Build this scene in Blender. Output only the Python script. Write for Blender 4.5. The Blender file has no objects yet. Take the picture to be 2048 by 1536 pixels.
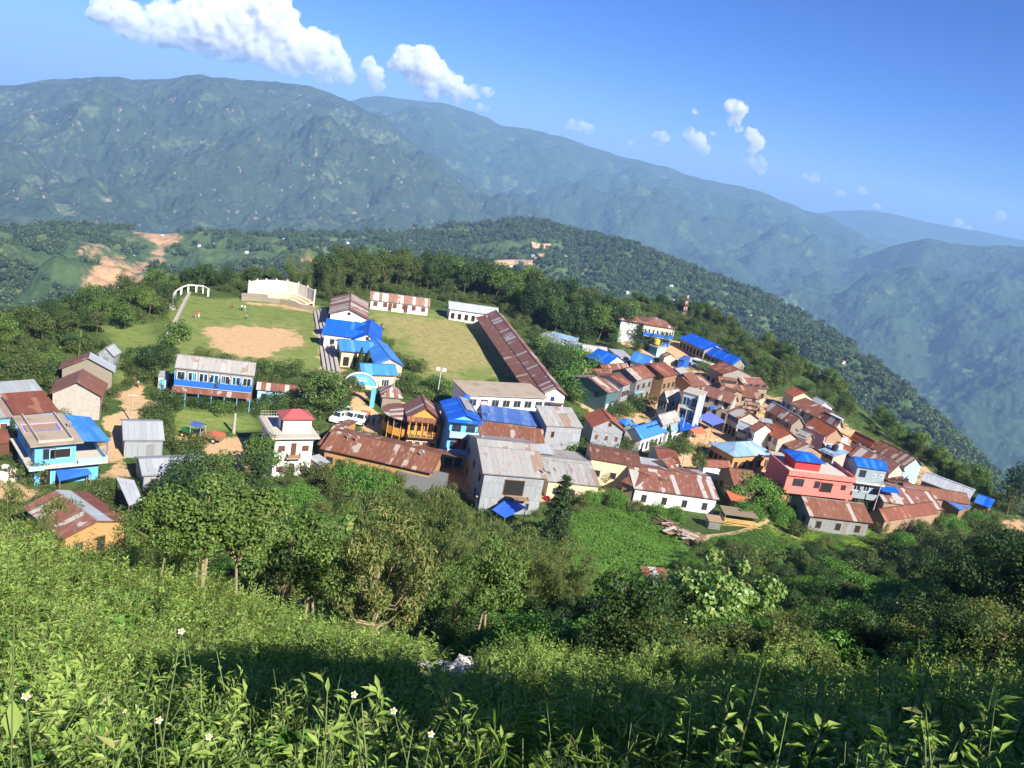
import bpy, bmesh, math, random
import numpy as np
from mathutils import Vector, Matrix
random.seed(7)
S = bpy.context.scene
COL = S.collection
# ------------------------------------------------------------------ camera
F_PX, PITCH, ROLL = 1750.0, math.radians(16), math.radians(10.5)
def _cam_matrix():
    a = math.pi/2-PITCH
    rx = np.array([[1,0,0],[0,math.cos(a),-math.sin(a)],[0,math.sin(a),math.cos(a)]])
    rz = np.array([[math.cos(ROLL),-math.sin(ROLL),0],[math.sin(ROLL),math.cos(ROLL),0],[0,0,1]])
    return rx@rz
CM = _cam_matrix()
cd = bpy.data.cameras.new('camera'); cam = bpy.data.objects.new('camera', cd); COL.objects.link(cam)
cd.sensor_width = 36; cd.lens = F_PX/2048*36; cd.clip_start = 0.1; cd.clip_end = 60000
cam.matrix_world = Matrix([list(CM[i])+[0] for i in range(3)]+[[0,0,0,1]])
S.camera = cam
# ------------------------------------------------------------------ sky, sun, exposure
SUN_AZ, SUN_EL = math.radians(140), math.radians(37)
W = bpy.data.worlds.new('World'); S.world = W; W.use_nodes = True
wn = W.node_tree.nodes; wl = W.node_tree.links
bg = wn['Background']; sk = wn.new('ShaderNodeTexSky'); sk.sky_type = 'NISHITA'; sk.sun_disc = False
sk.sun_elevation = SUN_EL; sk.sun_rotation = SUN_AZ; sk.altitude = 1600; sk.air_density = 1.0; sk.dust_density = 0.2; sk.ozone_density = 4.0
tn = wn.new('ShaderNodeMix'); tn.data_type = 'RGBA'; tn.blend_type = 'MULTIPLY'; tn.inputs[0].default_value = 1; tn.inputs[7].default_value = (.33, .53, 1.0, 1)
wl.new(sk.outputs[0], tn.inputs[6]); wl.new(tn.outputs[2], bg.inputs[0]); bg.inputs[1].default_value = 0.064
sl = bpy.data.lights.new('sun', 'SUN'); sun = bpy.data.objects.new('sun', sl); COL.objects.link(sun)
sl.energy = 5.0; sl.angle = math.radians(0.53); sl.color = (1, 0.95, 0.86)
SD = Vector((math.sin(SUN_AZ)*math.cos(SUN_EL), math.cos(SUN_AZ)*math.cos(SUN_EL), math.sin(SUN_EL)))
sun.rotation_euler = SD.to_track_quat('Z', 'Y').to_euler()
S.view_settings.view_transform = 'Standard'; S.view_settings.look = 'None'; S.view_settings.gamma = 1
S.view_settings.exposure = 1.05
S.cycles.max_bounces = 10; S.cycles.volume_bounces = 8; S.cycles.diffuse_bounces = 3; S.cycles.transparent_max_bounces = 8
# ------------------------------------------------------------------ numbers
def ray(px, py):
    d = CM@np.array([(px-1024)/F_PX, -(py-768)/F_PX, -1.0]); return d/np.linalg.norm(d)
def on_z(p, z):
    d = ray(*p); return Vector(d*(z/d[2]))
def azel(px, py):
    d = ray(px, py); return math.atan2(d[0], d[1]), math.atan2(d[2], math.hypot(d[0], d[1]))
def _hash(ix, iy, seed):
    h = (ix.astype(np.int64)*374761393 + iy.astype(np.int64)*668265263 + seed*974634777) & 0xffffffff
    h = ((h ^ (h >> 13))*1274126177) & 0xffffffff
    return ((h ^ (h >> 16)) & 0xffff)/65535.0
def noise2(x, y, seed=0):
    x = np.asarray(x, float); y = np.asarray(y, float)
    ix = np.floor(x); iy = np.floor(y); fx = x-ix; fy = y-iy
    u = fx*fx*fx*(fx*(fx*6-15)+10); v = fy*fy*fy*(fy*(fy*6-15)+10)
    def g(dx, dy):
        a = _hash(ix+dx, iy+dy, seed)*2*math.pi
        return np.cos(a)*(fx-dx)+np.sin(a)*(fy-dy)
    return ((g(0,0)*(1-u)+g(1,0)*u)*(1-v)+(g(0,1)*(1-u)+g(1,1)*u)*v)*1.5
def fbm(x, y, oct=4, seed=0, gain=0.5):
    s = 0; a = 1.0
    for i in range(oct):
        s = s+a*noise2(np.asarray(x)*2**i+17.3*i, np.asarray(y)*2**i-9.1*i, seed+i); a *= gain
    return s
def sstep(a, b, x):
    t = np.clip((x-a)/(b-a), 0, 1); return t*t*(3-2*t)
# ------------------------------------------------------------------ the lie of the land
PR = np.array([0,3,6,10,15,22,30,40,52,64,76,90,105,120,140,170], float)
PA = {
-180:[-1.6,-.6,.8,2.5,5,8,12,17,22,27,32,38,44,50,60,80],
-90:[-1.6,-1.9,-2.4,-3.2,-4,-5.5,-9,-14,-20,-26,-30,-34,-38,-45,-60,-90],
-55:[-1.6,-2.8,-4.2,-6,-8,-11,-17,-26,-36,-44,-50,-54,-55,-55,-55,-55],
-32:[-1.6,-3.2,-5,-7.3,-9.5,-12.2,-17,-27,-37,-46,-52,-55,-55,-55,-55,-55],
-23:[-1.6,-3.3,-5.5,-8.2,-11,-13.6,-17.9,-27.5,-38,-46,-52,-55,-55,-55,-55,-55],
-17:[-1.6,-3.3,-5.5,-8.2,-11,-14.3,-19.0,-28,-38,-47,-52,-54.5,-55,-55,-55,-55],
-8:[-1.6,-3.3,-5.5,-8.2,-11.2,-15.4,-20.2,-28.5,-38,-46,-51,-54,-55,-55,-55,-55],
-1:[-1.6,-3.2,-5.4,-8.1,-11.2,-15.8,-20.8,-26.6,-33.4,-40.5,-46.5,-51.5,-54.5,-55,-55,-55],
8:[-1.6,-3,-5.1,-8,-11,-15.3,-19.8,-25,-31,-36.3,-41.2,-46.5,-51.5,-54,-55,-55],
16:[-1.6,-2.9,-4.9,-7.6,-10.5,-14.4,-18.5,-23.3,-28.7,-33.7,-38.3,-43.5,-48.5,-52.5,-55,-55],
25:[-1.6,-2.7,-4.4,-6.8,-9.4,-13,-16.8,-21,-25.7,-30.2,-34.3,-39,-44,-48.8,-54,-56],
34:[-1.6,-2.4,-3.8,-5.8,-8,-10.8,-13.8,-17.2,-21,-24.5,-27.7,-31,-34.5,-37.5,-42,-54],
45:[-1.6,-2,-3,-4.6,-6.4,-8.8,-11.5,-14.5,-18,-21,-24,-27,-30,-34,-42,-60],
90:[-1.6,-1.5,-1.2,-1,-1,-1,-1,-2,-4,-7,-10,-14,-18,-24,-34,-60],
180:[-1.6,-.6,.8,2.5,5,8,12,17,22,27,32,38,44,50,60,80]}
PK = sorted(PA)
_CT = [(100,930,-42),(0,850,-42),(-150,900,-42),(300,930,-42),(590,950,-42),(420,870,-41.5),(250,800,-40.5),(60,740,-40),(180,680,-40),(450,800,-40),
(350,610,-38.5),(600,620,-38.5),(640,740,-38.5),(420,740,-38.6),(520,680,-38.5),(460,620,-38.5),(680,680,-37.5),(700,780,-38.5),(750,620,-36.6),(880,620,-36.5),(1000,740,-36.8),
(850,740,-37),(920,680,-36.6),(950,830,-38.5),(760,870,-40),(900,920,-41.5),(1050,990,-42),(1200,980,-42),(1150,900,-41),(1250,880,-40.5),(1180,720,-38.5),
(1100,680,-38),(1250,800,-39),(1330,740,-37.5),(1350,690,-35),(1290,670,-34.5),(1460,730,-36),(1400,850,-40),(1550,800,-39.5),(1600,880,-41),
(1450,960,-42),(1600,1000,-42.5),(1750,900,-42),(1850,960,-43),(1950,1000,-43.5),(1700,1020,-42.5)]
CT = np.array([[*on_z((a,b),-55+(z+42)*.8)[:2], -55+(z+42)*.8] for a,b,z in _CT])
EDGE = [on_z(p, -53)[:2] for p in [(-260,860),(-60,720),(40,680),(200,640),(340,594),(420,584),(640,572),(780,560),(900,565),(1000,592),(1150,625),(1270,612),(1370,642),(1500,700),(1560,750),(1680,800),(1760,862),(1870,925),(1990,985),(2060,1012)]]
EDGE = np.array(EDGE+[(150,130),(200,60),(260,-80),(-260,-80),(-200,60)])
def poly_sd(x, y, P):
    x = np.asarray(x, float); y = np.asarray(y, float)
    d = np.full(x.shape, 1e18); ins = np.zeros(x.shape, bool)
    n = len(P)
    for i in range(n):
        ax, ay = P[i]; bx, by = P[(i+1) % n]
        ex, ey = bx-ax, by-ay; wx, wy = x-ax, y-ay
        t = np.clip((wx*ex+wy*ey)/(ex*ex+ey*ey+1e-9), 0, 1)
        d = np.minimum(d, (wx-t*ex)**2+(wy-t*ey)**2)
        c = ((ay > y) != (by > y)) & (x < (bx-ax)*(y-ay)/(by-ay+1e-12)+ax)
        ins ^= c
    d = np.sqrt(d)
    return np.where(ins, -d, d)
def T(x, y, detail=True):
    x = np.atleast_1d(np.asarray(x, float)); y = np.atleast_1d(np.asarray(y, float))
    r = np.hypot(x, y); az = np.degrees(np.arctan2(x, y))
    rows = np.stack([np.interp(r, PR, PA[k]) for k in PK])
    kk = np.array(PK, float)
    idx = np.clip(np.searchsorted(kk, az)-1, 0, len(kk)-2)
    t = (az-kk[idx])/(kk[idx+1]-kk[idx]); t = t*t*(3-2*t)*.5+t*.5
    flat = idx.ravel(); R2 = rows.reshape(len(kk), -1); ar = np.arange(flat.size)
    zp = (R2[flat, ar]*(1-t.ravel())+R2[flat+1, ar]*t.ravel()).reshape(x.shape)
    num = 0; den = 0
    for cx, cy, cz in CT:
        w = 1/((x-cx)**2+(y-cy)**2+30)**2
        num = num+w*cz; den = den+w
    zt = num/den
    ra = np.interp(az, [-40,0,20,34,45], [90,110,130,150,165])
    k = sstep(0, 1, (r-ra)/28)
    k = np.where(y < 0, 0, k)
    z = zp*(1-k)+zt*k
    s = np.maximum(poly_sd(x, y, EDGE), 0)
    z = z-0.62*s*sstep(0, 25, s)-0.12*s
    if detail:
        w = (1-k)*sstep(2, 15, r)*(1-sstep(80, 110, r)*.7)
        z = z+w*(fbm(x/14, y/14, 3, 5)*0.7)+sstep(5, 60, s)*fbm(x/40, y/40, 4, 9)*8
    return z
GXS = np.concatenate([np.arange(-560, -150, 12.), np.arange(-150, 190, 1.0), np.arange(190, 600, 12.)])
GYS = np.concatenate([np.arange(-120, 0, 4.), np.arange(0, 130, .8), np.arange(130, 460, 1.4), np.arange(460, 1100, 14.)])
GX, GY = np.meshgrid(GXS, GYS); GZ = T(GX.ravel(), GY.ravel()).reshape(GX.shape)
def TT(x, y):
    """ground height read off the ground sheet itself"""
    x = np.asarray(x, float); y = np.asarray(y, float)
    i = np.clip(np.searchsorted(GXS, x)-1, 0, len(GXS)-2); j = np.clip(np.searchsorted(GYS, y)-1, 0, len(GYS)-2)
    u = np.clip((x-GXS[i])/(GXS[i+1]-GXS[i]), 0, 1); v = np.clip((y-GYS[j])/(GYS[j+1]-GYS[j]), 0, 1)
    return (GZ[j,i]*(1-u)+GZ[j,i+1]*u)*(1-v)+(GZ[j+1,i]*(1-u)+GZ[j+1,i+1]*u)*v
def Tz(x, y): return float(TT(x, y))
_TS = 2.0*1.006**np.arange(1060)
def ground(p, h=0.0, tmin=None):
    """point h above the ground seen at pixel p of the photograph's frame"""
    d = ray(*p); q = d[None, :]*_TS[:, None]; below = (q[:, 2] <= TT(q[:, 0], q[:, 1])+h) & (_TS > (tmin or (60 if h > 0 else 0)))
    k = int(np.argmax(below)) if below.any() else len(_TS)-1
    if k == 0: return Vector(d*_TS[0])
    a, b = _TS[k-1], _TS[k]
    t = np.linspace(a, b, 33); q = d[None, :]*t[:, None]; below = q[:, 2] <= TT(q[:, 0], q[:, 1])+h
    return Vector(q[int(np.argmax(below))] if below.any() else q[-1])
# ------------------------------------------------------------------ mesh helpers
def tag(o, label=None, cat=None, group=None, kind=None):
    if label: o['label'] = label
    if cat: o['category'] = cat
    if group: o['group'] = group
    if kind: o['kind'] = kind
    return o
def link(name, me, parent=None):
    o = bpy.data.objects.new(name, me); COL.objects.link(o)
    if parent is not None: o.parent = parent
    return o
def empty(name, loc, rz=0, label=None, cat=None, group=None):
    o = bpy.data.objects.new(name, None); COL.objects.link(o)
    o.location = loc; o.rotation_euler = (0, 0, rz); o.empty_display_size = .2
    return tag(o, label, cat, group)
class MB:
    """collects shapes, then makes them ONE mesh object"""
    def __init__(s): s.v = []; s.f = []; s.uv = []; s.m = []
    def face(s, pts, uv=None, mi=0):
        i = len(s.v); s.v += [tuple(p) for p in pts]; s.f.append(tuple(range(i, i+len(pts))))
        s.uv.append(uv or [(0, 0)]*len(pts)); s.m.append(mi)
    def box(s, x0, x1, y0, y1, z0, z1, mi=0):
        c = [(x, y, z) for z in (z0, z1) for y in (y0, y1) for x in (x0, x1)]
        for q in ((0,2,3,1),(4,5,7,6),(0,1,5,4),(2,6,7,3),(0,4,6,2),(1,3,7,5)):
            s.face([c[k] for k in q], None, mi)
        return s
    def slab(s, quad, th, uvs=None, mi=0):
        """thick sheet; quad is its top, counter-clockwise from above"""
        q = [Vector(p) for p in quad]; n = (q[1]-q[0]).cross(q[3]-q[0]).normalized()
        lo = [p-n*th for p in q]
        W_ = (q[1]-q[0]).length; H_ = (q[3]-q[0]).length
        uvs = uvs or [(0,0),(W_,0),(W_,H_),(0,H_)]
        s.face(q, uvs, mi); s.face(lo[::-1], uvs[::-1], mi)
        for i in range(4):
            j = (i+1) % 4; s.face([lo[i], lo[j], q[j], q[i]], [uvs[i], uvs[j], uvs[j], uvs[i]], mi)
        return s
    def tube(s, pts, rad, n=6, mi=0):
        pts = [Vector(p) for p in pts]; rad = rad if hasattr(rad, '__len__') else [rad]*len(pts)
        rings = []
        for i, p in enumerate(pts):
            t = (pts[min(i+1, len(pts)-1)]-pts[max(i-1, 0)]).normalized()
            a = t.cross(Vector((0.13, 0.07, 1)) if abs(t.z) < .95 else Vector((1, 0, 0))).normalized(); b = t.cross(a)
            rings.append([p+(a*math.cos(k*2*math.pi/n)+b*math.sin(k*2*math.pi/n))*rad[i] for k in range(n)])
        for i in range(len(rings)-1):
            for k in range(n):
                s.face([rings[i][k], rings[i+1][k], rings[i+1][(k+1) % n], rings[i][(k+1) % n]], None, mi)
        s.face(rings[-1], None, mi); s.face(rings[0][::-1], None, mi)
        return s
    def lathe(s, c, prof, n=14, mi=0):
        c = Vector(c); rings = [[c+Vector((r*math.cos(k*2*math.pi/n), r*math.sin(k*2*math.pi/n), z)) for k in range(n)] for r, z in prof]
        for i in range(len(rings)-1):
            for k in range(n):
                s.face([rings[i][k], rings[i][(k+1) % n], rings[i+1][(k+1) % n], rings[i+1][k]], None, mi)
        return s
    def build(s, name, mat, parent=None, smooth=False):
        me = bpy.data.meshes.new(name); me.from_pydata(s.v, [], s.f)
        ul = me.uv_layers.new(name='UVMap')
        flat = [c for f in s.uv for p in f for c in p]; ul.data.foreach_set('uv', flat)
        mats = mat if isinstance(mat, (list, tuple)) else [mat]
        for m in mats: me.materials.append(m)
        if len(mats) > 1: me.polygons.foreach_set('material_index', s.m)
        if smooth: me.polygons.foreach_set('use_smooth', [True]*len(me.polygons))
        me.validate(); me.update()
        return link(name, me, parent)
def grid_mesh(name, X, Y, Z, mat, attrs=None, smooth=True):
    ny, nx = X.shape; me = bpy.data.meshes.new(name)
    co = np.stack([X, Y, Z], -1).reshape(-1, 3)
    i = np.arange((ny-1)*(nx-1)); r = i//(nx-1); c = i % (nx-1); a = r*nx+c
    q = np.stack([a, a+1, a+nx+1, a+nx], -1)
    me.vertices.add(len(co)); me.vertices.foreach_set('co', co.ravel())
    me.loops.add(q.size); me.loops.foreach_set('vertex_index', q.ravel().astype(np.int32))
    me.polygons.add(len(q)); me.polygons.foreach_set('loop_start', (np.arange(len(q))*4).astype(np.int32))
    me.polygons.foreach_set('loop_total', np.full(len(q), 4, np.int32))
    if smooth: me.polygons.foreach_set('use_smooth', np.ones(len(q), bool))
    me.update(calc_edges=True)
    for k, v in (attrs or {}).items():
        at = me.attributes.new(k, 'FLOAT', 'POINT'); at.data.foreach_set('value', v.ravel().astype(np.float32))
    me.materials.append(mat)
    return link(name, me)
# ------------------------------------------------------------------ materials
class NT:
    def __init__(s, name):
        s.mat = bpy.data.materials.new(name); s.mat.use_nodes = True
        s.n = s.mat.node_tree.nodes; s.l = s.mat.node_tree.links; s.b = s.n['Principled BSDF']; s.out = s.n['Material Output']
    def new(s, t, **k):
        nd = s.n.new(t)
        for a, v in k.items(): setattr(nd, a, v)
        return nd
    def set(s, sock, v):
        if hasattr(v, 'is_output') or isinstance(v, bpy.types.NodeSocket): s.l.new(v, sock)
        else: sock.default_value = v
    def math(s, op, a, b=0.0, c=None, clamp=False):
        nd = s.new('ShaderNodeMath', operation=op, use_clamp=clamp); s.set(nd.inputs[0], a); s.set(nd.inputs[1], b)
        if c is not None: s.set(nd.inputs[2], c)
        return nd.outputs[0]
    def mix(s, f, a, b, mode='MIX'):
        nd = s.new('ShaderNodeMix', data_type='RGBA', blend_type=mode)
        s.set(nd.inputs[0], f); s.set(nd.inputs[6], a if hasattr(a, 'is_output') or isinstance(a, bpy.types.NodeSocket) else (*a[:3], 1)); s.set(nd.inputs[7], b if isinstance(b, bpy.types.NodeSocket) else (*b[:3], 1))
        return nd.outputs[2]
    def noise(s, vec, scale, detail=4, rough=.55, dim='3D'):
        nd = s.new('ShaderNodeTexNoise', noise_dimensions=dim)
        if vec is not None: s.l.new(vec, nd.inputs['Vector'])
        nd.inputs['Scale'].default_value = scale; nd.inputs['Detail'].default_value = detail; nd.inputs['Roughness'].default_value = rough
        return nd.outputs['Fac']
    def ramp(s, f, a, b):
        nd = s.new('ShaderNodeMapRange', interpolation_type='SMOOTHSTEP'); s.set(nd.inputs[0], f)
        nd.inputs[1].default_value = a; nd.inputs[2].default_value = b; return nd.outputs[0]
    def obj(s): return s.new('ShaderNodeTexCoord').outputs['Object']
    def pos(s): return s.new('ShaderNodeNewGeometry').outputs['Position']
    def attr(s, n): return s.new('ShaderNodeAttribute', attribute_name=n).outputs['Fac']
    def mapv(s, vec, scale):
        nd = s.new('ShaderNodeMapping'); s.l.new(vec, nd.inputs[0]); nd.inputs['Scale'].default_value = scale; return nd.outputs[0]
    def bump(s, h, strength=.5, dist=.1):
        nd = s.new('ShaderNodeBump'); nd.inputs['Strength'].default_value = strength; nd.inputs['Distance'].default_value = dist
        s.l.new(h, nd.inputs['Height']); s.l.new(nd.outputs[0], s.b.inputs['Normal'])
    def base(s, c): s.set(s.b.inputs['Base Color'], c if isinstance(c, bpy.types.NodeSocket) else (*c[:3], 1))
    def rough(s, r, spec=.3): s.b.inputs['Roughness'].default_value = r; s.b.inputs['Specular IOR Level'].default_value = spec
_mc = {}
def plain(name, c, var=.25, rough=.85, scale=1.5):
    """painted or plastered surface with weathering of its own"""
    if name in _mc: return _mc[name]
    t = NT(name); o = t.obj()
    n1 = t.noise(o, scale, 5); n2 = t.noise(t.mapv(o, (3, 3, .35)), 1.3, 3)
    f = t.math('MULTIPLY', t.ramp(n1, .45, .75), var); g = t.math('MULTIPLY', t.ramp(n2, .55, .8), var)
    d = (c[0]*.45+.02, c[1]*.42+.018, c[2]*.38+.015)
    t.base(t.mix(g, t.mix(f, c, d), (c[0]*.55+.03, c[1]*.5+.03, c[2]*.45+.02))); t.rough(rough)
    _mc[name] = t.mat; return t.mat
def tin(name, c1, c2=None, f=.3, c3=None, streak=.5, L=2.4, w=.8, seed=0, rough=.55):
    """corrugated sheets: each sheet its own age, rust running down the slope (UV in metres)"""
    if name in _mc: return _mc[name]
    t = NT(name); uv = t.new('ShaderNodeUVMap').outputs[0]
    sp = t.new('ShaderNodeSeparateXYZ'); t.l.new(uv, sp.inputs[0])
    rv = t.math('FLOOR', t.math('DIVIDE', sp.outputs[1], L))
    uu = t.math('DIVIDE', t.math('ADD', sp.outputs[0], t.math('MULTIPLY', rv, 7.7)), w); cu = t.math('FLOOR', uu)
    cb = t.new('ShaderNodeCombineXYZ'); t.l.new(cu, cb.inputs[0]); t.l.new(rv, cb.inputs[1]); cb.inputs[2].default_value = seed
    oi = t.new('ShaderNodeObjectInfo').outputs['Random']
    wn_ = t.new('ShaderNodeTexWhiteNoise', noise_dimensions='4D'); t.l.new(cb.outputs[0], wn_.inputs[0]); t.l.new(t.math('MULTIPLY', oi, 97.0), wn_.inputs[1])
    col = c1
    ov = t.new('ShaderNodeVectorMath', operation='ADD'); t.l.new(uv, ov.inputs[0])
    cb2 = t.new('ShaderNodeCombineXYZ'); t.l.new(t.math('MULTIPLY', oi, 313.0), cb2.inputs[0]); t.l.new(cb2.outputs[0], ov.inputs[1])
    suv = t.mapv(ov.outputs[0], (4.0, .55, 1)); n = t.noise(suv, 1.0, 5, .6)
    n2 = t.noise(ov.outputs[0], .28, 3)
    if c2:
        sh = t.ramp(t.math('ADD', wn_.outputs['Value'], t.math('MULTIPLY', t.math('SUBTRACT', n2, .5), 1.2)), 1-f-.03, 1-f+.03)
        sh = t.math('ADD', sh, t.math('MULTIPLY', t.math('SUBTRACT', n, .5), streak*1.6), clamp=True)
        col = t.mix(sh, c1, c2)
    if c3: col = t.mix(t.math('MULTIPLY', t.ramp(n, .56, .68), streak), col, c3)
    k = t.math('ADD', .82, t.math('MULTIPLY', wn_.outputs['Value'], .22)); kb = t.new('ShaderNodeCombineColor')
    for i in range(3): t.l.new(k, kb.inputs[i])
    if not isinstance(col, bpy.types.NodeSocket): col = t.mix(t.math('MULTIPLY', t.ramp(n, .5, .75), .3), col, tuple(x*.6+.04 for x in col))
    seam = t.math('LESS_THAN', t.math('FRACT', uu), .06); lap = t.math('LESS_THAN', t.math('FRACT', t.math('DIVIDE', sp.outputs[1], L)), .03)
    s2 = t.math('MULTIPLY', t.math('MAXIMUM', seam, lap), .35)
    t.base(t.mix(s2, t.mix(1.0, col, kb.outputs[0], 'MULTIPLY'), (.05, .04, .035)))
    wv = t.math('SINE', t.math('MULTIPLY', sp.outputs[0], 2*math.pi/.16)); t.bump(wv, .35, .02); t.rough(rough, .35)
    _mc[name] = t.mat; return t.mat
RUST = (.205, .078, .042); RUSTD = (.15, .062, .037); RUSTO = (.40, .105, .035); SIL = (.43, .43, .43); GRY = (.30, .31, .32)
M = {
'rust': tin('rusty_tin', RUST, (.36, .30, .26), .08, (.36, .25, .19), .75, L=5.5),
'rustplain': tin('red_brown_tin', (.20, .064, .036), (.27, .12, .07), .15, (.36, .2, .13), .35),
'rustold': tin('dark_rusty_tin', RUSTD, (.30, .17, .12), .3, (.38, .3, .25), .4),
'rustwhite': tin('rust_and_silver_tin', (.235, .088, .057), (.42, .39, .35), .26, (.36, .27, .20), .85, L=5.5),
'rustorange': tin('orange_rusty_tin', RUSTO, (.26, .085, .045), .4, (.5, .2, .1), .6),
'tinrust': tin('grey_tin_with_rust', (.36, .35, .33), (.27, .19, .14), .16, (.28, .18, .12), 1.0, L=6.5, w=.9),
'tin': tin('grey_tin', (.36, .38, .40), (.30, .31, .32), .2, (.26, .24, .22), .5, L=6),
'tinlight': tin('pale_tin', (.44, .46, .48), (.38, .4, .42), .3, (.33, .31, .28), .4, L=6),
'blue': tin('bright_blue_tin', (.006, .10, .58), (.03, .15, .52), .12, (.05, .13, .38), .45, L=6, rough=.45), 'bluelight': tin('light_blue_tin', (.045, .21, .66), (.08, .26, .62), .15, (.08, .2, .45), .45, L=6, rough=.45),
'bluegrey': tin('faded_blue_tin', (.05, .12, .36), (.09, .16, .36), .2, (.22, .24, .3), .6, L=6), 'paleblue': tin('pale_blue_tin', (.22, .36, .50), (.3, .4, .5), .3, (.3, .3, .3), .2),
'redroof': tin('red_tin', (.42, .10, .10), (.36, .09, .08), .3), 'tarp': plain('blue_tarpaulin', (.03, .13, .62), .35, .45, 2.5), 'tarpviolet': plain('violet_tarpaulin', (.12, .16, .52), .3, .5, 2),
'tinwall': tin('grey_tin_wall', (.34, .36, .38), (.28, .29, .30), .3, (.25, .22, .19), .45, seed=3), 'tinwallold': tin('weathered_tin_wall', (.27, .28, .28), (.22, .2, .18), .4, (.2, .15, .11), .5, seed=5),
'white': plain('white_plaster', (.74, .72, .68), .22), 'cream': plain('cream_plaster', (.62, .5, .34), .3), 'concrete': plain('bare_concrete', (.40, .36, .31), .4), 'concdark': plain('dark_concrete', (.27, .24, .21), .5),
'stone': plain('rubble_stone_wall', (.26, .22, .17), .7, .9, 5), 'ochre': plain('ochre_plaster', (.45, .25, .10), .35), 'mud': plain('mud_wall', (.33, .22, .14), .4), 'skyblue': plain('sky_blue_paint', (.13, .42, .72), .18),
'skylight': plain('pale_blue_paint', (.33, .58, .74), .2), 'bluepaint': plain('blue_paint', (.015, .12, .55), .12), 'pink': plain('coral_pink_paint', (.80, .20, .16), .3), 'pinkpale': plain('pale_pink_paint', (.66, .38, .42), .2),
'greyp': plain('blue_grey_paint', (.26, .32, .35), .2), 'teal': plain('teal_paint', (.06, .2, .25), .3), 'yellowwood': plain('yellow_painted_wood', (.62, .30, .06), .3), 'wood': plain('weathered_wood', (.26, .16, .09), .5, .85, 3),
'brown': plain('brown_paint', (.12, .05, .035), .2), 'dark': plain('dark_opening', (.018, .016, .015), .1), 'grn': plain('green_plastic', (.02, .35, .13), .1, .4), 'blk': plain('black_plastic', (.02, .02, .022), .1, .4),
'orange': plain('orange_cloth', (.50, .13, .06), .35), 'tractor': plain('tractor_green', (.02, .13, .04), .3, .5), 'canvas': plain('faded_blue_canvas', (.05, .10, .34), .4, .8), 'redcloth': plain('red_cloth', (.45, .04, .04), .3), 'pinkcloth': plain('pink_cloth', (.8, .08, .2), .2), 'rubber': plain('rubber', (.02, .02, .02), .1), 'yellow': plain('yellow_paint', (.75, .45, .03), .15),
'metal': plain('galvanised_metal', (.5, .5, .5), .2, .4), 'skin': plain('skin', (.30, .16, .09), .05, .6), 'hair': plain('black_hair', (.012, .01, .009), .05, .5), 'whitep': plain('white_vehicle_paint', (.78, .78, .76), .06, .3), 'bamboo': plain('cut_bamboo', (.52, .34, .13), .35),
'roofconc': plain('stained_concrete_roof', (.36, .29, .22), .6, .9, .35), 'terrace': plain('terrace_floor', (.5, .45, .38), .3), 'thatch': plain('thatch', (.22, .17, .11), .6, .95, 3), 'purple': plain('purple_cloth', (.16, .1, .42), .1),
}
def glass():
    t = NT('window_glass'); t.base((.02, .035, .05)); t.rough(.12, .6); return t.mat
M['glass'] = glass()
# ------------------------------------------------------------------ ground under and around the town
def pxpoly(pts, z=-40): return np.array([ground(p)[:2] for p in pts])
_wx = GX+fbm(GX/6, GY/6, 3, 31)*2.2; _wy = GY+fbm(GX/6, GY/6, 3, 37)*2.2
def soft(pts, w=1.5, warp=True):
    P = pxpoly(pts); return sstep(w, -w, poly_sd(_wx if warp else GX, _wy if warp else GY, P))
lawn = np.maximum.reduce([soft([(318,690),(350,600),(380,590),(420,598),(480,596),(560,596),(640,612),(652,750),(560,745),(450,720),(330,715)], 1, False),
    soft([(720,605),(745,605),(900,625),(960,640),(1050,770),(920,775),(860,755),(770,690)], 1.5),
    soft([(320,830),(330,815),(420,820),(500,830),(505,862),(440,868),(330,870)], 2), soft([(205,640),(300,650),(330,690),(310,760),(240,770),(215,700)], 3)])
dirt = np.maximum.reduce([soft([(405,668),(420,655),(500,650),(560,655),(600,675),(604,690),(560,700),(500,715),(450,706),(420,690)], 3.5),
    soft([(222,782),(255,775),(290,770),(300,800),(275,850),(262,880),(205,870),(200,840),(240,830),(250,800)], 1.5), soft([(-40,945),(40,950),(60,1000),(-40,1000)], 2),
    soft([(200,860),(260,860),(250,960),(215,960)], 2), soft([(330,872),(360,868),(520,880),(540,950),(430,930),(390,905)], 2.5),
    soft([(640,640),(655,640),(665,700),(680,760),(715,770),(735,800),(790,870),(740,880),(690,835),(640,780)], 1.2),
    soft([(790,800),(960,820),(1060,860),(1100,860),(1180,960),(1100,1000),(960,1010),(880,960),(830,890),(770,860)], 2),
    soft([(1160,800),(1280,790),(1300,850),(1400,830),(1560,900),(1520,960),(1400,930),(1330,890),(1210,850)], 2),
    soft([(1175,800),(1200,742),(1330,722),(1480,762),(1600,800),(1760,880),(1880,950),(1940,998),(1800,1000),(1700,1005),(1560,960),(1420,960),(1300,915),(1270,860)], 3)*.62,
    soft([(1290,680),(1340,680),(1400,690),(1490,730),(1400,745),(1330,715)], 1.5), soft([(1290,880),(1400,890),(1420,930),(1330,935)], 2), soft([(1200,935),(1270,940),(1260,985),(1200,980)], 2), soft([(2010,1045),(2060,1040),(2070,1080),(2030,1090)], 1.5),
    soft([(440,600),(640,612),(640,640),(620,625),(480,608)], .8)*.6])
dry = np.maximum(soft([(760,630),(880,640),(960,660),(1000,720),(1010,750),(950,735),(860,745),(820,700)], 10)*1.0, soft([(380,640),(620,640),(625,720),(560,740),(380,700)], 10)*.45)
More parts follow.
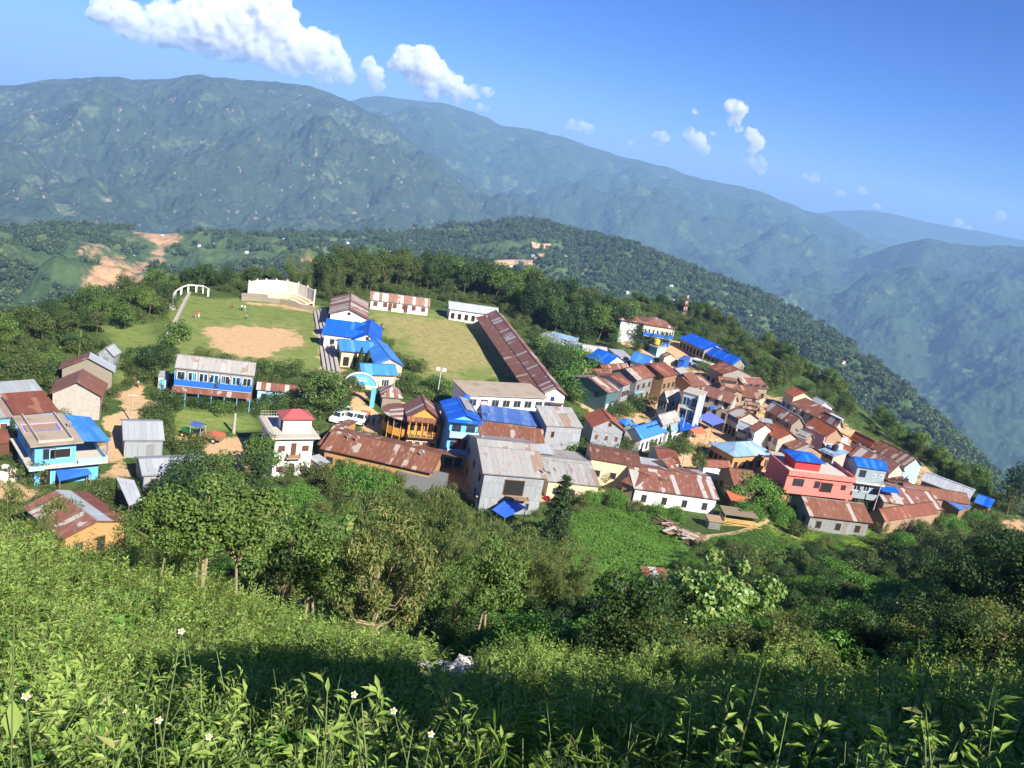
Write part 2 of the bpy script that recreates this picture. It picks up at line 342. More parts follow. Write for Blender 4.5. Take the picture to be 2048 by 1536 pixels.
yel = np.maximum.reduce([soft([(1150,1180),(1240,1180),(1250,1215),(1180,1225)], 1.2), soft([(1690,1060),(1740,1050),(1790,1110),(1740,1140)], 1.5), soft([(1500,1050),(1560,1040),(1640,1065),(1600,1085)], 1.5), soft([(-10,1100),(200,1110),(600,1240),(860,1340),(500,1400),(100,1300),(-10,1280)], 2)*.5])
def ground_mat():
    t = NT('ground'); p = t.pos()
    a = t.noise(p, .09, 5); b = t.noise(p, .9, 5, .7); c = t.noise(p, 4.0, 3, .7)
    wild = t.mix(t.ramp(a, .35, .65), (.045, .085, .018), (.085, .12, .03)); wild = t.mix(t.ramp(b, .45, .7), wild, (.03, .05, .014))
    lw = t.mix(t.ramp(b, .35, .7), (.15, .20, .045), (.21, .23, .07)); lw = t.mix(t.math('MULTIPLY', t.ramp(t.noise(t.mapv(p, (.5, 1.6, 1)), .5, 5, .75), .48, .64), .8), lw, (.08, .15, .03))
    dr = t.mix(t.ramp(b, .35, .65), (.36, .29, .12), (.22, .22, .075)); dt = t.mix(t.ramp(b, .35, .7), (.55, .36, .19), (.44, .29, .16)); dt = t.mix(t.math('MULTIPLY', t.ramp(c, .55, .75), .35), dt, (.3, .2, .12))
    nb = t.math('MULTIPLY', t.math('SUBTRACT', t.noise(p, .30, 7, .78), .5), 2.1)
    f = lambda n, lo=.35, hi=.65: t.ramp(t.math('ADD', t.attr(n), nb), lo, hi)
    col = t.mix(t.attr('lawn'), wild, lw); col = t.mix(f('dry', .25, .7), col, dr); col = t.mix(t.attr('yel'), col, (.20, .28, .03)); col = t.mix(f('dirt'), col, dt)
    t.base(col); t.rough(.95, .15); t.bump(t.math('ADD', b, c), .5, .12); return t.mat
g = grid_mesh('ground', GX, GY, GZ, ground_mat(), {'lawn': lawn, 'dirt': dirt, 'dry': dry, 'yel': yel}); tag(g, kind='structure')
# ------------------------------------------------------------------ hills and mountains: polar sheets at their true distances
def hill_mat(name, base, dark, field, bare, fs, fieldamt, bareamt, ts, bumpd, bareattr=False):
    t = NT(name); p = t.pos(); a = t.noise(p, fs*.35, 5); b = t.noise(p, fs, 6, .65)
    vo = t.new('ShaderNodeTexVoronoi', feature='F1'); t.l.new(p, vo.inputs['Vector']); vo.inputs['Scale'].default_value = ts
    vc = t.new('ShaderNodeTexVoronoi', feature='F1'); t.l.new(p, vc.inputs['Vector']); vc.inputs['Scale'].default_value = fs*5
    sep = t.new('ShaderNodeSeparateColor'); t.l.new(vc.outputs['Color'], sep.inputs[0])
    col = t.mix(t.ramp(b, .35, .65), dark, base)
    fl = t.math('MULTIPLY', t.ramp(t.math('ADD', a, t.math('MULTIPLY', t.math('SUBTRACT', b, .5), .8)), 1-fieldamt-.06, 1-fieldamt+.06), t.ramp(sep.outputs[0], .3, .45))
    col = t.mix(t.math('MULTIPLY', fl, .8), col, field)
    col = t.mix(t.math('MULTIPLY', t.ramp(vo.outputs['Distance'], .25, .7), .35), col, dark)
    br = t.ramp(t.noise(t.mapv(p, (1.7, 1.7, .5)), fs*2.2, 6, .7), 1-bareamt-.03, 1-bareamt+.03)
    if bareattr: br = t.math('MAXIMUM', br, t.ramp(t.math('ADD', t.attr('bare'), t.math('MULTIPLY', t.math('SUBTRACT', t.noise(t.mapv(p, (1, 1, .4)), .011, 6, .72), .5), 3.2)), .55, .95))
    col = t.mix(t.math('MULTIPLY', br, .85), col, bare)
    dots = t.math('MULTIPLY', t.math('GREATER_THAN', sep.outputs[1], .93), t.math('LESS_THAN', vc.outputs['Distance'], .11)); col = t.mix(dots, col, (.42, .40, .38))
    t.base(col); t.rough(.95, .1); t.bump(t.math('ADD', t.math('MULTIPLY', vo.outputs['Distance'], -1.0), t.math('MULTIPLY', b, 2.0)), 1.0, bumpd); return t.mat
SHEETS = {}; RID = .5
def sheet(name, crest, Rc, footdep, Rf, mat, amp, wl, nu=420, nv=110, extra=None, seed=3, back=.35, az0=-60, az1=58):
    """crest: (px,py[,R]) along the skyline; the face falls from it towards the viewer down to footdep degrees"""
    A = []; 
    for c in crest:
        a, e = azel(c[0], c[1]); A.append((a, e, c[2] if len(c) > 2 else Rc))
    A.sort(); A = np.array(A)
    u = np.linspace(math.radians(az0), math.radians(az1), nu); e = np.interp(u, A[:,0], A[:,1]); R = np.interp(u, A[:,0], A[:,2])
    k = np.ones(5)/5; pad = np.pad(e, 2, 'edge'); e = np.convolve(pad, k, 'valid')
    v = np.concatenate([np.linspace(0, 1, nv), 1+np.linspace(.03, 1, nv//5)**1.2])
    U, V = np.meshgrid(u, v); E_, R_ = np.meshgrid(e, v)[0], None
    Rr = np.broadcast_to(R, U.shape); fr = Rf/Rc
    rad = np.where(V <= 1, Rr*(fr+(1-fr)*V), Rr*(1+back*(V-1)))
    zc = Rr*np.tan(np.broadcast_to(e, U.shape)); zf = -Rr*fr*math.tan(math.radians(footdep))
    vv = np.clip(V, 0, 1); zz = zf+(zc-zf)*(vv**.92)
    zz = np.where(V > 1, zc-(V-1)*Rr*back*.75, zz)
    x = rad*np.sin(U); y = rad*np.cos(U)
    n = fbm(x/wl, y/wl, 7, seed, .55); rid = 1-np.abs(fbm(x/(wl*.8)+4, y/(wl*.8), 5, seed+11, .5))*2
    w = np.sin(np.clip(V, 0, 1)*math.pi)**.7
    zz = zz+amp*(n*.8+rid*RID-.25*RID*2)*w+amp*.07*fbm(x/wl*3, y/wl*3, 4, seed+5)*(V <= 1.01)
    at = {'bare': extra(U, V, x, y, zz)} if extra else None
    o = grid_mesh(name, x, y, zz, mat, at); tag(o, kind='structure'); SHEETS[name] = (x, y, zz, V); return o
def bare_mask(U, V, x, y, z):
    b = np.zeros(U.shape)
    d = np.degrees(U); el = np.degrees(np.arctan2(z, np.hypot(x, y)))
    for px, py, rx, ry, s in [(235,550,75,34,1.15),(320,475,60,16,1.2),(310,510,25,28,1),(170,500,40,28,.75),(205,612,32,16,.9),(230,470,30,10,.6),(610,520,60,16,.55),(400,505,40,14,.5),(700,480,30,10,.5),(1620,650,16,10,.9),(1790,700,30,14,.7),(1740,690,18,20,.5),(1190,610,20,9,.5),(1060,500,30,16,.6),(1480,600,40,10,.35)]:
        a, e = azel(px, py); k = 57.3/F_PX
        b = np.maximum(b, s*np.exp(-(((d-math.degrees(a))/(rx*k))**2+((el-math.degrees(e))/(ry*k))**2)))
    return b
MID = [(-300,470,1450),(0,455,1500),(120,450,1500),(235,462,1550),(330,470,1550),(640,466,1650),(760,465,1700),(880,455,1800),(960,447,1900),(1000,442,1900),(1030,437,1900),(1080,443,1900),(1150,462,1850),(1230,478,1800),(1300,505,1750),(1400,538,1680),(1500,580,1600),(1600,625,1500),(1700,685,1400),(1800,765,1300),(1900,858,1200),(2000,960,1100),(2100,1060,1050),(2400,1300,1000)]
hm = hill_mat('hillside_woods', (.085, .125, .042), (.04, .07, .024), (.15, .18, .06), (.46, .27, .15), .012, .42, .26, .09, 2.5, True)
sheet('near_hills', MID, 1650, 25, 560, hm, 46, 260, nu=620, nv=170, extra=bare_mask, seed=3)
RID = .22
fm = hill_mat('mountain_woods', (.05, .078, .036), (.028, .044, .027), (.12, .15, .07), (.40, .28, .21), .011, .37, .36, .04, 8)
sheet('left_mountain', [(-300,190),(0,170),(100,160),(240,153),(300,158),(400,150),(480,158),(610,168),(660,185),(700,200),(760,235),(830,285),(900,330),(980,385),(1060,440),(1140,500),(1300,600),(1700,800),(2300,1000)], 5200, 12, 2600, fm, 210, 700, seed=21, az1=14, nu=800, nv=260)
fm2 = hill_mat('far_mountain_woods', (.045, .08, .03), (.025, .045, .022), (.12, .165, .07), (.4, .3, .22), .010, .34, .25, .035, 8)
sheet('middle_mountain', [(-200,300),(500,240),(700,201),(780,193),(840,200),(890,205),(950,225),(1000,247),(1130,275),(1180,295),(1230,312),(1300,325),(1380,350),(1480,372),(1560,400),(1650,432),(1740,476),(1800,500),(1900,540),(2100,600),(2400,700)], 8000, 9, 4300, fm2, 250, 1000, seed=41, nu=800, nv=220)
fm3 = hill_mat('right_mountain_woods', (.045, .08, .03), (.022, .042, .02), (.12, .16, .06), (.42, .3, .22), .011, .32, .24, .04, 8)
sheet('right_mountain', [(-200,900),(900,640),(1150,560),(1300,535),(1400,525),(1500,519),(1600,527),(1700,522),(1780,492),(1850,475),(1930,491),(2048,490),(2400,520)], 6200, 21, 2300, fm3, 200, 800, seed=61, az0=-20, nu=700, nv=260)
sheet('distant_mountains', [(-300,260),(0,250),(300,240),(600,230),(760,240),(1000,310),(1500,430),(1620,428),(1700,418),(1780,424),(1850,445),(1950,462),(2048,480),(2300,520)], 11500, 5, 8800, fm2, 200, 2200, seed=81, nu=260, nv=50)
# ------------------------------------------------------------------ the air between here and the far ridges
def haze():
    b = MB().box(-12500, 12500, -1500, 12800, -2600, 190); o = b.build('haze', None)
    t = bpy.data.materials.new('haze_air'); t.use_nodes = True; n = t.node_tree.nodes; n.clear()
    out = n.new('ShaderNodeOutputMaterial'); v = n.new('ShaderNodeVolumePrincipled')
    v.inputs['Color'].default_value = (.37, .62, 1, 1); v.inputs['Density'].default_value = HAZE; v.inputs['Anisotropy'].default_value = 0.0
    t.node_tree.links.new(v.outputs[0], out.inputs['Volume']); o.data.materials.clear(); o.data.materials.append(t); tag(o, 'pale blue haze filling the valley air between the ridges', 'haze', kind='stuff'); return o
HAZE = 1.05e-4
haze()
# ------------------------------------------------------------------ building helpers
def frame_of(a, b, h, zofs=0.0):
    """front edge a-b at height h over the ground -> origin, x axis, y axis (away from the viewer), length, ground z, eave z"""
    mid = ((a[0]+b[0])/2, (a[1]+b[1])/2); g = ground(mid, h); zb = g.z-h+zofs; ze = zb+h
    A = on_z(a, ze); B = on_z(b, ze)
    X = (B-A); L = X.length; X = X/L; Y = Vector((-X.y, X.x, 0))
    if Y.dot(Vector((A.x, A.y, 0))) < 0: Y = -Y; 
    return A, B, X, Y, L, zb, ze
def opening(parent, face, u, z0, w, h, kind='win', col='brown', W=None, D=None, ins=0.0, out=.05):
    """window or door on a wall face in the building's own axes; frame + pane. face f/b/l/r, u = centre along the face in metres"""
    def P(s, z, o):
        if face == 'f': return (s, -o+ins, z)
        if face == 'b': return (s, D+o-ins, z)
        if face == 'l': return (-W/2-o+ins, s, z)
        return (W/2+o-ins, s, z)
    def bx(m, s0, s1, za, zb_, o0, o1, mi=0):
        p = P(s0, za, o0); q = P(s1, zb_, o1)
        m.box(min(p[0], q[0]), max(p[0], q[0]), min(p[1], q[1]), max(p[1], q[1]), za, zb_, mi)
    fr = MB(); t = .09
    bx(fr, u-w/2, u+w/2, z0, z0+t, -.05, out); bx(fr, u-w/2, u+w/2, z0+h-t, z0+h, -.05, out)
    bx(fr, u-w/2, u-w/2+t, z0+t, z0+h-t, -.05, out); bx(fr, u+w/2-t, u+w/2, z0+t, z0+h-t, -.05, out)
    if kind == 'win':
        n = 2 if w > 1.5 else 1
        for k in range(1, n+1): c = u-w/2+w*k/(n+1); bx(fr, c-.03, c+.03, z0+t, z0+h-t, -.03, out-.01)
    o = fr.build('window' if kind in ('win', 'shut') else 'door', M[col], parent)
    pn = MB(); bx(pn, u-w/2+t, u+w/2-t, z0+t, z0+h-t, -.05, .012)
    pn.build('pane' if kind in ('win', 'shut') else 'leaf', M['glass'] if kind == 'win' else M[{'shut': 'brown', 'door': col, 'dark': 'dark'}[kind]], o)
    return o
def roof_slabs(m, W, D, ze, rise, ridge, oh, th=.08, near=None):
    """fills mesh m with the sloping sheets over the box 0..D deep, W wide"""
    x0, x1, y0, y1 = -W/2-oh, W/2+oh, -oh, D+oh
    if ridge == 'x':
        k = rise/(D/2); dz = k*oh; yr = D/2; zr = ze+rise
        m.slab([(x0,y0,ze-dz),(x1,y0,ze-dz),(x1,yr,zr),(x0,yr,zr)], th); m.slab([(x1,y1,ze-dz),(x0,y1,ze-dz),(x0,yr,zr),(x1,yr,zr)], th)
    elif ridge == 'y':
        k = rise/(W/2); dz = k*oh; zr = ze+rise
        m.slab([(x0,y1,ze-dz),(x0,y0,ze-dz),(0,y0,zr),(0,y1,zr)], th); m.slab([(x1,y0,ze-dz),(x1,y1,ze-dz),(0,y1,zr),(0,y0,zr)], th)
    elif ridge == 'mono': # low edge in front
        m.slab([(x0,y0,ze),(x1,y0,ze),(x1,y1,ze+rise),(x0,y1,ze+rise)], th)
    elif ridge == 'monoback':
        m.slab([(x0,y0,ze+rise),(x1,y0,ze+rise),(x1,y1,ze),(x0,y1,ze)], th)
    elif ridge == 'flat':
        m.slab([(x0,y0,ze),(x1,y0,ze),(x1,y1,ze),(x0,y1,ze)], max(th, .18))
    elif ridge == 'hip':
        k = min(W, D)/2; zr = ze+rise; c = [(x0,y0,ze),(x1,y0,ze),(x1,y1,ze),(x0,y1,ze)]
        if W >= D: a, b = (-W/2+k, D/2, zr), (W/2-k, D/2, zr)
        else: a, b = (0, k, zr), (0, D-k, zr)
        fs = ([c[0],c[1],b,a],[c[1],c[2],b],[c[2],c[3],a,b],[c[3],c[0],a]) if W >= D else ([c[0],c[1],a],[c[1],c[2],b,a],[c[2],c[3],b],[c[3],c[0],a,b])
        for f in fs:
            f = [Vector(p) for p in f]; L_ = (f[1]-f[0]).length; ex = (f[1]-f[0])/L_; n = ex.cross(f[2]-f[1]).normalized(); ey = n.cross(ex)
            uv = [((p-f[0]).dot(ex), (p-f[0]).dot(ey)) for p in f]; m.face(f, uv); m.face([p-n*th for p in f][::-1], uv[::-1])
        m.box(x0+.01, x1-.01, y0+.01, y1-.01, ze-th-.02, ze-.02)
def wall_mesh(W, D, h, rise, ridge, plinth=2.2):
    m = MB(); x0, x1 = -W/2, W/2; z0 = -plinth; z1 = h
    tops = {'mono': (0, rise), 'monoback': (rise, 0)}.get(ridge, (0, 0)); zf, zb = z1+tops[0]-.09, z1+tops[1]-.09
    if ridge == 'y':
        m.face([(x0,0,z0),(x1,0,z0),(x1,0,zf),(0,0,zf+rise),(x0,0,zf)]); m.face([(x1,D,z0),(x0,D,z0),(x0,D,zb),(0,D,zb+rise),(x1,D,zb)])
    else:
        m.face([(x0,0,z0),(x1,0,z0),(x1,0,zf),(x0,0,zf)]); m.face([(x1,D,z0),(x0,D,z0),(x0,D,zb),(x1,D,zb)])
    if ridge == 'x':
        m.face([(x0,D,z0),(x0,0,z0),(x0,0,zf),(x0,D/2,zf+rise),(x0,D,zb)]); m.face([(x1,0,z0),(x1,D,z0),(x1,D,zb),(x1,D/2,zb+rise),(x1,0,zf)])
    else:
        m.face([(x0,D,z0),(x0,0,z0),(x0,0,zf),(x0,D,zb)]); m.face([(x1,0,z0),(x1,D,z0),(x1,D,zb),(x1,0,zf)])
    # uv in metres for tin walls
    for i, f in enumerate(m.f):
        P = [m.v[k] for k in f]; hx = abs(P[0][0]-P[1][0]) > abs(P[0][1]-P[1][1])
        m.uv[i] = [((p[0] if hx else p[1]), p[2]) for p in P]
    return m
NWIN = [0]
def house(name, label, a, b, d, h, rise=1.2, ridge='x', roof='rust', wall='concrete', oh=.45, wins=(), cat='house', group=None, zofs=0.0, roof2=None, floors=0, plinth=2.2, roofname='roof'):
    """a,b: near eave corners; d: depth in metres, ('k',px,py): ridge end over b, ('e',px,py): far eave corner"""
    A, B, X, Y, L, zb, ze = frame_of(a, b, h, zofs)
    if isinstance(d, tuple):
        if d[0] == 'k': q = on_z(d[1:3], ze+rise); D = 2*abs((q-B).dot(Y)) if ridge == 'x' else abs((q-B).dot(Y))
        elif d[0] == 'm': q = on_z(d[1:3], ze+rise); D = abs((q-B).dot(Y))
        elif d[0] == 'ea': q = on_z(d[1:3], ze); D = abs((q-A).dot(Y))
        else: q = on_z(d[1:3], ze); D = abs((q-B).dot(Y))
        D = max(2.2, min(D, 95))
    else: D = d+2*oh
    Wd = L-2*oh; Dd = D-2*oh
    C = (A+B)/2+Y*oh; rz = math.atan2(X.y, X.x)
    flip = X.cross(Y).z < 0
    if flip: X = -X; rz = math.atan2(X.y, X.x)
    root = empty(name, (C.x, C.y, zb), rz, label, cat, group)
    wm = wall_mesh(Wd, Dd, h, rise, ridge, plinth).build('wall', M[wall], root)
    m = MB(); roof_slabs(m, Wd, Dd, h, rise, ridge, oh)
    if roof2:
        n = len(m.f)//2; m.m = [0]*n+[1]*(len(m.f)-n); rf = m.build(roofname, [M[roof], M[roof2]], root)
    else: rf = m.build(roofname, M[roof], root)
    if ridge in ('x', 'y'):
        c = MB()
        if ridge == 'x': c.box(-Wd/2-oh+.02, Wd/2+oh-.02, Dd/2-.14, Dd/2+.14, h+rise-.03, h+rise+.035)
        else: c.box(-.14, .14, -oh+.02, Dd+oh-.02, h+rise-.03, h+rise+.035)
        c.build('ridge_cap', M[roof], rf)
    for s in range(1, floors):
        MB().box(-Wd/2-.12, Wd/2+.12, -.12, Dd+.12, s*h/floors-.08, s*h/floors+.08).build('floor_band', M['concrete'], root)
    for w_ in wins:
        face, n, z0, ww, hh, kind = w_[:6]; col = w_[6] if len(w_) > 6 else 'brown'; lo, hi = (w_[7] if len(w_) > 7 else (0, 1))
        span = Wd if face in 'fb' else Dd
        for k in range(n):
            u = span*(lo+(hi-lo)*(k+.5)/n)-(Wd/2 if face in 'fb' else 0)
            opening(root, face, u, z0, min(ww, span/n*.8), hh, kind, col, Wd, Dd)
    root['_'] = 0; del root['_']
    return root, Wd, Dd
def balcony(root, W, z, depth, railh=1.0, col='skyblue', face='f', x0=None, x1=None, posts=0, ph=2.6, postcol='white', solid=True, floorcol='concrete'):
    x0 = -W/2 if x0 is None else x0; x1 = W/2 if x1 is None else x1
    b = MB().box(x0, x1, -depth, -.003, z-.14, z).build('balcony', M[floorcol], root)
    r = MB()
    if solid: r.box(x0, x1, -depth, -depth+.1, z+.002, z+railh); r.box(x0, x0+.1, -depth+.1, -.01, z+.002, z+railh); r.box(x1-.1, x1, -depth+.1, -.01, z+.002, z+railh)
    else:
        r.box(x0, x1, -depth, -depth+.05, z+railh-.05, z+railh); r.box(x0, x1, -depth, -depth+.05, z+railh*.45, z+railh*.45+.04)
        n = int((x1-x0)/.35)
        for i in range(n+1): u = x0+(x1-x0-.03)*i/n; r.box(u, u+.03, -depth+.01, -depth+.04, z+.002, z+railh-.05)
    r.build('railing', M[col], b)
    for i in range(posts):
        u = x0+.06+(x1-x0-.12)*i/(posts-1); MB().box(u-.06, u+.06, -depth+.02, -depth+.14, z+railh+.002 if solid else z+.003, z+ph).build('post', M[postcol], b)
    return b
def lean(name, label, quad, hs, mat, cat='awning', th=.05, posts='wood', group=None, root=None, zofs=0):
    """single sloping sheet on posts: quad pixels near-left, near-right, far-right, far-left; hs heights over the ground of the near and far edge"""
    mid = (sum(p[0] for p in quad)/4, sum(p[1] for p in quad)/4); g = ground(mid, sum(hs)/2); zb = g.z-sum(hs)/2+zofs
    P = [on_z(quad[0], zb+hs[0]), on_z(quad[1], zb+hs[0]), on_z(quad[2], zb+hs[1]), on_z(quad[3], zb+hs[1])]
    c = sum(P, Vector())/4; c.z = zb; r = empty(name, c, 0, label, cat, group)
    m = MB(); n = 6; L = [p-c for p in P]
    if (L[1]-L[0]).cross(L[3]-L[0]).z < 0: L = [L[1], L[0], L[3], L[2]]
    m.slab(L, th); m.build('roof' if cat != 'tarpaulin' else 'sheet', M[mat], r)
    for p in L:
        q = p*.94; top = p.z-.08; MB().box(q.x-.05, q.x+.05, q.y-.05, q.y+.05, -1.2, top).build('post', M[posts], r)
    return r
def tank(name, label, p, h, col, r=.55, ht=1.1, z=None, cat='water tank', group=None):
    g = ground(p, h) if z is None else on_z(p, z); o = MB().lathe((0,0,0), [(r*.96,0),(r,.08),(r,ht*.3),(r*.96,ht*.33),(r,ht*.36),(r,ht*.62),(r*.96,ht*.65),(r,ht*.68),(r,ht*.85),(r*.75,ht*.95),(r*.35,ht),(r*.35,ht+.1),(0,ht+.1)], 16).build(name, M[col], None, True)
    o.location = g; return tag(o, label, cat, group)
def dish(label, p, h, az=2.4, r=.45, group='satellite dishes on the roofs', zz=None):
    g = ground(p, h) if zz is None else on_z(p, zz); root = empty('satellite_dish', g, az, label, 'satellite dish', group)
    MB().tube([(0,0,-.3),(0,0,.45)], .03, 5).build('mast', M['metal'], root)
    m = MB(); m.lathe((0,0,0), [(.02,0),(r*.5,.04),(r*.85,.12),(r,.18),(r*.98,.2),(r*.5,.07),(.02,.03)], 14); o = m.build('bowl', M['metal'], root, True); o.location = (0,-.08,.5); o.rotation_euler = (math.radians(55), 0, 0)
    m = MB().tube([(0,0,.05),(0,0,.4)], .012, 4); m.build('feed_arm', M['metal'], o); return root
# ------------------------------------------------------------------ houses: left end of the town
F = lambda n, z, w=1.0, h=1.2, k='win', c='brown', r=(0,1): ('f', n, z, w, h, k, c, r)
Lw = lambda n, z, w=1.0, h=1.2, k='win', c='brown', r=(0,1): ('l', n, z, w, h, k, c, r)
Rw = lambda n, z, w=1.0, h=1.2, k='win', c='brown', r=(0,1): ('r', n, z, w, h, k, c, r)
G = 'rusty tin roofed houses of the hill town'
# two-storey sky blue house, flat roof
def blue_flat_house():
    A, B, X, Y, L, zb, ze = frame_of((61,893), (168,884), 6.3, -.3)
    D = abs((on_z((128,825), ze)-B).dot(Y)); C = (A+B)/2; rz = math.atan2(X.y, X.x)
    r = empty('flat_roofed_house', (C.x, C.y, zb), rz, 'sky blue two storey house with stained flat roof and a blue sheet over its terrace', 'house')
    W = L-1.4; x0 = -W/2; x1 = W/2; y0 = .9; y1 = D-.6; ex = x1+3.4
    m = MB(); m.box(x0, x1, y0, y1, 3.12, 6.12); m.build('upper_wall', M['skyblue'], r)
    m = MB(); m.box(x0, ex-.5, y0+.02, y1-.02, -3, 3.0); m.build('lower_wall', M['skyblue'], r)
    m = MB(); m.box(x0-.9, ex+.4, y0-1.1, y1+.3, 3.0, 3.12); m.build('terrace_slab', M['terrace'], r)
    m = MB(); m.box(x1+.1, ex+.3, y0-1.0, y0-.88, 3.123, 3.9); m.box(ex+.3-.12, ex+.3, y0-.88, y1+.2, 3.123, 3.9); m.build('parapet', M['skylight'], r)
    s = MB().box(-L/2, L/2, 0, D, 6.12, 6.3).build('roof_slab', M['roofconc'], r)
    m = MB(); m.box(-L/2+1.1, -L/2+1.25, .9, D-.5, 6.303, 6.75); m.box(L/2-1.25, L/2-1.1, .9, D-.5, 6.303, 6.75); m.box(-L/2+1.25, L/2-1.25, .9, 1.1, 6.303, 6.6); m.build('roof_curb', M['concrete'], s)
    for u, z, w, h, k in [(-W/2+1.7, 3.9, 1.5, 1.5, 'win'), (W/2-1.9, 3.9, 2.6, 1.4, 'dark'), (-W/2+1.3, .2, 1.4, 2.1, 'dark'), (1.2, .9, 1.3, 1.2, 'win')]:
        o = opening(r, 'f', u, z, w, h, k, 'brown' if k == 'win' else 'skylight', W, y1, ins=y0)
    for u in (2.5, 5.5): opening(r, 'l', u, 4.0, 1.1, 1.2, 'win', 'brown', W, y1)
    st = MB(); st.box(-W/2-.85, -W/2+.9, y0-1.15, y0-1.02, 2.9, 3.5); st.build('sunshade', M['skylight'], r)
    # blue sheet over the terrace
    m = MB().slab([(L/2+.1, .6, 6.15), (L/2+3.6, .9, 5.75), (L/2+3.5, D-1, 5.75), (L/2+.1, D-.2, 6.15)], .05); o = m.build('terrace_roof', M['bluelight'], r)
    for y in (1.0, D-1.3): MB().box(L/2+3.2, L/2+3.3, y, y+.1, 3.9, 5.72).build('post', M['bluepaint'], o)
    # maize drying on a tarpaulin on the roof
    z = 6.3; t = empty('drying_tarpaulin', Vector(r.location)+Vector((0, 0, z+.01)), rz, 'violet edged tarpaulin of drying grain on the flat roof', 'tarpaulin')
    cx, cy = -.6, D*.55; MB().box(cx-2.2, cx+2.2, cy-1.3, cy+1.3, .0, .03).build('cloth', M['tarpviolet'], t); MB().box(cx-1.9, cx+1.9, cy-1.05, cy+1.05, .033, .07).build('grain', M['mud'], t)
    m = MB(); m.box(cx-2.3, cx-2.15, cy-1.35, cy+1.35, .002, .1); m.box(cx+2.15, cx+2.3, cy-1.35, cy+1.35, .002, .1); m.box(cx-2.15, cx+2.15, cy+1.25, cy+1.38, .002, .1); m.build('rolled_edge', M['pinkpale'], t)
    return r, W, D
blue_flat_house()
lean('tarpaulin_shelter', 'crumpled blue tarpaulin shelter against the sky blue house', [(118,962),(184,948),(176,937),(112,940)], (1.5, 2.0), 'tarp', 'tarpaulin')
house('tin_shed', 'plain grey tin shed with a door beside the sky blue house', (246,880), (330,880), ('k',318,842), 2.9, 1.3, 'x', 'tin', 'tinwall', .25, [F(1,.05,1.0,2.0,'door','tinwall',(.55,.8))], 'shed')
house('long_shed', 'low grey tin roofed building below the grey shed and behind trees', (284,951), (420,944), ('k',405,912), 2.6, 1.0, 'x', 'tin', 'tinwall', .3, [F(3,.9,1,1)])
house('gabled_house', 'beige plastered house with plain gable and rusty roof by the dirt yard', (97,784), (207,791), ('k',170,738), 4.6, 1.9, 'y', 'rust', 'concrete', .5, [Rw(2,1,1,1.1)])
house('stone_house', 'rubble stone house with half rusty and half silver roof', (117,735), (231,742), ('k',178,703), 4.4, 2.0, 'y', 'rust', 'stone', .5, [Rw(1,.1,1,2,'door')], roof2='tinlight')
house('small_shed', 'small grey tin shed behind the rubble stone house', (193,705), (229,711), ('k',224,686), 2.5, 1.2, 'y', 'tin', 'tinwall', .3, [F(1,.05,.9,1.8,'door','tinwall')], 'shed')
house('wide_house', 'wide low house with pale grey roof at the left edge', (-45,801), (92,789), ('e',50,769), 3.0, .8, 'mono', 'tin', 'tinwallold', .4)
house('red_roofed_house', 'house with plain red brown roof behind the sky blue house', (28,830), (118,822), ('e',96,792), 3.2, 1.0, 'mono', 'rustplain', 'skyblue', .3, [F(2,.8,1,1.1)])
house('street_house', 'house with grey roof strip and pale blue wall at the left edge', (-60,842), (28,834), ('e',10,800), 4.4, .9, 'mono', 'tinrust', 'skyblue', .4, [F(3,2.3,1.1,1.2,'shut','white'), F(2,.1,1.2,2,'dark','brown')])
house('lean_to_shop', 'low red sheeted lean-to under the pale blue wall', (-30,890), (36,884), 3.0, 2.0, .7, 'mono', 'rustplain', 'brown', .2)
# nearest rust and white roofed house
r_, W_, D_ = house('nearest_house', 'near house with yellow wall under a rusty roof patched by white sheets', (126,1076), (262,1040), ('k',150,972), 3.4, 1.0, 'y', 'rustwhite', 'ochre', .5, [F(1,.9,1,1.1,'win','brown',(.05,.4)), F(1,.05,1,2,'dark','brown',(.5,.7))], roof2='rustplain')
MB().slab([(W_*.26,-.52,3.4+1.0*(1-.52)+.05),(W_*.26,D_+.52,3.4+1.0*(1-.52)+.05),(.12,D_+.52,4.44),(.12,-.52,4.44)], .04).build('white_sheets', M['tinlight'], r_)
lean('white_sheet_roof', 'white sheet roof beside the near rusty house', [(258,1012),(285,1000),(268,960),(232,954)], (3.2, 3.8), 'tinlight', 'roof shelter')
# verandah building
def verandah_building():
    r, W, D = house('verandah_building', 'long two storey building with bright blue balcony band and grey and rusty roof', (349,734), (509,751), ('k',511,725), 5.7, 1.5, 'x', 'tinrust', 'concdark', .25, [F(7,3.5,1.6,1.5,'win','white'), F(3,3.0,.9,2.1,'door','skyblue',(.1,.95)), F(5,.3,1.0,2.0,'dark','bluepaint')], 'building', roof2='tin')
    b = balcony(r, W, 2.95, 1.5, 1.05, 'bluepaint', posts=9, ph=2.6, postcol='skyblue')
    m = MB().slab([(-W/2-.2,-2.9,2.2),(W/2+.2,-2.9,2.2),(W/2+.2,-1.55,2.75),(-W/2-.2,-1.55,2.75)], .05); o = m.build('verandah_roof', M['rust'], r)
    for i in range(7): u = -W/2+W*i/6; MB().box(u-.06, u+.06, -2.85, -2.73, -.6, 2.2).build('post', M['skyblue'], o)
verandah_building()
house('small_hut', 'tiny white hut with blue door left of the balcony building', (315,753), (335,755), 2.4, 2.3, .3, 'mono', 'tin', 'white', .15, [F(1,.1,.8,1.8,'door','skyblue')], 'hut')
house('low_long_shed', 'low shed with patchy rusty roof half hidden behind trees', (512,778), (623,789), ('k',626,774), 2.6, .7, 'x', 'rustwhite', 'skylight', .3, [F(4,.8,.9,1)], 'shed')
